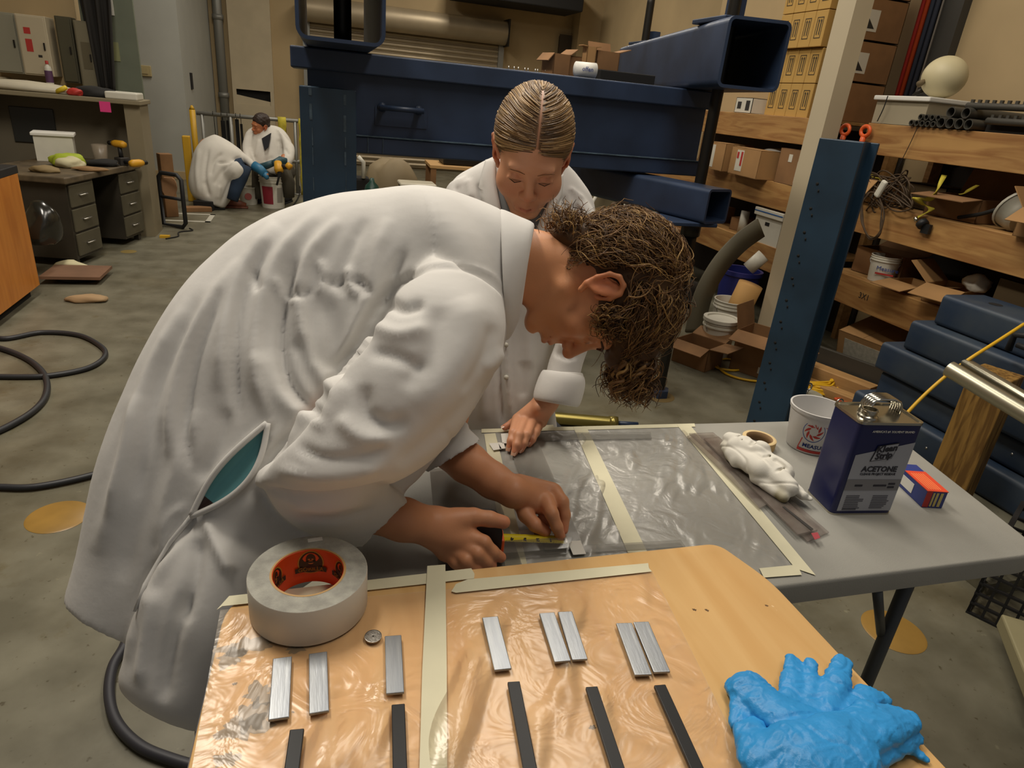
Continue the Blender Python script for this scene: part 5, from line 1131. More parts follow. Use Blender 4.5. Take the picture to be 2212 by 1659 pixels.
# blue and orange glove box
A = Vector(W(1990, 1096, z=GZ)); B = Vector(W(2022, 1100, z=GZ))
t = thing('parts_box', 'small blue and orange printed carton behind the solvent can', 'box', (A.x, A.y, GZ), math.atan2(B.y-A.y, B.x-A.x)+.12)
BW, BD, BH = .044, .11, .040
b = MB(); b.box((0, 0, 0), (BW, BD, BH), bev=.001); b.build('body', mat('box_blue', '27367c', .45), t)
b = MB(); b.box((-.0006, -.0006, BH-.001), (BW+.0006, BD*.72, BH+.0006)); b.build('top_print', mat('box_orange', 'd9482a', .45), t)
b = MB(); b.box((.0, -.0008, .002), (.012, -.0001, BH-.001)); b.build('end_print', m_red, t)
text('GLUE STIX', .0085, (.0175, -.001, BH/2), Matrix(((0, -1, 0), (0, 0, -1), (1, 0, 0))), m_yel, 'print', t, bold=.0003) if False else None
b = MB(); b.box((.014, -.0008, .004), (.018, -.0001, BH-.004)); b.box((.021, -.0008, .004), (.026, -.0001, BH-.004)); b.box((.030, -.0008, .004), (.036, -.0001, BH-.004)); b.build('end_print', mat('box_yellow_print', 'c9b46a', .5), t)
b = MB(); b.box((-.0008, .04, .008), (-.0001, .085, .030)); b.build('barcode_label', m_white, t)
b = MB()
for k in range(6): b.box((.006+.005*k, .006, BH+.0006), (.008+.005*k, .07, BH+.0009))
b.build('top_print', mat('box_orange_text', 'f08a52', .5), t)
# long brass-coloured cylinder on the floor beyond the table
t = thing('hydraulic_cylinder', 'brass coloured cylinder with a blue rod lying on the floor beyond the table', 'cylinder', (0, 0, 0))
p0, p1, p2 = W(1195, 903, z=.03), W(1328, 914, z=.03), W(1378, 917, z=.03)
m_br = mat('olive_brass', '85783e', .3, metal=.7)
b = MB(); b.tube([p0, p1], .03, 16); sharp(b.build('barrel', m_br, t), 40)
b = MB(); b.tube([p1, p2], .012, 10); b.build('rod', m_blue, t)
b = MB(); b.tube([p1-(p1-p0).normalized()*.03, p1+(p1-p0).normalized()*.012], .034, 16); b.build('collar', m_br, t)
# ================================================================ near wooden table
WZ = .84
m_wd = wood('birch_ply', 'e0b87e', 'd2a468', 5, stretch=(5, .5, 5), rough=.38, bump=.03, contrast=(.25, .75))
m_wd.node_tree.nodes['Principled BSDF'].inputs['Coat Weight'].default_value = .25
t = thing('wooden_table', 'birch topped table in the foreground with taped film, metal tabs and black bars', 'table', (.23, .30, 0))
WP = rpoly([(-.155-.23, -.12-.30), (.615-.23, -.12-.30), (.605-.23, .60-.30), (.575-.23, .69-.30), (-.115-.23, .695-.30)], [.03, .03, .03, .02, .05])
slab(WP, WZ-.022, WZ, .002, m_wd, 'tabletop', t)
b = MB(); b.prism(inset(WP, -.0012), WZ-.021, WZ-.003); b.build('edge_band', mat('dark_edge', '2c2028', .5), t)
b = MB(); b.prism(inset(WP, .06), WZ-.06, WZ-.0225); b.build('apron', m_tube, t)
for x, y in ((-.31, .32), (.29, .32), (-.31, -.35), (.31, -.35)): b = MB(); b.box((x-.015, y-.015, 0), (x+.015, y+.015, WZ-.05)); b.build('leg', m_tube, t)
rr = random.Random(4)
def blob(px, py, rx, ry, seed, z=WZ+.0002, m_=None, name='stain', par=t):
    c = W(px, py, z=z); r_ = random.Random(seed); ph = [r_.random()*6 for _ in range(4)]; b = MB(); n = 40; vs = [(c.x, c.y, z)]
    for k in range(n):
        a = 2*PI*k/n; q = 1+.25*math.sin(2*a+ph[0])+.2*math.sin(5*a+ph[1])+.12*math.sin(9*a+ph[2])+.08*math.sin(15*a+ph[3]); vs.append((c.x+rx*q*math.cos(a), c.y+ry*q*math.sin(a), z))
    b.add(vs, [(0, 1+k, 1+(k+1) % n) for k in range(n)]); o = b.build(name, m_ or mat('dried_resin_stain', '8f7a5c', .35, alpha=.75)); o.parent = par; o.location = (-par.location.x, -par.location.y, 0); return o
for px, py, rx, ry, s_ in ((535, 1395, .026, .014, 1), (500, 1420, .014, .012, 2), (560, 1500, .014, .014, 5), (530, 1570, .020, .016, 3), (548, 1545, .012, .022, 4), (640, 1400, .012, .006, 6), (490, 1640, .010, .008, 7)): blob(px, py, rx, ry, s_)
for px, py, r_, s_ in ((507, 1477, .002, 8), (1500, 1317, .0022, 9), (1527, 1318, .0022, 10), (1656, 1308, .0018, 11), (633, 1538, .0012, 12), (1280, 1571, .003, 13)): blob(px, py, r_, r_, s_, m_=mat('pit_mark', '5a4026', .7, alpha=.8), name='pit_mark')
film('plastic_film', [(476, 1318), (1408, 1232), (1640, 1700), (400, 1740)], WZ+.0006, m_film2, 'clear wrinkled film taped over the left of the wooden table', seed=7, amp=.0035, n=110, thr=.2)
strip([(468, 1318), (495, 1288), (1018, 1228), (1025, 1240), (1024, 1250), (480, 1310)], WZ+.002, 'left tape strip along the far edge of the wooden table')
strip([(985, 1262), (1010, 1252), (1400, 1217), (1402, 1228), (1408, 1235), (985, 1281), (975, 1278)], WZ+.0022, 'right tape strip along the far edge of the wooden table')
strip([(923, 1223), (962, 1220), (965, 1450), (966, 1700), (905, 1700), (912, 1450)], WZ+.0035, 'long tape strip running down the wooden table towards the camera')
# aluminium tabs
m_tab = mat('sanded_aluminium', '9a9da0', .38, metal=.8, bump=.08, bscale=300, stretch=(1, .1, 1), col2='888c92', vscale=120)
def bar(name, cx, cy, L, w_, h, ang, m_, z, lab, cat, grp, bev=.0008, tilt=0):
    b = MB(); b.box((-w_/2, -L/2, 0), (w_/2, L/2, h), bev=bev); o = b.build(name, m_); o.location = (cx, cy, z); o.rotation_euler = (tilt, 0, ang); return tag(o, lab, cat, grp)
tabs = [((606, 1425, 646-632+632, 1425), (604, 1555), 'leftmost metal tab on the wooden table', 0)]
TB = [((590, 1426), (631, 1424), (625, 1555), (580, 1560), 'aluminium tab at the far left of the wooden table, under the tape roll'),
      ((667, 1416), (707, 1413), (711, 1541), (668, 1547), 'aluminium tab second from the left, half dull and half bright'),
      ((831, 1379), (867, 1376), (873, 1499), (834, 1505), 'aluminium tab standing alone just left of the long tape strip'),
      ((1041, 1339), (1075, 1335), (1104, 1447), (1068, 1454), 'aluminium tab standing alone just right of the long tape strip'),
      ((1164, 1330), (1197, 1326), (1232, 1431), (1198, 1435), 'left one of the middle pair of aluminium tabs'),
      ((1204, 1327), (1235, 1324), (1268, 1427), (1236, 1431), 'right one of the middle pair of aluminium tabs'),
      ((1330, 1351), (1364, 1349), (1407, 1460), (1371, 1464), 'left one of the right hand pair of aluminium tabs'),
      ((1367, 1349), (1400, 1346), (1446, 1454), (1412, 1458), 'right one of the right hand pair of aluminium tabs')]
for a, b_, c_, d_, lab in TB:
    A, B, C, D = [Vector(W(*p, z=WZ+.004)) for p in (a, b_, c_, d_)]; top = (A+B)/2; bot = (C+D)/2; c0 = (top+bot)/2; dr = top-bot
    bar('metal_tab', c0.x, c0.y, dr.length, ((B-A).length+(C-D).length)/2, .0035, math.atan2(dr.y, dr.x)-PI/2, m_tab, WZ+.0042, lab, 'metal tab', 'aluminium tabs on the wooden table')
m_cfr = mat('black_composite', '0d0d0f', .42, spec=.3)
for (tx, ty), (bx, by), lab in (((642, 1580), (618, 1760), 'black bar at the far left, shortest in view'), ((860, 1526), (866, 1740), 'black bar below the lone tab left of the long tape strip'), ((1109, 1477), (1155, 1720), 'black bar just right of the long tape strip'), ((1277, 1488), (1352, 1720), 'black bar second from the right'), ((1424, 1484), (1530, 1720), 'black bar farthest to the right, beside the film edge')):
    A, B = Vector(W(tx, ty, z=WZ+.005)), Vector(W(bx, by, z=WZ+.005)); d_ = A-B; c0 = (A+B)/2
    bar('black_bar', c0.x, c0.y, d_.length, .0135, .0045, math.atan2(d_.y, d_.x)-PI/2, m_cfr, WZ+.0042, lab+' on the wooden table', 'bar', 'black composite bars on the wooden table')
p = W(806, 1376, z=WZ+.004); t = thing('coin', 'small silver coin lying beside the tape roll', 'coin', (p.x, p.y, WZ+.004)); b = MB(); b.lathe([(.001, 0), (.0099, 0), (.0099, .0016), (.0092, .0018), (.0090, .0014), (.001, .0014)], n=36); sharp(b.build('disc', mat('nickel', '8f8b84', .4, metal=.9, bump=.3, bscale=250), t), 30)
# big duct-tape roll
c = W(666, 1232, z=WZ+.054); R = .069
t = thing('tape_roll', 'large white duct tape roll with a bright orange core', 'tape', (c.x, c.y, WZ+.003))
TRh = .0495; r = .0405
m_dt = mat('white_cloth_tape', 'cfc9bd', .5, bump=.05, bscale=300); m_ds = mat('tape_side', 'a9a79c', .65, bump=.5, bscale=700, col2='8f8d84', vscale=60)
b = MB(); b.lathe([(R-.0005, 0), (R, .0008), (R, TRh-.0008), (R-.0005, TRh)], n=80); b.build('tape', m_dt, t)
b = MB(); b.lathe([(R-.0005, TRh), (r+.003, TRh), (r+.0028, TRh-.001)], n=80); b.lathe([(r+.003, 0), (R-.0005, 0)], n=80); sharp(b.build('side', m_ds, t), 30)
b = MB(); b.lathe([(r+.0028, TRh-.0003), (r+.0012, TRh), (r, TRh-.0005), (r, 0)], n=80); b.lathe([(r+.003, 0), (r+.003, TRh-.001)], n=80)
co = sharp(b.build('core', mat('core_orange', 'd9501a', .45), t), 30)
b = MB(); b.lathe([(r+.0033, TRh+.0002), (r+.0008, TRh+.0004)], n=80); b.build('core_rim', mat('core_rim', 'b08a52', .6), t)
b = MB(); a = 1.45; b.box((-.008, -.0035, TRh+.0002), (.010, .0035, TRh+.0008)); o = b.build('label_scrap', m_white, t); o.location = (.060*math.cos(a), .060*math.sin(a), 0); o.rotation_euler.z = .1
# emblem printed inside the core: dark ape head over an arched banner
def inner(name, polys, m_, a0, off, par):
    b = MB()
    for P in polys:
        n = len(P); c_ = (sum(p[0] for p in P)/n, sum(p[1] for p in P)/n); vs = []
        for x, z in P+[c_]: a = a0-x/r; vs.append(((r-off)*math.cos(a), (r-off)*math.sin(a), z))
        b.add(vs, [(i, (i+1) % n, n) for i in range(n)])
    return b.build(name, m_, par)
def disc(cx, cz_, rx, rz_, n=28, s=0): return [(cx+rx*math.cos(2*PI*k/n)*(1+s*math.sin(3*(2*PI*k/n))), cz_+rz_*math.sin(2*PI*k/n)) for k in range(n)]
m_em = mat('emblem_black', '2b1a12', .5); m_eg = mat('emblem_gold', 'b98a32', .5)
for a0, full in ((PI/2-.06, True), (PI/2+1.3, False), (PI/2-1.3, False)):
    inner('emblem_ring', [disc(0, .031, .0165, .0175)], m_eg, a0, .0004, co)
    inner('emblem_disc', [disc(0, .031, .0150, .0160)], m_em, a0, .0007, co)
    inner('emblem_disc', [disc(0, .033, .0112, .0125)], mat('core_orange', 'd9501a'), a0, .0010, co)
    inner('ape_head', [disc(0, .0365, .0062, .0080), disc(0, .0330, .0070, .0066), [(-.0115, .024), (.0115, .024), (.0088, .0335), (-.0088, .0335)]], m_em, a0, .0013, co)
    inner('ape_face', [disc(0, .0318, .0036, .0030), disc(-.0022, .0362, .0015, .0010, 10), disc(.0022, .0362, .0015, .0010, 10)], mat('emblem_tan', 'c07a3a', .5), a0, .0016, co)
    inner('banner', [[(-.0205+.0041*i, .0165-.0008*math.sin(PI*i/10)+.002), (-.0205+.0041*(i+1), .0165-.0008*math.sin(PI*(i+1)/10)+.002), (-.0205+.0041*(i+1), .0255), (-.0205+.0041*i, .0255)] for i in range(10)], m_em, a0, .0018, co)
    o = text('GORILLA', .0082, (0, 0, 0), Matrix.Identity(3), m_eg, 'print', co, bold=.0003)
    for v in o.data.vertices: x, z = v.co.x, v.co.y+.0218; a = a0-x/r; q = r-.0021; v.co = (q*math.cos(a), q*math.sin(a), z)
    b_ = [disc(-.012, .010, .002, .0014, 8), disc(.0, .009, .002, .0014, 8)]
# ---- blue nitrile gloves
m_glv = mat('blue_nitrile', '2f93d6', .42, bump=.5, bscale=120, bdist=.002, var=.12, vscale=20, spec=.4)
def glove_pile(lab, P_, palm, seed, z0):
    q = lambda px, py, h: Vector(W(px, py, z=WZ+h))
    A = q(1560, 1400, 0); xs = [q(*p[:3]) for c_ in P_ for p in c_]+[q(*p[:3]) for p in palm]
    lo = np.min([tuple(v) for v in xs], 0)-.03; hi = np.max([tuple(v) for v in xs], 0)+.03; lo[2] = WZ-.003
    s = SDF(lo, hi, .0019)
    for i in range(0, len(palm)-1): a, b_ = palm[i], palm[i+1]; s.cone(q(*a[:3]), q(*b_[:3]), a[3], b_[3], .012, sq=((0, 0, 1), 2.0))
    for c_ in P_:
        for i in range(len(c_)-1): s.cone(q(*c_[i][:3]), q(*c_[i+1][:3]), c_[i][3]*1.12, c_[i+1][3]*1.15, .005, sq=((0, 0, 1), 1.9))
    return s
def finish_glove(s, seed, lab):
    V, F = s.mesh(); V = smooth_np(V, F, 1); N = normals_np(V, F); n1 = noise3(V*np.array([1, 1, .6]), 75, seed, 3); n2 = noise3(V, 40, seed+3, 2)
    cre = np.maximum(0, 1-np.abs(n2)*5)
    cre = np.maximum(0, 1-np.abs(n2)*9); n3 = noise3(V*np.array([1, 1.6, 1]), 110, seed+7, 2); V += N*(n1*.0006-cre*.0016+np.maximum(0, 1-np.abs(n3)*6)*.0011)[:, None]; V[:, 2] = np.maximum(V[:, 2], WZ+.0006)
    return tag(np_mesh('nitrile_glove', V, F, m_glv), lab, 'glove', 'blue gloves on the wooden table')
s = glove_pile('', [[(1705, 1540, .014, .014), (1714, 1470, .014, .0115), (1714, 1428, .012, .0085)], [(1748, 1530, .016, .010), (1754, 1470, .016, .0085), (1752, 1432, .016, .0065)], [(1785, 1540, .018, .012), (1808, 1470, .018, .0125), (1820, 1430, .016, .0095)], [(1830, 1550, .016, .014), (1875, 1505, .012, .0125), (1905, 1510, .008, .009)], [(1700, 1560, .02, .022), (1620, 1490, .014, .020), (1592, 1488, .010, .012)], [(1610, 1500, .010, .014), (1600, 1560, .008, .012)]],
                  [(1640, 1520, .012, .020), (1715, 1560, .018, .024), (1790, 1585, .022, .024)], 3, 0)
finish_glove(s, 11, 'blue nitrile glove underneath, its four fingertips fanned out at the back')
s = glove_pile('', [[(1800, 1600, .030, .026), (1900, 1570, .026, .0185), (1960, 1555, .018, .0125)], [(1820, 1600, .026, .020), (1880, 1545, .026, .015), (1925, 1540, .018, .0095)], [(1850, 1630, .018, .020), (1940, 1600, .012, .013), (1972, 1590, .008, .009)], [(1650, 1640, .02, .024), (1625, 1590, .018, .016), (1632, 1570, .016, .010)], [(1960, 1612, .008, .006), (2000, 1640, .004, .004)]],
                  [(1660, 1640, .020, .030), (1740, 1630, .030, .034), (1820, 1615, .030, .032), (1760, 1700, .02, .035), (1850, 1680, .018, .028)], 4, 0)
finish_glove(s, 19, 'blue nitrile glove lying on top, its fingers pointing right over the table edge')
# ================================================================ people: tools
from mathutils.bvhtree import BVHTree
nC = Vector(-CF)
def U3(v): return np.array(tuple(v), float)
def proj_np(V):
    d = V-CC; z = d @ CF; return 1106+FPX*(d @ CR)/z, 829.5-FPX*(d @ CU)/z, z
def loft_px(secs, n=40, ex=2.3, sub=5, cap0=True, cap1=True, cuff=0):
    """closed solid swept through sections; a section = (ax, ay, bx, by, depth, thickness[, thickness away])"""
    R = []
    for s in secs:
        ax, ay, bx, by, d, tn = s[:6]; tf = s[6] if len(s) > 6 else tn; d2 = s[7] if len(s) > 7 else d
        R.append([U3(W(ax, ay, d=d)), U3(W(bx, by, d=d2)), tn, tf])
    # smooth interpolation between sections
    A = catmull([Vector(r[0]) for r in R], sub); B = catmull([Vector(r[1]) for r in R], sub); T = catmull([Vector((r[2], r[3], 0)) for r in R], sub)
    vs = []; k = len(A)
    for a, b, t in zip(A, B, T):
        c = (a+b)/2; h = (a-b)/2; nn = nC-h.normalized()*nC.dot(h.normalized()); nn.normalize()
        for j in range(n):
            q = 2*PI*j/n; cs, sn = math.cos(q), math.sin(q)
            cs = math.copysign(abs(cs)**(2/ex), cs); sn = math.copysign(abs(sn)**(2/ex), sn)
            vs.append(c+h*cs+nn*((t.x if sn > 0 else t.y)*sn))
    rings = k
    if cuff:   # hollow end: fold the last ring inwards
        last = vs[-n:]; c = sum(last, Vector())/n; ax = (c-sum(vs[-n*(sub+1):-n*sub], Vector())/n).normalized()
        vs += [c+(p-c)*.92+ax*.003 for p in last]+[c+(p-c)*.80-ax*.003 for p in last]+[c+(p-c)*.76-ax*cuff for p in last]; rings += 3
    fs = []
    for i in range(rings-1):
        for j in range(n): fs.append((i*n+j, i*n+(j+1) % n, (i+1)*n+(j+1) % n, (i+1)*n+j))
    fs.append(tuple(range(n-1, -1, -1))); fs.append(tuple((rings-1)*n+j for j in range(n)))
    return vs, fs
def remesh(parts, vox, it=2, name='tmp'):
    b = MB()
    for vs, fs in parts:
        # outward orientation
        b.add(vs, fs)
    o = b.build(name, m_white); bm = bmesh.new(); bm.from_mesh(o.data); bmesh.ops.recalc_face_normals(bm, faces=bm.faces[:]); bm.to_mesh(o.data); bm.free()
    md = o.modifiers.new('r', 'REMESH'); md.mode = 'VOXEL'; md.voxel_size = vox; md.use_smooth_shade = True
    e = o.evaluated_get(bpy.context.evaluated_depsgraph_get()); me = e.to_mesh()
    V = np.empty(len(me.vertices)*3); me.vertices.foreach_get('co', V); V = V.reshape(-1, 3)
    F = np.empty(len(me.polygons)*4, int); 
    me.polygons.foreach_get('vertices', F) if all(p.loop_total == 4 for p in me.polygons) else None
    F = F.reshape(-1, 4); e.to_mesh_clear(); bpy.data.objects.remove(o)
    return smooth_np(V, F, it), F
def folds(V, F, strokes, sc=1.0, dmax=9):
    """raise or sink the cloth along fold lines (width in pixels of the photograph, height in mm)"""
    N = normals_np(V, F); X, Y, Z = proj_np(V); face = (N @ -CF) > -.15; D = np.zeros(len(V))
    for st in strokes:
        pts, w_, h = st[:3]; P = np.array([tuple(p)[:2] for p in catmull([(*p, 0) for p in pts], 5)]); best = np.full(len(V), 1e9); tt = np.zeros(len(V)); L = len(P)-1
        m_ = face & (X > P[:, 0].min()-3*w_) & (X < P[:, 0].max()+3*w_) & (Y > P[:, 1].min()-3*w_) & (Y < P[:, 1].max()+3*w_)
        if len(st) > 3: m_ &= (Z < st[3])
        ix = np.nonzero(m_)[0]
        if not len(ix): continue
        q = np.stack([X[ix], Y[ix]], 1); bd = np.full(len(ix), 1e9); bt = np.zeros(len(ix))
        for i in range(L):
            ab = P[i+1]-P[i]; l2 = ab @ ab+1e-9; t = np.clip(((q-P[i]) @ ab)/l2, 0, 1); d = np.linalg.norm(q-P[i]-t[:, None]*ab, axis=1); k = d < bd; bd[k] = d[k]; bt[k] = (i+t[k])/L
        env = np.clip(np.minimum(bt, 1-bt)*5+.12, 0, 1)
        D[ix] += h/1000*sc*np.exp(-(bd/w_)**2)*env
    return V+N*D[:, None]
class Surf:
    def __init__(s, V, F): s.t = BVHTree.FromPolygons([Vector(v) for v in V], [tuple(f) for f in F])
    def hit(s, px, py, off=.0):
        o = Vector(CC); d = (W(px, py, d=1.0)-o).normalized(); h = s.t.ray_cast(o, d)
        if h[0] is None: return W(px, py, d=1.0), nC
        n = h[1] if h[1].dot(d) < 0 else -h[1]; return h[0]+n*off, n
m_coat = mat('white_lab_coat_cotton', 'd8d5d0', .85, bump=.13, bscale=30, bdist=.006, var=.05, vscale=9, sheen=.1)
m_coat2 = mat('white_lab_coat_far', 'd2cdc2', .85, var=.06, vscale=9)
m_skin = mat('skin', 'd89a72', .48, attr='tint', sss=.12, bump=.08, bscale=350, spec=.4)
m_nail = mat('nail', 'dcae92', .3)
def head_sdf(h=.0022, female=False, mouth_open=0):
    s = SDF((-.105, -.15, -.24), (.105, .145, .15), h); f = 1.03 if female else 1.0
    s.ell((0, -.018, .045), (.074, .096, .084), k=.01)
    s.ell((0, .040, .005), (.058*f, .054, .075), k=.03)
    s.ell((0, .036, -.052), (.052*f, .050, .042), k=.025)
    s.ell((0, .072, -.092), (.022*f, .018, .017), k=.022)
    s.cone((-.050*f, .008, -.060), (-.018, .066, -.094), .014, .012, k=.018); s.cone((.050*f, .008, -.060), (.018, .066, -.094), .014, .012, k=.018)
    s.ell((0, .084, .028), (.046, .012, .010 if female else .013), k=.014)
    for sx in (-1, 1):
        s.ell((sx*.031, .098, .004), (.017, .015, .012), k=.010, sub=True)
        s.ell((sx*.0305, .0760, .003), (.0145, .0138, .0125), k=.003)
        s.cone((sx*.018, .0885, .001), (sx*.044, .083, .000), .0030, .0026, k=.003)
        s.ell((sx*.040, .060, -.028), (.022, .022, .020), k=.016)
        s.ell((sx*.0115, .098, -.030), (.0085, .0100, .0080), k=.006)
        s.ell((sx*.0068, .0990, -.0385), (.0036, .0050, .0040), k=.003, sub=True)
    s.cone((0, .086, .018), (0, .110 if not female else .107, -.022), .0078, .0105, k=.010)
    s.ell((0, .1110 if not female else .106, -.026), (.0105, .0105, .0095), k=.006)
    s.cone((0, .092, -.040), (0, .0925, -.054), .006, .006, k=.008)
    s.ell((0, .085, -.066), (.026, .0145, .020), k=.012)
    s.cone((-.020, .0885, -.0625), (0, .0985, -.0590), .0032, .0050, k=.004); s.cone((.020, .0885, -.0625), (0, .0985, -.0590), .0032, .0050, k=.004)
    s.cone((-.018, .0880, -.0665), (0, .0965, -.0705), .0034, .0058, k=.004); s.cone((.018, .0880, -.0665), (0, .0965, -.0705), .0034, .0058, k=.004)
    s.chain([(-.024, .088, -.0645), (0, .1030, -.0648), (.024, .088, -.0645)], [.0012, .0017, .0012], k=.002, sub=True)
    s.ell((0, .092, -.083), (.020, .008, .005), k=.008, sub=True)
    s.cone((0, -.028, -.03), (0, -.034, -.175), .055*f, .053*f, k=.03)
    s.cone((0, .010, -.085), (0, -.02, -.20), .035*f, .040*f, k=.03)
    if female:
        for sx in (-1, 1): s.ell((sx*.036, .050, -.030), (.030, .030, .036), k=.02)
    for sx in (-1, 1):   # ears
        X = sx*(.064 if female else .074); E = [(X, .012, -.022), (X+sx*.004, .014, -.004), (X+sx*.010, .012, .014), (X+sx*.015, .002, .027), (X+sx*.018, -.012, .030), (X+sx*.020, -.024, .020), (X+sx*.019, -.026, .004), (X+sx*.014, -.018, -.014), (X+sx*.008, -.006, -.028), (X+sx*.003, .005, -.034)]
        s.chain(E[1:], [.0036, .0040, .0043, .0044, .0044, .0042, .0042, .0050, .0055], k=.003)
        s.ell((X+sx*.0105, -.006, .001), (.0055, .019, .027), R=[[1, .45*sx*1, 0], [-.45*sx, 1, 0], [0, 0, 1]], k=.006)
        s.chain([(X+sx*.010, .006, .015), (X+sx*.0135, -.010, .018), (X+sx*.014, -.016, .004), (X+sx*.010, -.010, -.012)], [.0026]*4, k=.004)
        s.ell((X+sx*.007, .002, -.004), (.008, .0065, .0075), k=.004, sub=True)
        s.ell((X+sx*.003, .012, -.006), (.004, .004, .006), k=.004)
    return s
def frame(U, F, R, loc, sc=1.0):
    M = Matrix(((R[0], F[0], U[0], 0), (R[1], F[1], U[1], 0), (R[2], F[2], U[2], 0), (0, 0, 0, 1)))
    return Matrix.Translation(loc) @ M @ Matrix.Scale(sc, 4)
def xf(V, M): return V @ np.array(M.to_3x3()).T+np.array(M.translation)
def head_tint(V, base, red=.3, sex='m'):
    x, y, z = V.T; c = np.tile(np.array(lin(base)), (len(V), 1))
    def blend(mask, col): nonlocal c; c = c*(1-mask[:, None])+np.array(lin(col))[None]*mask[:, None]
    g = lambda cx, cy, cz, r: np.exp(-(((np.abs(x)-cx)/r[0])**2+((y-cy)/r[1])**2+((z-cz)/r[2])**2))
    blend(.55*g(.082, -.008, 0, (.02, .03, .035)), 'd0603c'); blend(.35*g(.040, .07, -.03, (.025, .04, .02)), 'd07a58'); blend(.4*g(0, .11, -.03, (.016, .02, .016)), 'c86a4c')
    blend(.75*g(0, .096, -.0655, (.021, .014, .0075)), 'b4604e'); blend(.35*g(.031, .085, .008, (.018, .02, .012)), 'b87458')
    blend(np.clip(.8*g(.031, .0905, .0, (.0155, .006, .0018)), 0, .85), '4a2c1c')
    n = noise3(V, 60, 3, 2); c *= (1+.04*n)[:, None]; return np.clip(c, 0, 1)
def hand_tint(V, tips, base):
    c = np.tile(np.array(lin(base)), (len(V), 1)); n = noise3(V, 70, 5, 2); c *= (1+.06*n)[:, None]
    for t in tips:
        d = np.linalg.norm(V-np.array(t), axis=1); m = (.45*np.exp(-(d/.014)**2))[:, None]; c = c*(1-m)+np.array(lin('cf6f50'))[None]*m
    return c
def join_np(lst):
    V = []; F = []; C = []; o = 0
    for v, f, c in lst: V.append(v); F.append(np.asarray(f)+o); C.append(c); o += len(v)
    return np.concatenate(V), np.concatenate(F), np.concatenate(C)
def hand(segs, palm, lo_hi=None, h=.0019, tintc='c98a62', kpalm=.010, kf=.0045, pad=.022):
    P = [p for s_ in segs+palm for p in s_[0]]; A = np.array([tuple(p) for p in P]); s = SDF(A.min(0)-pad-.02, A.max(0)+pad+.02, h)
    for pts, rs in palm: s.chain(pts, rs, k=kpalm)
    D0 = s.D
    for pts, rs in segs:
        s.chain([tuple(p) for p in pts], rs, k=kf)
    V, F = s.mesh(); V = smooth_np(V, F, 1)
    return V, F, hand_tint(V, [tuple(s_[0][-1]) for s_ in segs], tintc)
def nail(p, d, n, w_, par, m_=None):
    """little curved plate on the back of a fingertip"""
    d = Vector(d).normalized(); n = Vector(n).normalized(); n = (n-d*n.dot(d)).normalized(); x = d.cross(n); b = MB(); vs = []
    for j in range(5):
        for i in range(5):
            u = (i-2)/2; v = (j-2)/2; ww = w_*(1-.18*max(v, 0)**2); vs.append(Vector(p)+x*u*ww+d*v*w_*1.25+n*(-.28*w_*u*u-.1*w_*v*v))
    b.add(vs, [(j*5+i, j*5+i+1, (j+1)*5+i+1, (j+1)*5+i) for j in range(4) for i in range(4)], smooth=True); return b.build('fingernail', m_ or m_nail, par)
def strands(name, roots, dirs, L, r, m_, par, segs=10, curl=0, freq=2, grav=(0, 0, -1), gk=0, push=None, sides=3, seed=0, cols=None, taper=.35, drop=None):
    """many tapered tubes in one mesh; curl = radius of the coil, push(P) keeps strands outside the scalp"""
    rg = np.random.RandomState(seed); n = len(roots); P = roots.copy(); T = dirs/np.linalg.norm(dirs, axis=1)[:, None]
    L = L*(1+.35*(rg.rand(n)-.5)) if np.ndim(L) == 0 else L
    ph = rg.rand(n)*6.28; fr = freq*(1+.5*(rg.rand(n)-.5)); st = L/segs; base = P.copy(); pts = []
    a1 = np.cross(T, rg.normal(size=(n, 3))); a1 /= np.linalg.norm(a1, axis=1)[:, None]+1e-9; a2 = np.cross(T, a1)
    cu = curl*(1+.7*(rg.rand(n)-.5)) if curl else np.zeros(n)
    for k in range(segs+1):
        t = k/segs; an = ph+fr*2*PI*t; e = min(1, t*3)
        q = base+(a1*np.cos(an)[:, None]+a2*np.sin(an)[:, None])*(cu*e)[:, None]
        pts.append(q)
        T = T+np.array(grav)[None]*gk/segs; T /= np.linalg.norm(T, axis=1)[:, None]; base = base+T*st[:, None]
        if push is not None: base, T = push(base, T)
    pts = np.array(pts)
    if drop is not None:
        bad = np.zeros(n, bool)
        for q in pts: bad |= drop(q)
        kp = ~bad; pts = pts[:, kp]; a1 = a1[kp]; n = int(kp.sum())
    tan = np.gradient(pts, axis=0); tan /= np.linalg.norm(tan, axis=2)[..., None]+1e-9
    ref = np.tile(a1, (segs+1, 1, 1)); u = ref-tan*(ref*tan).sum(-1)[..., None]; u /= np.linalg.norm(u, axis=2)[..., None]+1e-9; v = np.cross(tan, u)
    tt = np.linspace(0, 1, segs+1); rad = r*(1-(1-taper)*tt**1.5); rad = rad[:, None]*(1+.4*(rg.rand(n)-.5))[None]
    ring = [pts+(u*math.cos(2*PI*j/sides)+v*math.sin(2*PI*j/sides))*rad[..., None] for j in range(sides)]
    V = np.stack(ring, 2)  # seg, n, side, 3
    idx = np.arange((segs+1)*n*sides).reshape(segs+1, n, sides); Fs = []
    for j in range(sides):
        jj = (j+1) % sides; Fs.append(np.stack([idx[:-1, :, j], idx[:-1, :, jj], idx[1:, :, jj], idx[1:, :, j]], -1).reshape(-1, 4))
    Vv = V.reshape(-1, 3); C = None
    if cols is not None:
        c = np.array([lin(q) for q in cols]); pick = c[rg.randint(0, len(c), n)]*(1+.25*(rg.rand(n, 1)-.5)); C = np.tile(pick[None, :, None, :], (segs+1, 1, sides, 1)).reshape(-1, 3)
    return Vv, np.concatenate(Fs), C
m_hair = mat('brown_hair', '4a3320', .55, attr='tint', spec=.35)
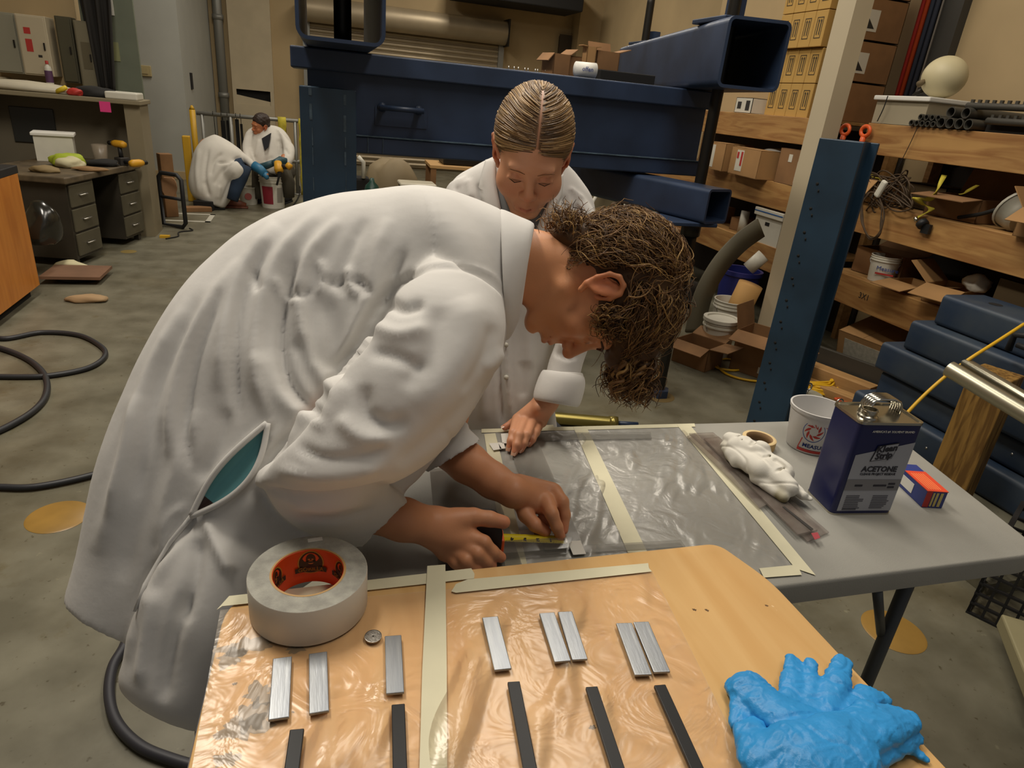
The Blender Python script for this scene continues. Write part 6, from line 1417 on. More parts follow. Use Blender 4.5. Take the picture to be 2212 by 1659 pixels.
m_fair = mat('dark_blond_hair', '7a5c36', .4, attr='tint', spec=.6)
ZG = GZ
# ================================================================ the bent man in the white coat (nearest person)
man = thing('person', 'person with curly brown hair and long white coat bending low, measuring with a tape', 'person', tuple(W(400, 1000, d=1.0)*0+Vector((-.25, .95, 0))))
MI = Matrix.Translation(man.location).inverted()
def child(o, par=None):
    o.parent = par or man; o.matrix_parent_inverse = Matrix.Identity(4) if par else MI; return o
torso = [(150, 1285, 400, 1400, .98, .06, .10), (176, 1180, 560, 1330, .98, .07, .16), (212, 1010, 700, 1240, .98, .08, .18), (262, 870, 790, 1165, .985, .09, .18), (325, 740, 850, 1100, 1.0, .10, .2), (400, 622, 895, 1040, 1.01, .105, .2), (470, 548, 945, 985, 1.03, .11, .2), (560, 482, 1000, 925, 1.04, .11, .2), (700, 432, 1048, 850, 1.05, .115, .2), (820, 415, 1078, 780, 1.06, .12, .19), (920, 409, 1095, 725, 1.06, .12, .17), (1010, 428, 1108, 690, 1.07, .09, .13), (1085, 458, 1118, 660, 1.07, .07, .09)]
flap = [(470, 1070, 640, 1190, .93, .03, .08), (398, 1122, 600, 1260, .92, .045, .09), (340, 1240, 560, 1370, .91, .05, .09), (292, 1360, 520, 1470, .91, .045, .08), (258, 1450, 480, 1545, .91, .04, .06), (262, 1490, 440, 1580, .92, .022, .04)]
arm = [(930, 560, 1085, 640, .98, .09), (872, 610, 1092, 705, .93, .095), (805, 690, 1075, 790, .90, .095), (735, 785, 1035, 870, .88, .09), (665, 880, 975, 950, .87, .085), (602, 965, 905, 1012, .86, .08), (558, 1040, 850, 1042, .87, .07), (600, 1108, 838, 1046, .89, .062), (665, 1150, 845, 1052, .92, .055), (735, 1172, 862, 1064, .95, .05), (786, 1180, 883, 1083, .975, .043)]
arm2 = [(940, 640, 1080, 700, 1.22, .09), (930, 760, 1060, 780, 1.24, .08), (905, 880, 1020, 860, 1.22, .07), (905, 960, 1008, 912, 1.2, .06), (922, 1022, 1041, 949, 1.18, .05)]
V, F = remesh([loft_px(torso, ex=2.1), loft_px(flap, ex=2.0), loft_px(arm, ex=2.1, cuff=.04), loft_px(arm2, ex=2.0, cuff=.04)], .0055, 3)
N = normals_np(V, F)
n1 = noise3(V*np.array([1, 1, .35]), 26, 2, 2); n2 = noise3(V, 9, 4, 2); V = V+N*(n1*.0014+n2*.002)[:, None]
ST = [ # (points, width px, height mm)
 ([(600, 480), (535, 580), (492, 700), (475, 850)], 20, 10), ([(585, 520), (528, 630), (506, 760), (515, 900)], 11, -11), ([(690, 455), (605, 560), (562, 680), (552, 800), (585, 900)], 16, 11),
 ([(640, 560), (616, 640), (606, 740), (632, 840), (700, 905)], 11, -14), ([(735, 470), (668, 560), (648, 650), (664, 760), (722, 860)], 14, 11), ([(520, 560), (430, 700), (380, 850), (360, 990)], 15, 9), ([(480, 620), (425, 760), (402, 900), (405, 1010)], 11, -10), ([(430, 640), (350, 800), (310, 950), (290, 1080)], 14, -8), ([(400, 660), (320, 820), (275, 980), (245, 1120)], 15, 8),
 ([(790, 470), (755, 540), (735, 600), (740, 640)], 13, -6), ([(840, 470), (815, 540), (800, 620), (770, 700), (735, 790)], 15, 7), ([(875, 540), (845, 600), (812, 680), (766, 750), (705, 800)], 12, -14),
 ([(545, 580), (556, 612), (566, 630)], 8, -7), ([(620, 632), (650, 640), (664, 622)], 9, -8), ([(700, 600), (722, 612), (742, 600)], 8, -7), ([(760, 602), (785, 616), (800, 640)], 8, -8), ([(600, 600), (612, 640), (640, 655)], 9, 6), ([(690, 560), (700, 600), (690, 640)], 8, 6), ([(748, 570), (755, 612), (770, 640)], 8, 6),
 ([(640, 730), (680, 800), (690, 880)], 18, -7), ([(560, 760), (600, 850), (660, 900)], 20, 6), ([(700, 640), (720, 730), (700, 800)], 24, -6),
 # yoke and armhole seams
 ([(921, 412), (934, 470), (937, 565)], 3.5, 2.2), ([(926, 414), (940, 470), (943, 560)], 4, -1.5), ([(820, 612), (870, 590), (937, 570), (1000, 572), (1060, 592), (1096, 630)], 4, 2.2, 1.1), ([(823, 620), (872, 598), (937, 579), (1000, 581), (1058, 602)], 5, -2.4, 1.1),
 ([(1088, 470), (1098, 560), (1106, 640), (1098, 700)], 5, -3), ([(1100, 730), (1075, 810), (1035, 880), (975, 960), (900, 1030), (860, 1062)], 5, 3.5),
 # sleeve outline sunk into the body side
 ([(915, 578), (862, 606), (806, 668), (752, 762), (700, 850), (640, 925), (590, 975), (550, 1030)], 9, -13), ([(545, 1050), (590, 1120), (660, 1168), (760, 1195)], 10, -12),
 # sleeve
 ([(830, 648), (872, 668), (915, 655)], 12, -8, 1.05), ([(800, 700), (860, 722), (925, 705)], 16, 6, 1.05), ([(800, 760), (860, 772), (920, 800)], 14, -6, 1.05), ([(1000, 640), (1015, 720), (975, 810), (900, 890)], 34, 6, 1.05), ([(950, 660), (930, 760), (870, 840)], 22, -5, 1.05), ([(1065, 700), (1045, 775), (1000, 850)], 16, -5, 1.05),
 ([(745, 820), (715, 880), (680, 930)], 18, 5, 1.05), ([(790, 830), (790, 890), (840, 920), (880, 900)], 16, -8, 1.05), ([(730, 900), (780, 945), (850, 950)], 18, 6, 1.05), ([(640, 960), (700, 990), (790, 985), (840, 960)], 12, -5, 1.05), ([(600, 1015), (680, 1030), (760, 1025), (830, 1005)], 14, 6, 1.05),
 ([(566, 1052), (620, 1070), (700, 1074), (790, 1060), (838, 1046)], 7, -11, 1.05), ([(625, 1090), (700, 1098), (790, 1082)], 9, 5, 1.05), ([(650, 1118), (730, 1122), (810, 1100)], 7, -4, 1.05), ([(780, 1170), (835, 1138), (868, 1095)], 4, -2.5, 1.05),
 # chest panel under the arm
 ([(1080, 800), (1010, 880), (920, 960), (860, 1010)], 22, -6), ([(1090, 760), (1050, 800)], 12, 4), ([(960, 930), (975, 945), (978, 960)], 5, -2),
 # skirt
 ([(420, 1115), (380, 1170), (330, 1240), (290, 1330)], 9, -9), ([(400, 1130), (350, 1230), (310, 1320), (275, 1430)], 12, 8), ([(445, 1120), (470, 1180), (500, 1240)], 12, 9), ([(430, 1160), (415, 1260), (390, 1350)], 16, -10), ([(340, 1270), (320, 1370), (300, 1480)], 12, 8), ([(400, 1280), (370, 1400), (350, 1520)], 14, -9), ([(470, 1130), (560, 1190), (640, 1230)], 20, -6),
 ([(300, 850), (290, 960), (250, 1080), (210, 1200)], 20, 6), ([(420, 880), (400, 960), (360, 1080), (340, 1180)], 16, 5), ([(350, 900), (330, 1020), (290, 1150), (260, 1260)], 22, -6), ([(400, 1090), (370, 1120), (350, 1190), (340, 1230)], 10, 5), ([(490, 880), (470, 960), (430, 1040)], 18, -6),
 ([(590, 905), (520, 965), (455, 1030), (425, 1085)], 6, 5), ([(600, 920), (570, 990), (520, 1060), (440, 1118)], 6, 5), ([(575, 935), (520, 1000), (470, 1050), (430, 1100)], 14, -12), ([(660, 1180), (600, 1150), (560, 1100), (555, 1060)], 14, -6)]
V = folds(V, F, ST, 1.15); V = smooth_np(V, F, 1, .35)
coat = np_mesh('lab_coat', V, F, m_coat); child(coat)
sf = Surf(V, F)
# side vent opening showing the teal shirt and dark belt
up = [(580, 913), (545, 940), (500, 980), (462, 1022), (438, 1062), (420, 1110)]; dn = [(582, 913), (578, 965), (560, 1018), (522, 1062), (474, 1094), (420, 1112)]
U_ = catmull([(*p, 0) for p in up], 5); D_ = catmull([(*p, 0) for p in dn], 5); n = len(U_); vs = []
for i in range(n):
    for j in range(6): q = U_[i].lerp(D_[i], j/5); h, nn = sf.hit(q.x, q.y, .0030); vs.append(h)
G_ = np.array([tuple(v) for v in vs]).reshape(n, 6, 3)
for _ in range(40): G_[1:-1] = G_[1:-1]*.5+(G_[:-2]+G_[2:])*.25
G_ += np.array(-CF)*.004; vs = [Vector(p) for p in G_.reshape(-1, 3)]; cut = int(n*.80)
for nm, a, c_, mm in (('shirt', 0, cut, mat('teal_shirt', '5f979c', .8, var=.1, vscale=20)), ('belt', cut, n-1, mat('dark_belt', '3a2a26', .6))):
    b = MB(); b.add(vs[a*6:(c_+1)*6], [(i*6+j, i*6+j+1, (i+1)*6+j+1, (i+1)*6+j) for i in range(c_-a) for j in range(5)], smooth=True); child(b.build(nm, mm))
b = MB()
for L_ in (0, 5): b.tube([Vector(p)+nC*.001 for p in G_[:, L_]], .0042, 8)
b.tube([sf.hit(*q, .003)[0] for q in ((420, 1110), (398, 1135), (372, 1170), (345, 1215), (318, 1265), (296, 1320))], [.004, .0035, .0032, .003, .003, .002], 8); child(b.build('vent_hem', m_coat), coat) if False else child(b.build('vent_hem', m_coat))
# collar
def ring_loft(secs, n=40, thick=.004, name='collar'):
    vs = []
    for (ax, ay, bx, by, d, tn, tf) in secs:
        a, b_ = W(ax, ay, d=d), W(bx, by, d=d); c = (a+b_)/2; h = (a-b_)/2; nn = (nC-h.normalized()*nC.dot(h.normalized())).normalized()
        for j in range(n): q = 2*PI*j/n; vs.append(c+h*math.cos(q)+nn*math.sin(q)*(tn if math.sin(q) > 0 else tf))
    k = len(secs); b = MB(); b.add(vs, [(i*n+j, i*n+(j+1) % n, (i+1)*n+(j+1) % n, (i+1)*n+j) for i in range(k-1) for j in range(n)], smooth=True)
    o = b.build(name, m_coat); md = o.modifiers.new('s', 'SOLIDIFY'); md.thickness = thick; md.offset = 0; md2 = o.modifiers.new('ss', 'SUBSURF'); md2.levels = 1; md2.render_levels = 1; return o
child(ring_loft([(1080, 455, 1092, 735, 1.07, .085, .09), (1098, 462, 1102, 728, 1.07, .088, .09), (1122, 474, 1112, 705, 1.075, .085, .085), (1146, 482, 1122, 684, 1.08, .078, .08), (1157, 490, 1124, 668, 1.085, .070, .075), (1140, 500, 1112, 660, 1.085, .062, .07)]))
# head
Uv = (.986*CR-.17*CU); Fv = (-.17*CR-.985*CU); 
Uv = Uv*.995+CF*.06; Uv /= np.linalg.norm(Uv); Fv = Fv-Uv*(Fv @ Uv); Fv = Fv+CF*.10; Fv -= Uv*(Fv @ Uv); Fv /= np.linalg.norm(Fv); Rv = np.cross(Fv, Uv)
HM = frame(Uv, Fv, Rv, W(1284, 630, d=1.135), 1.0)
HI = HM.inverted()
hs = head_sdf(.0021); hV, hF = hs.mesh(); hV = smooth_np(hV, hF, 1); hC = head_tint(hV, 'd39468')
# five-o'clock tint around the jaw is left out; darker where the hair meets the skin
head = (xf(hV, HM), hF, hC)
# forearms and hands
def J(px, py, z=None, d=None): return W(px, py, d=d) if d else W(px, py, z=z)
RA = [J(700, 1085, d=.92), J(790, 1108, d=.965), J(870, 1122, d=1.0), J(935, 1138, d=1.03)]
r_f = [.026, .027, .032, .030]
wr = RA[-1]
pr = [((RA[0], RA[1], RA[2], wr), r_f), ((wr, J(985, 1160, z=.785)), [.029, .027]), ((J(945, 1150, z=.80), J(1010, 1165, z=.785)), [.024, .021]), ((wr, J(965, 1188, z=.765)), [.025, .019]), ((J(950, 1128, z=.815), J(1000, 1122, z=.815)), [.022, .018])]
fr_ = [((J(985, 1122, z=.815), J(1022, 1117, z=.818), J(1058, 1121, z=.815), J(1088, 1128, z=.810)), [.018, .0145, .0125, .0108]),
       ((J(1012, 1160, z=.790), J(1045, 1172, z=.788), J(1064, 1192, z=.770), J(1082, 1204, z=.752)), [.016, .0115, .0100, .0088]),
       ((J(1000, 1178, z=.780), J(1030, 1196, z=.776), J(1050, 1212, z=.758), J(1062, 1222, z=.744)), [.016, .0115, .0100, .0088]),
       ((J(982, 1188, z=.772), J(1006, 1210, z=.768), J(1024, 1226, z=.752), J(1034, 1232, z=.744)), [.015, .0110, .0098, .0085]),
       ((J(966, 1192, z=.765), J(984, 1214, z=.760), J(1000, 1230, z=.748), J(1010, 1238, z=.743)), [.013, .0098, .0085, .0078])]
h1 = hand([(list(a), b_) for a, b_ in fr_], [([tuple(p) for p in a], b_) for a, b_ in pr], tintc='cf9068')
LA = [J(960, 960, d=1.22), J(1010, 1000, d=1.19), J(1065, 1038, d=1.16), J(1108, 1062, d=1.14)]
pl = [((LA[0], LA[1], LA[2], LA[3]), [.040, .036, .031, .027]), ((LA[3], J(1160, 1078, z=.785)), [.026, .024]), ((J(1120, 1050, z=.80), J(1192, 1062, z=.795)), [.022, .017]), ((J(1125, 1075, z=.785), J(1180, 1092, z=.785)), [.021, .017])]
fl = [((J(1180, 1085, z=.790), J(1192, 1110, z=.790), J(1203, 1138, z=.770), J(1211, 1160, z=.750)), [.0165, .0115, .0100, .0086]),
      ((J(1198, 1066, z=.795), J(1214, 1084, z=.795), J(1220, 1112, z=.775), J(1217, 1145, z=.752)), [.0155, .0118, .0100, .0085]),
      ((J(1190, 1060, z=.792), J(1208, 1092, z=.780), J(1196, 1118, z=.765), J(1186, 1128, z=.756)), [.014, .0108, .0095, .0085]),
      ((J(1172, 1056, z=.790), J(1188, 1096, z=.770), J(1172, 1124, z=.758), J(1160, 1128, z=.752)), [.013, .0098, .0088, .008]),
      ((J(1125, 1078, z=.780), J(1136, 1112, z=.772), J(1156, 1134, z=.765), J(1178, 1148, z=.755)), [.0175, .0135, .0118, .0098])]
h2 = hand([(list(a), b_) for a, b_ in fl], [([tuple(p) for p in a], b_) for a, b_ in pl], tintc='cf9068')
# torso and legs of the body beneath the coat: same continuous figure
bs = SDF((-.45, .70, .0), (.50, 1.22, 1.32), .012)
pel = W(430, 960, d=1.08); chest = W(900, 640, d=1.10); nb = HM @ Vector((0, -.015, -.17))
bs.chain([tuple(pel), tuple(W(640, 780, d=1.08)), tuple(chest), tuple(nb)], [.09, .085, .09, .048], k=.03)
bs.chain([tuple(W(960, 640, d=1.0)), tuple(W(735, 950, d=.93)), tuple(RA[0])], [.05, .045, .038], k=.02)
bs.chain([tuple(W(980, 620, d=1.2)), tuple(W(960, 880, d=1.25)), tuple(LA[0])], [.05, .045, .038], k=.02)
for hp, kn, ft in ((Vector((-.19, .97, .78)), Vector((-.15, .94, .46)), Vector((-.19, .90, .08))), (Vector((-.17, 1.12, .78)), Vector((-.13, 1.12, .46)), Vector((-.18, 1.12, .08)))):
    bs.chain([tuple(hp), tuple(kn), tuple(ft)], [.075, .055, .042], k=.03)
bV, bF = bs.mesh(); bC = np.tile(np.array(lin('cf9068')), (len(bV), 1))
AV, AF, AC = join_np([(bV, bF, bC), head, h1, h2])
body = np_mesh('body', AV, AF, m_skin, cols=AC); child(body)
for i, (hp, kn, ft) in enumerate(((Vector((-.19, .97, .74)), Vector((-.15, .94, .46)), Vector((-.19, .90, .10))), (Vector((-.17, 1.12, .74)), Vector((-.13, 1.12, .46)), Vector((-.18, 1.12, .10))))):
    b = MB(); b.tube([hp, kn, ft], [.085, .07, .065], 14); child(b.build('trouser_leg', mat('dark_trousers', '2c2f36', .9)))
    b = MB(); b.box((ft.x-.09, ft.y-.045, 0), (ft.x+.16, ft.y+.045, .07), bev=.025); child(b.build('shoe', m_black))
# near eye detail: lashes and brow
b = MB()
for sx in (1, -1):
    b.tube([HM @ Vector((sx*x, y, z)) for x, y, z in ((.016, .0965, .021), (.028, .0975, .0265), (.040, .0925, .0255), (.050, .082, .019))], [.0024, .0030, .0026, .0012], 6, flat=.7)
child(b.build('eyebrow', mat('brow_hair', '4a3020', .8)))
# hair
rg = np.random.RandomState(5)
def scalp(n, lo, f_in):
    out = []; 
    while len(out) < n:
        d = rg.normal(size=3); d /= np.linalg.norm(d); p = np.array((0, -.018, .045))+d*np.array((.076, .098, .086))
        if f_in(p): out.append(p)
    return np.array(out)
def in_hair(p):
    x, y, z = p; ax = abs(x)
    if y > .02: return z > .055+.3*max(0, (ax-.05))
    if y > -.03: return z > .036 - (0 if ax < .055 else .02)
    return z > -.052-(.35*(-.03-y))
# dark base shell
hsd = SDF((-.13, -.16, -.11), (.13, .15, .17), .003)
hsd.ell((0, -.022, .055), (.090, .108, .094), k=.01); hsd.ell((0, -.075, -.015), (.066, .042, .062), k=.03); hsd.ell((0, -.080, -.06), (.045, .022, .04), k=.02)
hsd.ell((0, .075, .085), (.062, .048, .05), k=.03); hsd.ell((0, .105, .075), (.045, .030, .034), k=.02)
hsd.ell((0, .085, -.035), (.10, .072, .078), k=.012, sub=True); hsd.ell((0, .012, -.075), (.12, .055, .085), k=.01, sub=True)
for sx in (1, -1): hsd.ell((sx*.092, -.006, -.002), (.022, .026, .036), k=.006, sub=True)
kV, kF = hsd.mesh(); kN = normals_np(kV, kF); kV = kV+kN*(noise3(kV, 55, 3, 3)*.005)[:, None]; kV = xf(smooth_np(kV, kF, 1), HM)
kC = np.tile(np.array(lin('503820')), (len(kV), 1))
# curls: grow along local flow over the shell
R0 = scalp(5200, 0, in_hair)
cen = np.array((0, -.018, .045)); nrm = (R0-cen)/np.array((.076, .098, .086))**2; nrm /= np.linalg.norm(nrm, axis=1)[:, None]
R1 = cen+(R0-cen)*1.13+nrm*.006*rg.rand(len(R0), 1)
flow = np.array((0, .55, .25))[None]*np.ones((len(R0), 1))
back = R0[:, 1] < -.03; flow[back] = np.array((0, -.45, -.75)); top = (R0[:, 2] > .08) & ~back; flow[top] = np.array((0, 1.0, .05)); side = (np.abs(R0[:, 0]) > .05) & ~back & ~top; flow[side] = np.array((0, .5, -.15))
flow += rg.normal(size=flow.shape)*.35
flow -= nrm*(flow*nrm).sum(1)[:, None]*.8; flow += nrm*.25
ell_r = np.array((.088, .108, .098))
def push(P, T):
    q = (P-cen)/ell_r; l = np.linalg.norm(q, axis=1); ins = l < 1.0
    P = P.copy(); P[ins] = cen+(P[ins]-cen)/l[ins][:, None]; n_ = (P-cen)/ell_r**2; n_ /= np.linalg.norm(n_, axis=1)[:, None]
    dn = (T*n_).sum(1); T = T-n_*np.where((l < 1.02) & (dn < 0), dn, 0)[:, None]; T = T-n_*np.where(l > 1.16, dn*.5, 0)[:, None]; return P, T/np.linalg.norm(T, axis=1)[:, None]
gl = np.array(HI.to_3x3()) @ np.array((0, 0, -1.0))
mcol = ['5a4026', '6b4c2c', '7d5a34', '8f6c40', 'a8854f', '4a3420']
def face_drop(q):
    x, y, z = q.T; ax_ = np.abs(x)
    return ((y > .045) & (z < .050+.12*np.clip(y-.06, 0, .04)) & (ax_ < .1)) | ((ax_ > .058) & (y < .024) & (y > -.034) & (z < .032) & (z > -.045)) | ((y > -.02) & (z < .012))
s1 = strands('h', R1, flow, .080, .00085, None, None, segs=14, curl=.0048, freq=1.15, grav=gl, gk=.6, push=push, seed=2, cols=mcol, drop=face_drop)
# thick locks
ix = rg.choice(len(R1), 1900, replace=False)
s2 = strands('h', R1[ix], flow[ix], .068, .0016, None, None, segs=14, curl=.0065, freq=1.1, grav=gl, gk=.6, push=push, seed=3, cols=mcol, taper=.15, sides=6, drop=face_drop)
# forelock hanging from the brow, nape curls
fr0 = np.stack([rg.uniform(-.055, .055, 420), rg.uniform(.085, .115, 420), rg.uniform(.060, .115, 420)], 1)
s3 = strands('h', fr0, np.tile(np.array((0, .6, .1)), (420, 1))+rg.normal(size=(420, 3))*.25, .070, .0012, None, None, segs=18, curl=.009, freq=1.9, grav=gl, gk=1.6, seed=4, cols=mcol)
fr1 = fr0[:90]; s5 = strands('h', fr1, np.tile(np.array((0, .6, .1)), (90, 1))+rg.normal(size=(90, 3))*.2, .066, .0036, None, None, segs=16, curl=.010, freq=2.0, grav=gl, gk=1.6, seed=14, cols=mcol, taper=.15, sides=5)
nap = np.stack([rg.uniform(-.055, .055, 260), rg.uniform(-.10, -.075, 260), rg.uniform(-.075, -.02, 260)], 1)
s4 = strands('h', nap, np.tile(np.array((0, -.5, -.8)), (260, 1))+rg.normal(size=(260, 3))*.3, .045, .0014, None, None, segs=12, curl=.006, freq=2, grav=gl, gk=-.3, seed=5, cols=mcol)
# side locks in front of and above the near ear
sd = []
for sx in (1, -1): sd.append(np.stack([sx*rg.uniform(.070, .080, 200), rg.uniform(.015, .05, 200), rg.uniform(.018, .06, 200)], 1))
sd = np.concatenate(sd); s6 = strands('h', sd, np.tile(np.array((0, .5, -.3)), (len(sd), 1))+rg.normal(size=(len(sd), 3))*.35, .04, .0013, None, None, segs=12, curl=.005, freq=2, grav=gl, gk=.3, push=push, seed=6, cols=mcol)
HV, HF, HC = join_np([(xf(a, HM), b_, c_) for a, b_, c_ in (s1, s2, s3, s4, s5, s6)]+[(kV, kF, kC)])
hair = np_mesh('curly_hair', HV, HF, m_hair, cols=HC); hair['kind'] = 'stuff'; child(hair)
# ---- the tape measure he holds
t = thing('tape_measure', 'black tape measure with an orange nose and yellow blade pulled out', 'tape measure', tuple(W(1040, 1160, z=.742)))
TI = Matrix.Translation(t.location).inverted()
def ch2(o, par): o.parent = par; o.matrix_parent_inverse = Matrix.Translation(par.location).inverted(); return o
c0 = W(1036, 1150, z=.785); ax = (W(1225, 1168, z=.745)-W(1080, 1168, z=.745)); ax.z = 0; L = ax.length; ax.normalize(); ay = Vector((-ax.y, ax.x, 0))
MT = Matrix(((ax.x, ay.x, 0, c0.x), (ax.y, ay.y, 0, c0.y), (0, 0, 1, 0), (0, 0, 0, 1)))
b = MB(); P = rr4(-.036, .742, .036, .812, .022, 6); b.prism([(x, z) for x, z in P], -.012, .028, M=MT @ Matrix(((1, 0, 0, 0), (0, 0, 1, 0), (0, 1, 0, 0), (0, 0, 0, 1)))); ch2(sharp(b.build('case', m_black), 40), t)
b = MB(); b.box((.034, -.010, .744), (.041, .022, .776), M=MT, bev=.002); ch2(b.build('nose', m_org), t)
A = W(1078, 1163, z=.750); Bp = W(1222, 1168, z=.7485)
b = MB(); dd = Bp-A; wv = Vector((-dd.y, dd.x, 0)).normalized()*.0105; vs = []
for i in range(13):
    for j in range(7): u = j/6*2-1; vs.append(A.lerp(Bp, i/12)+wv*u+Vector((0, 0, -.0026*(1-u*u)+.002)))
b.add(vs, [(i*7+j, i*7+j+1, (i+1)*7+j+1, (i+1)*7+j) for i in range(12) for j in range(6)], smooth=True)
bl_ = b.build('blade', mat('blade_yellow', 'd8c21c', .4)); bl_.modifiers.new('s', 'SOLIDIFY').thickness = .0004; ch2(bl_, t)
b = MB()
for i in range(1, 5):
    c_ = A.lerp(Bp, i/5.2)+wv*-.15; 
    dx_ = Vector((dd.x, dd.y, 0)).normalized(); wy_ = wv.normalized()
    tx = text(str(5-i), .0105, c_+Vector((0, 0, .0012)), Matrix(((-dx_.x, -wy_.x, 0), (-dx_.y, -wy_.y, 0), (0, 0, 1))), m_ink, 'print', None, bold=.0004, ext=.0006); ch2(tx, t)
for i in range(1, 40):
    c_ = A.lerp(Bp, i/40)-wv*.82; b.box((-.0003, -.0012 if i % 4 else -.0024, 0), (.0003, .0012, .0003), M=Matrix.Translation(c_+Vector((0, 0, .0026))) @ Matrix.Rotation(math.atan2(dd.y, dd.x), 4, 'Z'))
mk = ch2(b.build('markings', m_ink), t); mk['kind'] = 'stuff'
b = MB(); b.box((-.002, -.010, -.010), (.0015, .010, .004), M=Matrix.Translation(Bp+Vector((0, 0, 0))) @ Matrix.Rotation(math.atan2(dd.y, dd.x), 4, 'Z')); ch2(b.build('end_hook', m_steel), t)
# ================================================================ the woman beyond the table
wo = thing('person', 'person with combed back blond hair and white coat, hand pressed on the far table edge', 'person', (.5, 1.52, 0))
WI = Matrix.Translation(wo.location).inverted()
def chw(o): o.parent = wo; o.matrix_parent_inverse = WI; return o
body_s = [(1085, 335, 1205, 345, 1.52, .05, .05), (1030, 358, 1250, 385, 1.53, .07, .10), (975, 398, 1283, 440, 1.54, .09, .12), (958, 470, 1280, 520, 1.55, .11, .13), (965, 600, 1240, 620, 1.57, .11, .14), (975, 720, 1200, 720, 1.60, .10, .14), (970, 840, 1195, 850, 1.63, .10, .14), (960, 960, 1205, 960, 1.68, .11, .14), (950, 1180, 1215, 1180, 1.78, .12, .14)]
arm_s = [(1195, 400, 1275, 450, 1.54, .065), (1225, 470, 1305, 500, 1.52, .065), (1240, 570, 1330, 575, 1.50, .065), (1235, 660, 1322, 655, 1.49, .06), (1205, 730, 1285, 725, 1.48, .055), (1185, 780, 1258, 790, 1.475, .05), (1168, 850, 1246, 868, 1.47, .05)]
arm_f = [(965, 410, 1030, 390, 1.54, .065), (935, 520, 1010, 520, 1.50, .065), (905, 640, 985, 650, 1.46, .06), (900, 760, 970, 780, 1.42, .05), (920, 840, 975, 850, 1.40, .045)]
V, F = remesh([loft_px(body_s, ex=2.2), loft_px(arm_s, ex=2.1, cuff=.03), loft_px(arm_f, ex=2.1, cuff=.03)], .006, 2)
ST = [([(1035, 395), (1040, 430), (1052, 470)], 6, -8), ([(1010, 385), (1018, 430)], 8, 5), ([(1215, 420), (1222, 460), (1218, 500)], 6, -7), ([(1245, 440), (1238, 480)], 6, -5), ([(1230, 405), (1260, 430)], 5, 4), ([(985, 400), (1000, 440)], 5, -4),
      ([(1200, 760), (1225, 772), (1250, 765)], 6, -6), ([(1210, 740), (1230, 760)], 6, 5), ([(1090, 640), (1093, 740), (1098, 830), (1108, 920)], 5, 5), ([(1078, 700), (1080, 800), (1086, 920)], 6, -10), ([(1150, 650), (1140, 720), (1150, 800)], 12, 5), ([(1170, 700), (1165, 800), (1178, 900)], 10, -5), ([(1050, 700), (1050, 820), (1045, 910)], 10, 5), ([(1130, 780), (1130, 860)], 10, -4)]
V = folds(V, F, ST, 1.2); N = normals_np(V, F); V += N*(noise3(V*np.array([1, 1, .4]), 28, 12, 2)*.002)[:, None]
wc = chw(np_mesh('lab_coat', V, F, m_coat)); wsf = Surf(V, F)
b = MB()
for y in (745, 815): h, nn = wsf.hit(1094, y, .002); b.tube([h, h+nn*.002], .006, 12)
chw(b.build('button', m_offw))
# lapels: two folded bands lying on the chest, and grey shirt showing between them
def lapel(out, inn, name, m_, off=.008, par=None):
    O = catmull([(*p, 0) for p in out], 5); I = catmull([(*p, 0) for p in inn], 5); vs = []
    for o_, i_ in zip(O, I):
        for j in range(5): q = o_.lerp(i_, j/4); h, nn = wsf.hit(q.x, q.y, off*(1-.3*abs(j-2)/2)); vs.append(h)
    b = MB(); b.add(vs, [(i*5+j, i*5+j+1, (i+1)*5+j+1, (i+1)*5+j) for i in range(len(O)-1) for j in range(4)], smooth=True)
    o = b.build(name, m_); o.modifiers.new('s', 'SOLIDIFY').thickness = .003; return chw(o)
lapel([(1052, 352), (1040, 395), (1048, 440), (1070, 490)], [(1070, 350), (1072, 400), (1082, 450), (1092, 500)], 'lapel', m_coat)
lapel([(1215, 378), (1212, 420), (1192, 465), (1165, 520)], [(1196, 385), (1186, 430), (1168, 470), (1150, 515)], 'lapel', m_coat)
lapel([(1074, 400), (1082, 450), (1092, 500)], [(1186, 430), (1168, 470), (1150, 515)], 'shirt', mat('grey_shirt', '6f7070', .9), .003)
# rolled cuff
def band_loft(secs, name, n=36):
    vs = []
    for (ax, ay, bx, by, d, tn) in secs:
        a, b_ = W(ax, ay, d=d), W(bx, by, d=d); c = (a+b_)/2; h = (a-b_)/2; nn = (nC-h.normalized()*nC.dot(h.normalized())).normalized()
        for j in range(n): q = 2*PI*j/n; vs.append(c+h*math.cos(q)+nn*math.sin(q)*tn)
    k = len(secs); b = MB(); b.add(vs, [(i*n+j, i*n+(j+1) % n, (i+1)*n+(j+1) % n, (i+1)*n+j) for i in range(k-1) for j in range(n)], smooth=True)
    o = b.build(name, m_coat); o.modifiers.new('s', 'SOLIDIFY').thickness = .004; o.modifiers.new('u', 'SUBSURF').levels = 1; return o
o = band_loft([(1176, 800, 1257, 812, 1.475, .05), (1170, 808, 1262, 826, 1.472, .056), (1160, 832, 1257, 850, 1.47, .058), (1153, 858, 1250, 876, 1.467, .056), (1160, 862, 1244, 876, 1.467, .05)], 'rolled_cuff'); chw(o)
o = band_loft([(1172, 803, 1255, 806, 1.478, .052), (1174, 812, 1258, 818, 1.476, .054)], 'rolled_cuff'); chw(o)
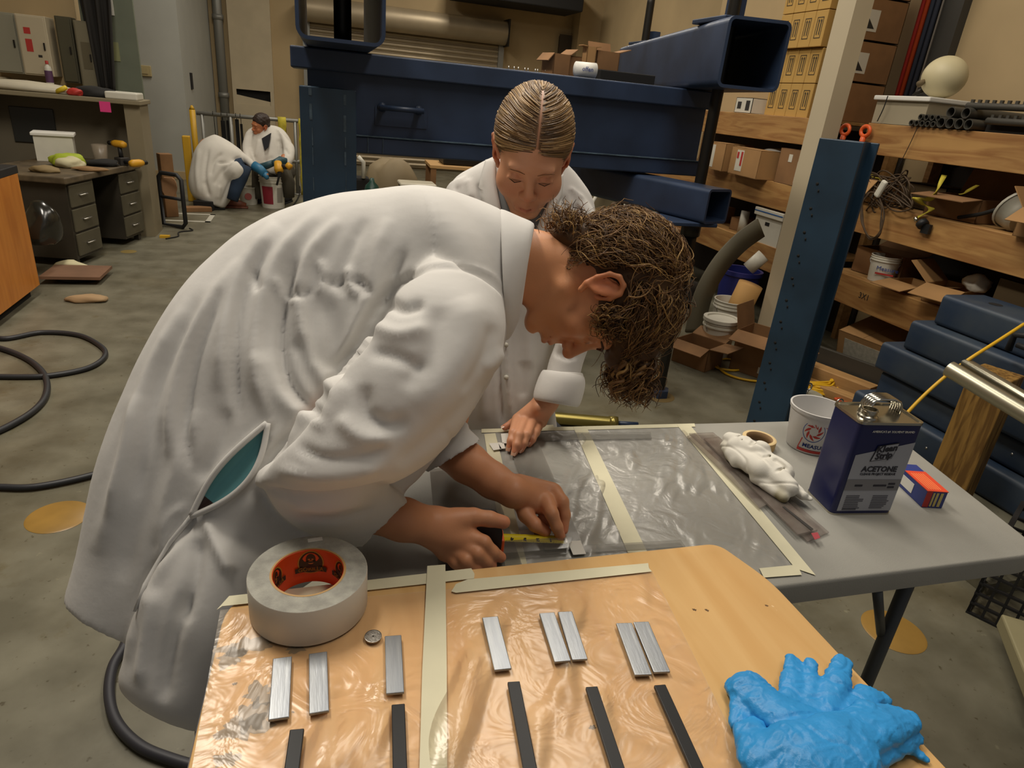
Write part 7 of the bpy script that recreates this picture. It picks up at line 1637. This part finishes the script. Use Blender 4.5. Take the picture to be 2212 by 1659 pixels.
# head: nodding forward, seen from above the forehead
al = math.radians(55); up2 = .19*CR+.98*CU; up2 /= np.linalg.norm(up2)
Uw = math.cos(al)*up2-math.sin(al)*CF; Fw = -math.sin(al)*up2-math.cos(al)*CF; 
yw = math.radians(-6); Rw = np.cross(Fw, Uw); Fw = Fw*math.cos(yw)+Rw*math.sin(yw); Rw = np.cross(Fw, Uw)
HW = frame(Uw, Fw, Rw, W(1148, 334, d=1.39), 1.0)
hs = head_sdf(.0021, True); hV, hF = hs.mesh(); hV = smooth_np(hV, hF, 1); hC = head_tint(hV, 'd29a78')
hd = (xf(hV, HW), hF, hC)
tc_ = 'd29672'
wr = J(1180, 868, d=1.475)
Z_ = lambda px, py, z: W(px, py, z=z)
pw = [((J(1215, 790, d=1.478), J(1196, 840, d=1.478), wr), [.031, .028, .0245]), ((wr, Z_(1120, 906, .772)), [.022, .0150]), ((wr, Z_(1136, 907, .774)), [.022, .0155]), ((wr, Z_(1153, 909, .772)), [.021, .0150]), ((wr, Z_(1169, 911, .768)), [.021, .0140])]
fw = [((Z_(1117, 908, .774), Z_(1109, 934, .770), Z_(1104, 953, .758), Z_(1100, 967, .746)), [.0125, .0098, .0086, .0072]),
      ((Z_(1133, 909, .776), Z_(1121, 940, .772), Z_(1116, 962, .758), Z_(1111, 978, .746)), [.0125, .0100, .0088, .0074]),
      ((Z_(1151, 911, .774), Z_(1138, 939, .770), Z_(1131, 958, .757), Z_(1125, 972, .746)), [.0120, .0095, .0084, .0070]),
      ((Z_(1168, 912, .768), Z_(1158, 934, .764), Z_(1150, 950, .754), Z_(1143, 960, .746)), [.0108, .0084, .0074, .0062]),
      ((J(1165, 882, d=1.46), Z_(1128, 900, .768), Z_(1108, 914, .758), Z_(1091, 923, .750)), [.016, .0118, .0098, .0078])]
hw = hand([(list(a), b_) for a, b_ in fw], [([tuple(p) for p in a], b_) for a, b_ in pw], tintc=tc_, kpalm=.012)
# simple far hand resting on the table behind the man
wr2 = J(955, 890, d=1.40); f2 = []
for i in range(4): f2.append(((W(950+i*9, 925, z=.762), W(955+i*9, 945, z=.757), W(958+i*9, 958, z=.750), W(960+i*9, 968, z=.746)), [.011, .009, .008, .007]))
f2.append(((W(985, 905, z=.765), W(998, 915, z=.757), W(1006, 925, z=.748)), [.012, .010, .008]))
hx = hand([(list(a), b_) for a, b_ in f2], [([tuple(J(945, 830, d=1.41)), tuple(wr2)], [.028, .024]), ([tuple(wr2), tuple(W(965, 925, z=.765))], [.022, .024])], tintc=tc_)
bs = SDF((.0, 1.1, 0), (.95, 1.95, 1.40), .012)
ch_ = W(1125, 470, d=1.62); pv = W(1085, 900, d=1.72)
bs.chain([tuple(pv), tuple((ch_+pv)/2), tuple(ch_), tuple(HW @ Vector((0, -.05, -.15)))], [.10, .085, .09, .05], k=.04)
for sx in (-1, 1):
    q = pv+Vector((sx*.08, .02, -.05)); bs.chain([tuple(q), (q.x, q.y+.02, .42), (q.x, q.y+.05, .07)], [.08, .05, .04], k=.02)
bV, bF = bs.mesh(); AV, AF, AC = join_np([(bV, bF, np.tile(np.array(lin(tc_)), (len(bV), 1))), hd, hw, hx])
chw(np_mesh('body', AV, AF, m_skin, cols=AC))
for sx in (-1, 1):
    q = pv+Vector((sx*.08, .02, -.05)); b = MB(); b.tube([q, (q.x, q.y+.02, .42), (q.x, q.y+.05, .1)], [.10, .07, .06], 14); chw(b.build('trouser_leg', mat('dark_trousers', '2c2f36')))
    b = MB(); b.box((q.x-.045, q.y-.10, 0), (q.x+.045, q.y+.12, .07), bev=.025); chw(b.build('shoe', m_black))
for a, b_ in ((fw[0][0][-2:], .0055), (fw[1][0][-2:], .0058), (fw[2][0][-2:], .0055), (fw[3][0][-2:], .0048), (fw[4][0][-2:], .0055)):
    d_ = (a[1]-a[0]).normalized(); n_ = (Vector((0, 0, 1))-d_*d_.z).normalized(); chw(nail(a[1]+n_*.0068+d_*.0015, d_, n_, b_, wo))
b = MB()
for sx in (1, -1): b.tube([HW @ Vector((sx*x, y, z)) for x, y, z in ((.013, .0955, .021), (.026, .0965, .026), (.040, .0905, .0245), (.048, .082, .019))], [.0014, .0017, .0013, .0007], 6, flat=.5)
chw(b.build('eyebrow', mat('light_brow', '8a6240', .8)))
b = MB()
for sx in (1, -1): b.tube([HW @ Vector((sx*x, y, z)) for x, y, z in ((.018, .0905, -.001), (.031, .0925, -.004), (.044, .0845, -.001))], [.0007, .0011, .0007], 5)
chw(b.build('eyelash', mat('lash', '4a3020', .8)))
# hair combed back from a middle parting into a low knot
rg = np.random.RandomState(8); cen = np.array((0, -.018, .045)); er = np.array((.0815, .1020, .0900))
def hairline(x, y, z):
    ax_ = np.abs(x); return np.where(y > .015, z > .054-.55*np.clip(ax_-.045, 0, 1)-.0*y, np.where(y > -.03, z > .030, z > -.055+.3*(y+.1)))
ks = SDF((-.11, -.17, -.12), (.11, .13, .16), .0025); ks.ell(cen, er*1.0, k=.01); ks.ell((0, -.075, -.025), (.060, .038, .055), k=.03); ks.ell((0, -.118, .0), (.036, .03, .034), k=.012)
ks.ell((0, .095, -.018), (.12, .085, .070), k=.006, sub=True); ks.ell((0, .02, -.07), (.12, .055, .092), k=.006, sub=True)
for sx in (1, -1): ks.ell((sx*.09, -.006, -.004), (.024, .024, .036), k=.006, sub=True)
kV, kF = ks.mesh(); kC = np.tile(np.array(lin('6b4f30')), (len(kV), 1))
part_ = np.exp(-(np.abs(kV[:, 0]+.004)/.0022)**2)*(kV[:, 1] > -.02)*(kV[:, 2] > .06); kC = kC*(1-part_[:, None])+np.array(lin('c08a6a'))[None]*part_[:, None]
pts = []
while len(pts) < 4600:
    d = rg.normal(size=3); d /= np.linalg.norm(d); p = cen+d*er*1.004
    if hairline(*p) and (abs(p[0]+.004) > .0016 or p[1] < -.02): pts.append(p)
R0 = np.array(pts); knot = np.array((0, -.115, .0))
def flowf(P):
    f = knot[None]-P; f /= np.linalg.norm(f, axis=1)[:, None]; s_ = np.sign(P[:, 0]+.004)
    w_ = np.clip(1-np.abs(P[:, 0]+.004)/.05, 0, 1)*np.clip((P[:, 1]+.05)/.1, 0, 1)*(P[:, 2] > .05)
    f[:, 0] += s_*w_*.9; n_ = (P-cen)/er**2; n_ /= np.linalg.norm(n_, axis=1)[:, None]; f -= n_*(f*n_).sum(1)[:, None]; return f/np.linalg.norm(f, axis=1)[:, None]
lay = er*1.004+rg.rand(len(R0), 1)*.0
off = 1.004+rg.rand(len(R0))*.018
def pushw(P, T):
    l = np.linalg.norm((P-cen)/er, axis=1); P = cen+(P-cen)/l[:, None]*off_cur[:, None]
    f = flowf(P); return P, f
off_cur = off
bl3 = ['6f5436', '80623f', '917049', 'a58458', 'b8986a', '5e452b']
w1 = strands('h', R0, flowf(R0)+rg.normal(size=R0.shape)*.06, .085, .0008, None, None, segs=12, curl=0, push=pushw, seed=2, cols=bl3, taper=.5)
off_cur = off[:500]+.006
w2 = strands('h', R0[:500], flowf(R0[:500])+rg.normal(size=(500, 3))*.05, .10, .0019, None, None, segs=14, curl=0, push=pushw, seed=3, cols=bl3, taper=.3, sides=4)
kn = rg.normal(size=(260, 3)); kn /= np.linalg.norm(kn, axis=1)[:, None]; kp = np.array((0, -.118, .0))+kn*np.array((.037, .031, .035)); tn_ = np.cross(kn, np.array((0, 1, .3)))
w3 = strands('h', kp, tn_, .05, .0014, None, None, segs=10, curl=.002, freq=1, seed=4, cols=bl3)
HV, HF, HC = join_np([(xf(a, HW), b_, c_) for a, b_, c_ in (w1, w2, w3)]+[(xf(kV, HW), kF, kC)])
o = np_mesh('combed_hair', HV, HF, m_fair, cols=HC); o['kind'] = 'stuff'; chw(o)
# ================================================================ two people crouching far behind
def small(name_lab, loc): t = thing('person', name_lab, 'person', loc); return t, Matrix.Translation(t.location).inverted()
D1 = 7.55
pa, PI_ = small('person in white crouching with their back turned, blue glove reaching for the bucket', tuple(W(470, 448, z=0)))
def cp(o): o.parent = pa; o.matrix_parent_inverse = PI_; return o
d = 7.35
blobs = [(462, 292, 478, 296, d, .05), (438, 306, 505, 312, d, .12), (422, 330, 528, 335, d, .18), (414, 365, 520, 372, d, .20), (410, 398, 508, 405, d, .20), (418, 424, 494, 432, d, .17), (440, 442, 482, 450, d, .10)]
knee = [(470, 352, 490, 400, d-.05, .10), (492, 348, 516, 388, d-.1, .10), (508, 346, 528, 372, d-.1, .07), (518, 352, 528, 364, d-.1, .03)]
armp = [(470, 308, 478, 336, d, .08), (505, 318, 500, 345, d, .07), (535, 336, 528, 352, d, .055), (552, 352, 545, 368, d, .05)]
V, F = remesh([loft_px(blobs, ex=2.0, n=28), loft_px(knee, ex=2, n=20), loft_px(armp, ex=2, n=20, cuff=.02)], .016, 2)
V = folds(V, F, [([(430, 320), (425, 370), (430, 420)], 5, 10), ([(450, 320), (442, 380), (455, 430)], 4, -12), ([(480, 330), (462, 350), (455, 380)], 4, -14), ([(500, 350), (478, 372), (462, 400)], 4, -14), ([(520, 340), (490, 350), (470, 352)], 3, -14), ([(475, 400), (470, 430)], 4, 12), ([(440, 390), (450, 425)], 4, -10), ([(505, 375), (490, 410), (478, 440)], 4, -12)], 1.3)
cp(np_mesh('lab_coat', V, F, m_coat2))
s = SDF(W(540, 460, d=7.4)-Vector((.9, .4, .02)), W(540, 250, d=7.4)+Vector((.6, .5, .3)), .014)
s.chain([tuple(W(455, 360, d=7.5)), tuple(W(450, 320, d=7.5)), tuple(W(452, 318, d=7.6))], [.12, .10, .07], k=.03)
s.ell(tuple(W(452, 326, d=7.62)), (.085, .10, .10), k=.02)
s.chain([tuple(W(520, 345, d=7.4)), tuple(W(555, 364, d=7.38)), tuple(W(575, 378, d=7.36))], [.045, .038, .03], k=.02)
V, F = s.mesh(); cp(np_mesh('body', V, F, m_skin, cols=np.tile(np.array(lin('b07a56')), (len(V), 1))))
s = SDF(W(452, 340, d=7.63)-Vector((.15, .15, .15)), W(452, 310, d=7.63)+Vector((.15, .15, .15)), .01); s.ell(tuple(W(452, 322, d=7.64)), (.092, .105, .10), k=.01); V, F = s.mesh(); cp(np_mesh('hair', V, F, mat('dark_hair', '2a1e16', .6)))
b = MB(); b.tube([W(526, 358, d=7.3), W(518, 385, d=7.3), W(508, 412, d=7.3), W(502, 432, d=7.3)], [.09, .08, .065, .06], 14); b.tube([W(490, 370, d=7.35), W(526, 358, d=7.3)], [.10, .09], 12); cp(b.build('jeans', mat('denim', '223348', .9, var=.3, vscale=8)))
def shoe(px, py, rz, m_, cpf, L=.27):
    p = W(px, py, z=0); b = MB(); b.tube([(-.10, 0, .045), (-.04, 0, .06), (.05, 0, .045), (.13, 0, .03)], [.045, .048, .045, .028], 12); b.box((-.13, -.045, 0), (.15, .045, .022), bev=.01); o = b.build('shoe', m_); o.location = p; o.rotation_euler.z = rz; cpf(o)
shoe(506, 449, .05, mat('brown_leather', '6b3a26', .6), cp); shoe(455, 452, .2, m_dark, cp)
b = MB(); b.tube([W(548, 358, d=7.36), W(562, 366, d=7.36), W(572, 376, d=7.36)], [.055, .05, .045], 14); b.tube([W(572, 376, d=7.36), W(578, 386, d=7.36)], [.04, .02], 10); cp(b.build('glove', mat('blue_glove', '2f6f92', .5)))
pb, PB_ = small('dark-haired person kneeling far back facing us, white coat, holding a yellow drill', tuple(W(612, 438, z=0)))
def cq(o): o.parent = pb; o.matrix_parent_inverse = PB_; return o
d = 7.85
tor = [(556, 276, 590, 272, d, .05), (536, 284, 612, 280, d, .12), (530, 305, 630, 308, d, .16), (536, 335, 628, 338, d, .17), (545, 362, 632, 365, d, .16), (552, 378, 636, 385, d, .12)]
ar1 = [(600, 278, 622, 300, d-.05, .08), (610, 310, 636, 318, d-.12, .075), (612, 335, 634, 345, d-.2, .065), (604, 352, 622, 362, d-.26, .05)]
ar2 = [(532, 290, 552, 282, d-.05, .08), (524, 318, 546, 322, d-.1, .07), (530, 345, 548, 352, d-.18, .06), (552, 362, 560, 372, d-.22, .05)]
V, F = remesh([loft_px(tor, ex=2.1, n=28), loft_px(ar1, ex=2, n=20, cuff=.02), loft_px(ar2, ex=2, n=20, cuff=.02)], .016, 2)
V = folds(V, F, [([(580, 285), (575, 330), (566, 370)], 4, -12), ([(600, 300), (606, 340)], 3, -12), ([(560, 300), (552, 340)], 4, 10), ([(615, 320), (625, 335)], 3, -10), ([(590, 340), (570, 350)], 5, -8)], 1.3)
cq(np_mesh('lab_coat', V, F, m_coat2))
al = math.radians(38); upb = .12*CR+.99*CU+0*CF; upb /= np.linalg.norm(upb); Ub = math.cos(al)*upb-math.sin(al)*CF; Fb = -math.sin(al)*upb-math.cos(al)*CF; Rb = np.cross(Fb, Ub); yw = math.radians(35); Fb = Fb*math.cos(yw)+Rb*math.sin(yw); Rb = np.cross(Fb, Ub)
HB = frame(Ub, Fb, Rb, W(563, 272, d=7.72), 1.0)
hV, hF = head_sdf(.004).mesh(); hC = head_tint(hV, 'b8764e')
s = SDF(W(560, 440, d=7.9)-Vector((.5, .5, .0)), W(600, 260, d=7.9)+Vector((.5, .5, .1)), .014)
s.chain([tuple(W(585, 370, d=7.9)), tuple(W(575, 300, d=7.88)), tuple(HB @ Vector((0, -.05, -.15)))], [.12, .10, .05], k=.03)
s.chain([tuple(W(614, 340, d=7.62)), tuple(W(606, 358, d=7.55)), tuple(W(600, 366, d=7.5))], [.04, .035, .03], k=.02); s.chain([tuple(W(552, 355, d=7.62)), tuple(W(566, 366, d=7.55))], [.035, .03], k=.02)
bV, bF = s.mesh(); AV, AF, AC = join_np([(bV, bF, np.tile(np.array(lin('b8764e')), (len(bV), 1))), (xf(hV, HB), hF, hC)]); cq(np_mesh('body', AV, AF, m_skin, cols=AC))
s = SDF((-.12, -.15, -.08), (.12, .13, .17), .005); s.ell((0, -.02, .055), (.084, .104, .09), k=.01); s.ell((0, -.07, -.01), (.064, .04, .05), k=.02); s.ell((0, .10, -.01), (.12, .09, .075), k=.006, sub=True); s.ell((0, .02, -.07), (.13, .055, .085), k=.006, sub=True)
V, F = s.mesh(); N = normals_np(V, F); V += N*(noise3(V, 90, 2, 2)*.004)[:, None]; cq(np_mesh('short_hair', xf(V, HB), F, mat('dark_brown_hair', '2e1f15', .6)))
m_gry = mat('grey_trousers', '4b4638', .9, var=.2, vscale=8)
b = MB(); b.tube([W(620, 372, d=7.8), W(612, 372, d=7.62), W(622, 395, d=7.7), W(624, 425, d=7.78)], [.10, .09, .08, .065], 14); cq(b.build('trouser_leg', m_gry))
b = MB(); b.tube([W(590, 380, d=7.85), W(556, 375, d=7.72), W(558, 405, d=7.8), W(560, 428, d=7.85)], [.10, .09, .075, .065], 14); cq(b.build('trouser_leg', m_gry))
shoe(618, 438, -1.9, m_dark, cq); shoe(560, 436, -1.7, m_dark, cq)
b = MB(); b.tube([W(618, 350, d=7.5), W(606, 347, d=7.46), W(596, 352, d=7.42), W(600, 362, d=7.4)], [.045, .05, .048, .03], 12); cq(b.build('glove', mat('dark_teal_glove', '2a4a52', .5)))
b = MB(); b.tube([W(556, 362, d=7.5), W(575, 358, d=7.46), W(590, 352, d=7.44)], [.035, .04, .035], 12); cq(b.build('glove', mat('dark_teal_glove', '2a4a52')))
b = MB(); b.add([W(566, 300, d=7.68), W(586, 288, d=7.68), W(580, 318, d=7.66), W(572, 325, d=7.66)], [(0, 1, 2, 3)]); o = cq(b.build('shirt', mat('black_shirt', '1a1c22', .9))); o.modifiers.new('s', 'SOLIDIFY').thickness = .01
t = thing('mixer_drill', 'yellow and black drill with a mixing shaft held over the white pail', 'drill', tuple(W(600, 370, d=7.4)))
TI = Matrix.Translation(t.location).inverted()
def ct(o): o.parent = t; o.matrix_parent_inverse = TI; return o
b = MB(); b.tube([W(600, 350, d=7.38), W(602, 366, d=7.37), W(604, 372, d=7.37)], [.04, .05, .045], 12); ct(b.build('housing', mat('tool_yellow', 'd29a22')))
b = MB(); b.tube([W(604, 360, d=7.39), W(626, 360, d=7.36)], [.028, .028], 10); ct(b.build('grip', m_black))
b = MB(); b.tube([W(620, 356, d=7.36), W(628, 362, d=7.36)], [.035, .035], 10); ct(b.build('battery', mat('tool_yellow', 'd29a22')))
b = MB(); b.tube([W(604, 372, d=7.37), W(602, 384, d=7.37), W(598, 400, d=7.37)], [.03, .012, .012], 8); ct(b.build('shaft', m_dark))
t = bucket(tuple(W(591, 447, z=0)), .36, .145, 'white pail with a red label between the two crouching people', handle=False)
p0 = t.location; b = MB()
ang = math.atan2(-p0.y, -p0.x)
def lab(a0, a1, z0, z1, m_):
    b = MB(); n = 8; vs = []
    for i in range(n+1):
        a = ang+lerp(a0, a1, i/n)
        for z in (z0, z1): r_ = lerp(.1247, .145, z/.288)+.0015; vs.append((r_*math.cos(a), r_*math.sin(a), z))
    b.add(vs, [(2*i, 2*i+2, 2*i+3, 2*i+1) for i in range(n)]); b.build('label', m_, t)
lab(.0, -.95, .05, .25, mat('dark_red_print', '8c2430', .6)); lab(.9, .35, .07, .24, mat('grey_print', '8f8b80', .6))
t = bucket(tuple(W(538, 440, z=0)), .2, .11, 'small white pail with a red round mark beside the crouching person', handle=False, ribs=False)
b = MB(); b.lathe([(.001, 0), (.04, 0)], n=16, M=Matrix.Rotation(ang+0.0, 4, 'Z') @ Matrix.Translation((.106, 0, .10)) @ Matrix.Rotation(PI/2, 4, 'Y')); b.build('print', mat('faded_red', 'b0605a', .6), t)
b = MB(); b.tube(catmull([W(640, 396, z=.01), W(648, 405, z=.01), W(645, 425, z=.01), W(632, 446, z=.01)], 6), .008, 6); tag(b.build('floor_wire', m_dark), 'dark cord on the floor beside the kneeling person', 'cord')
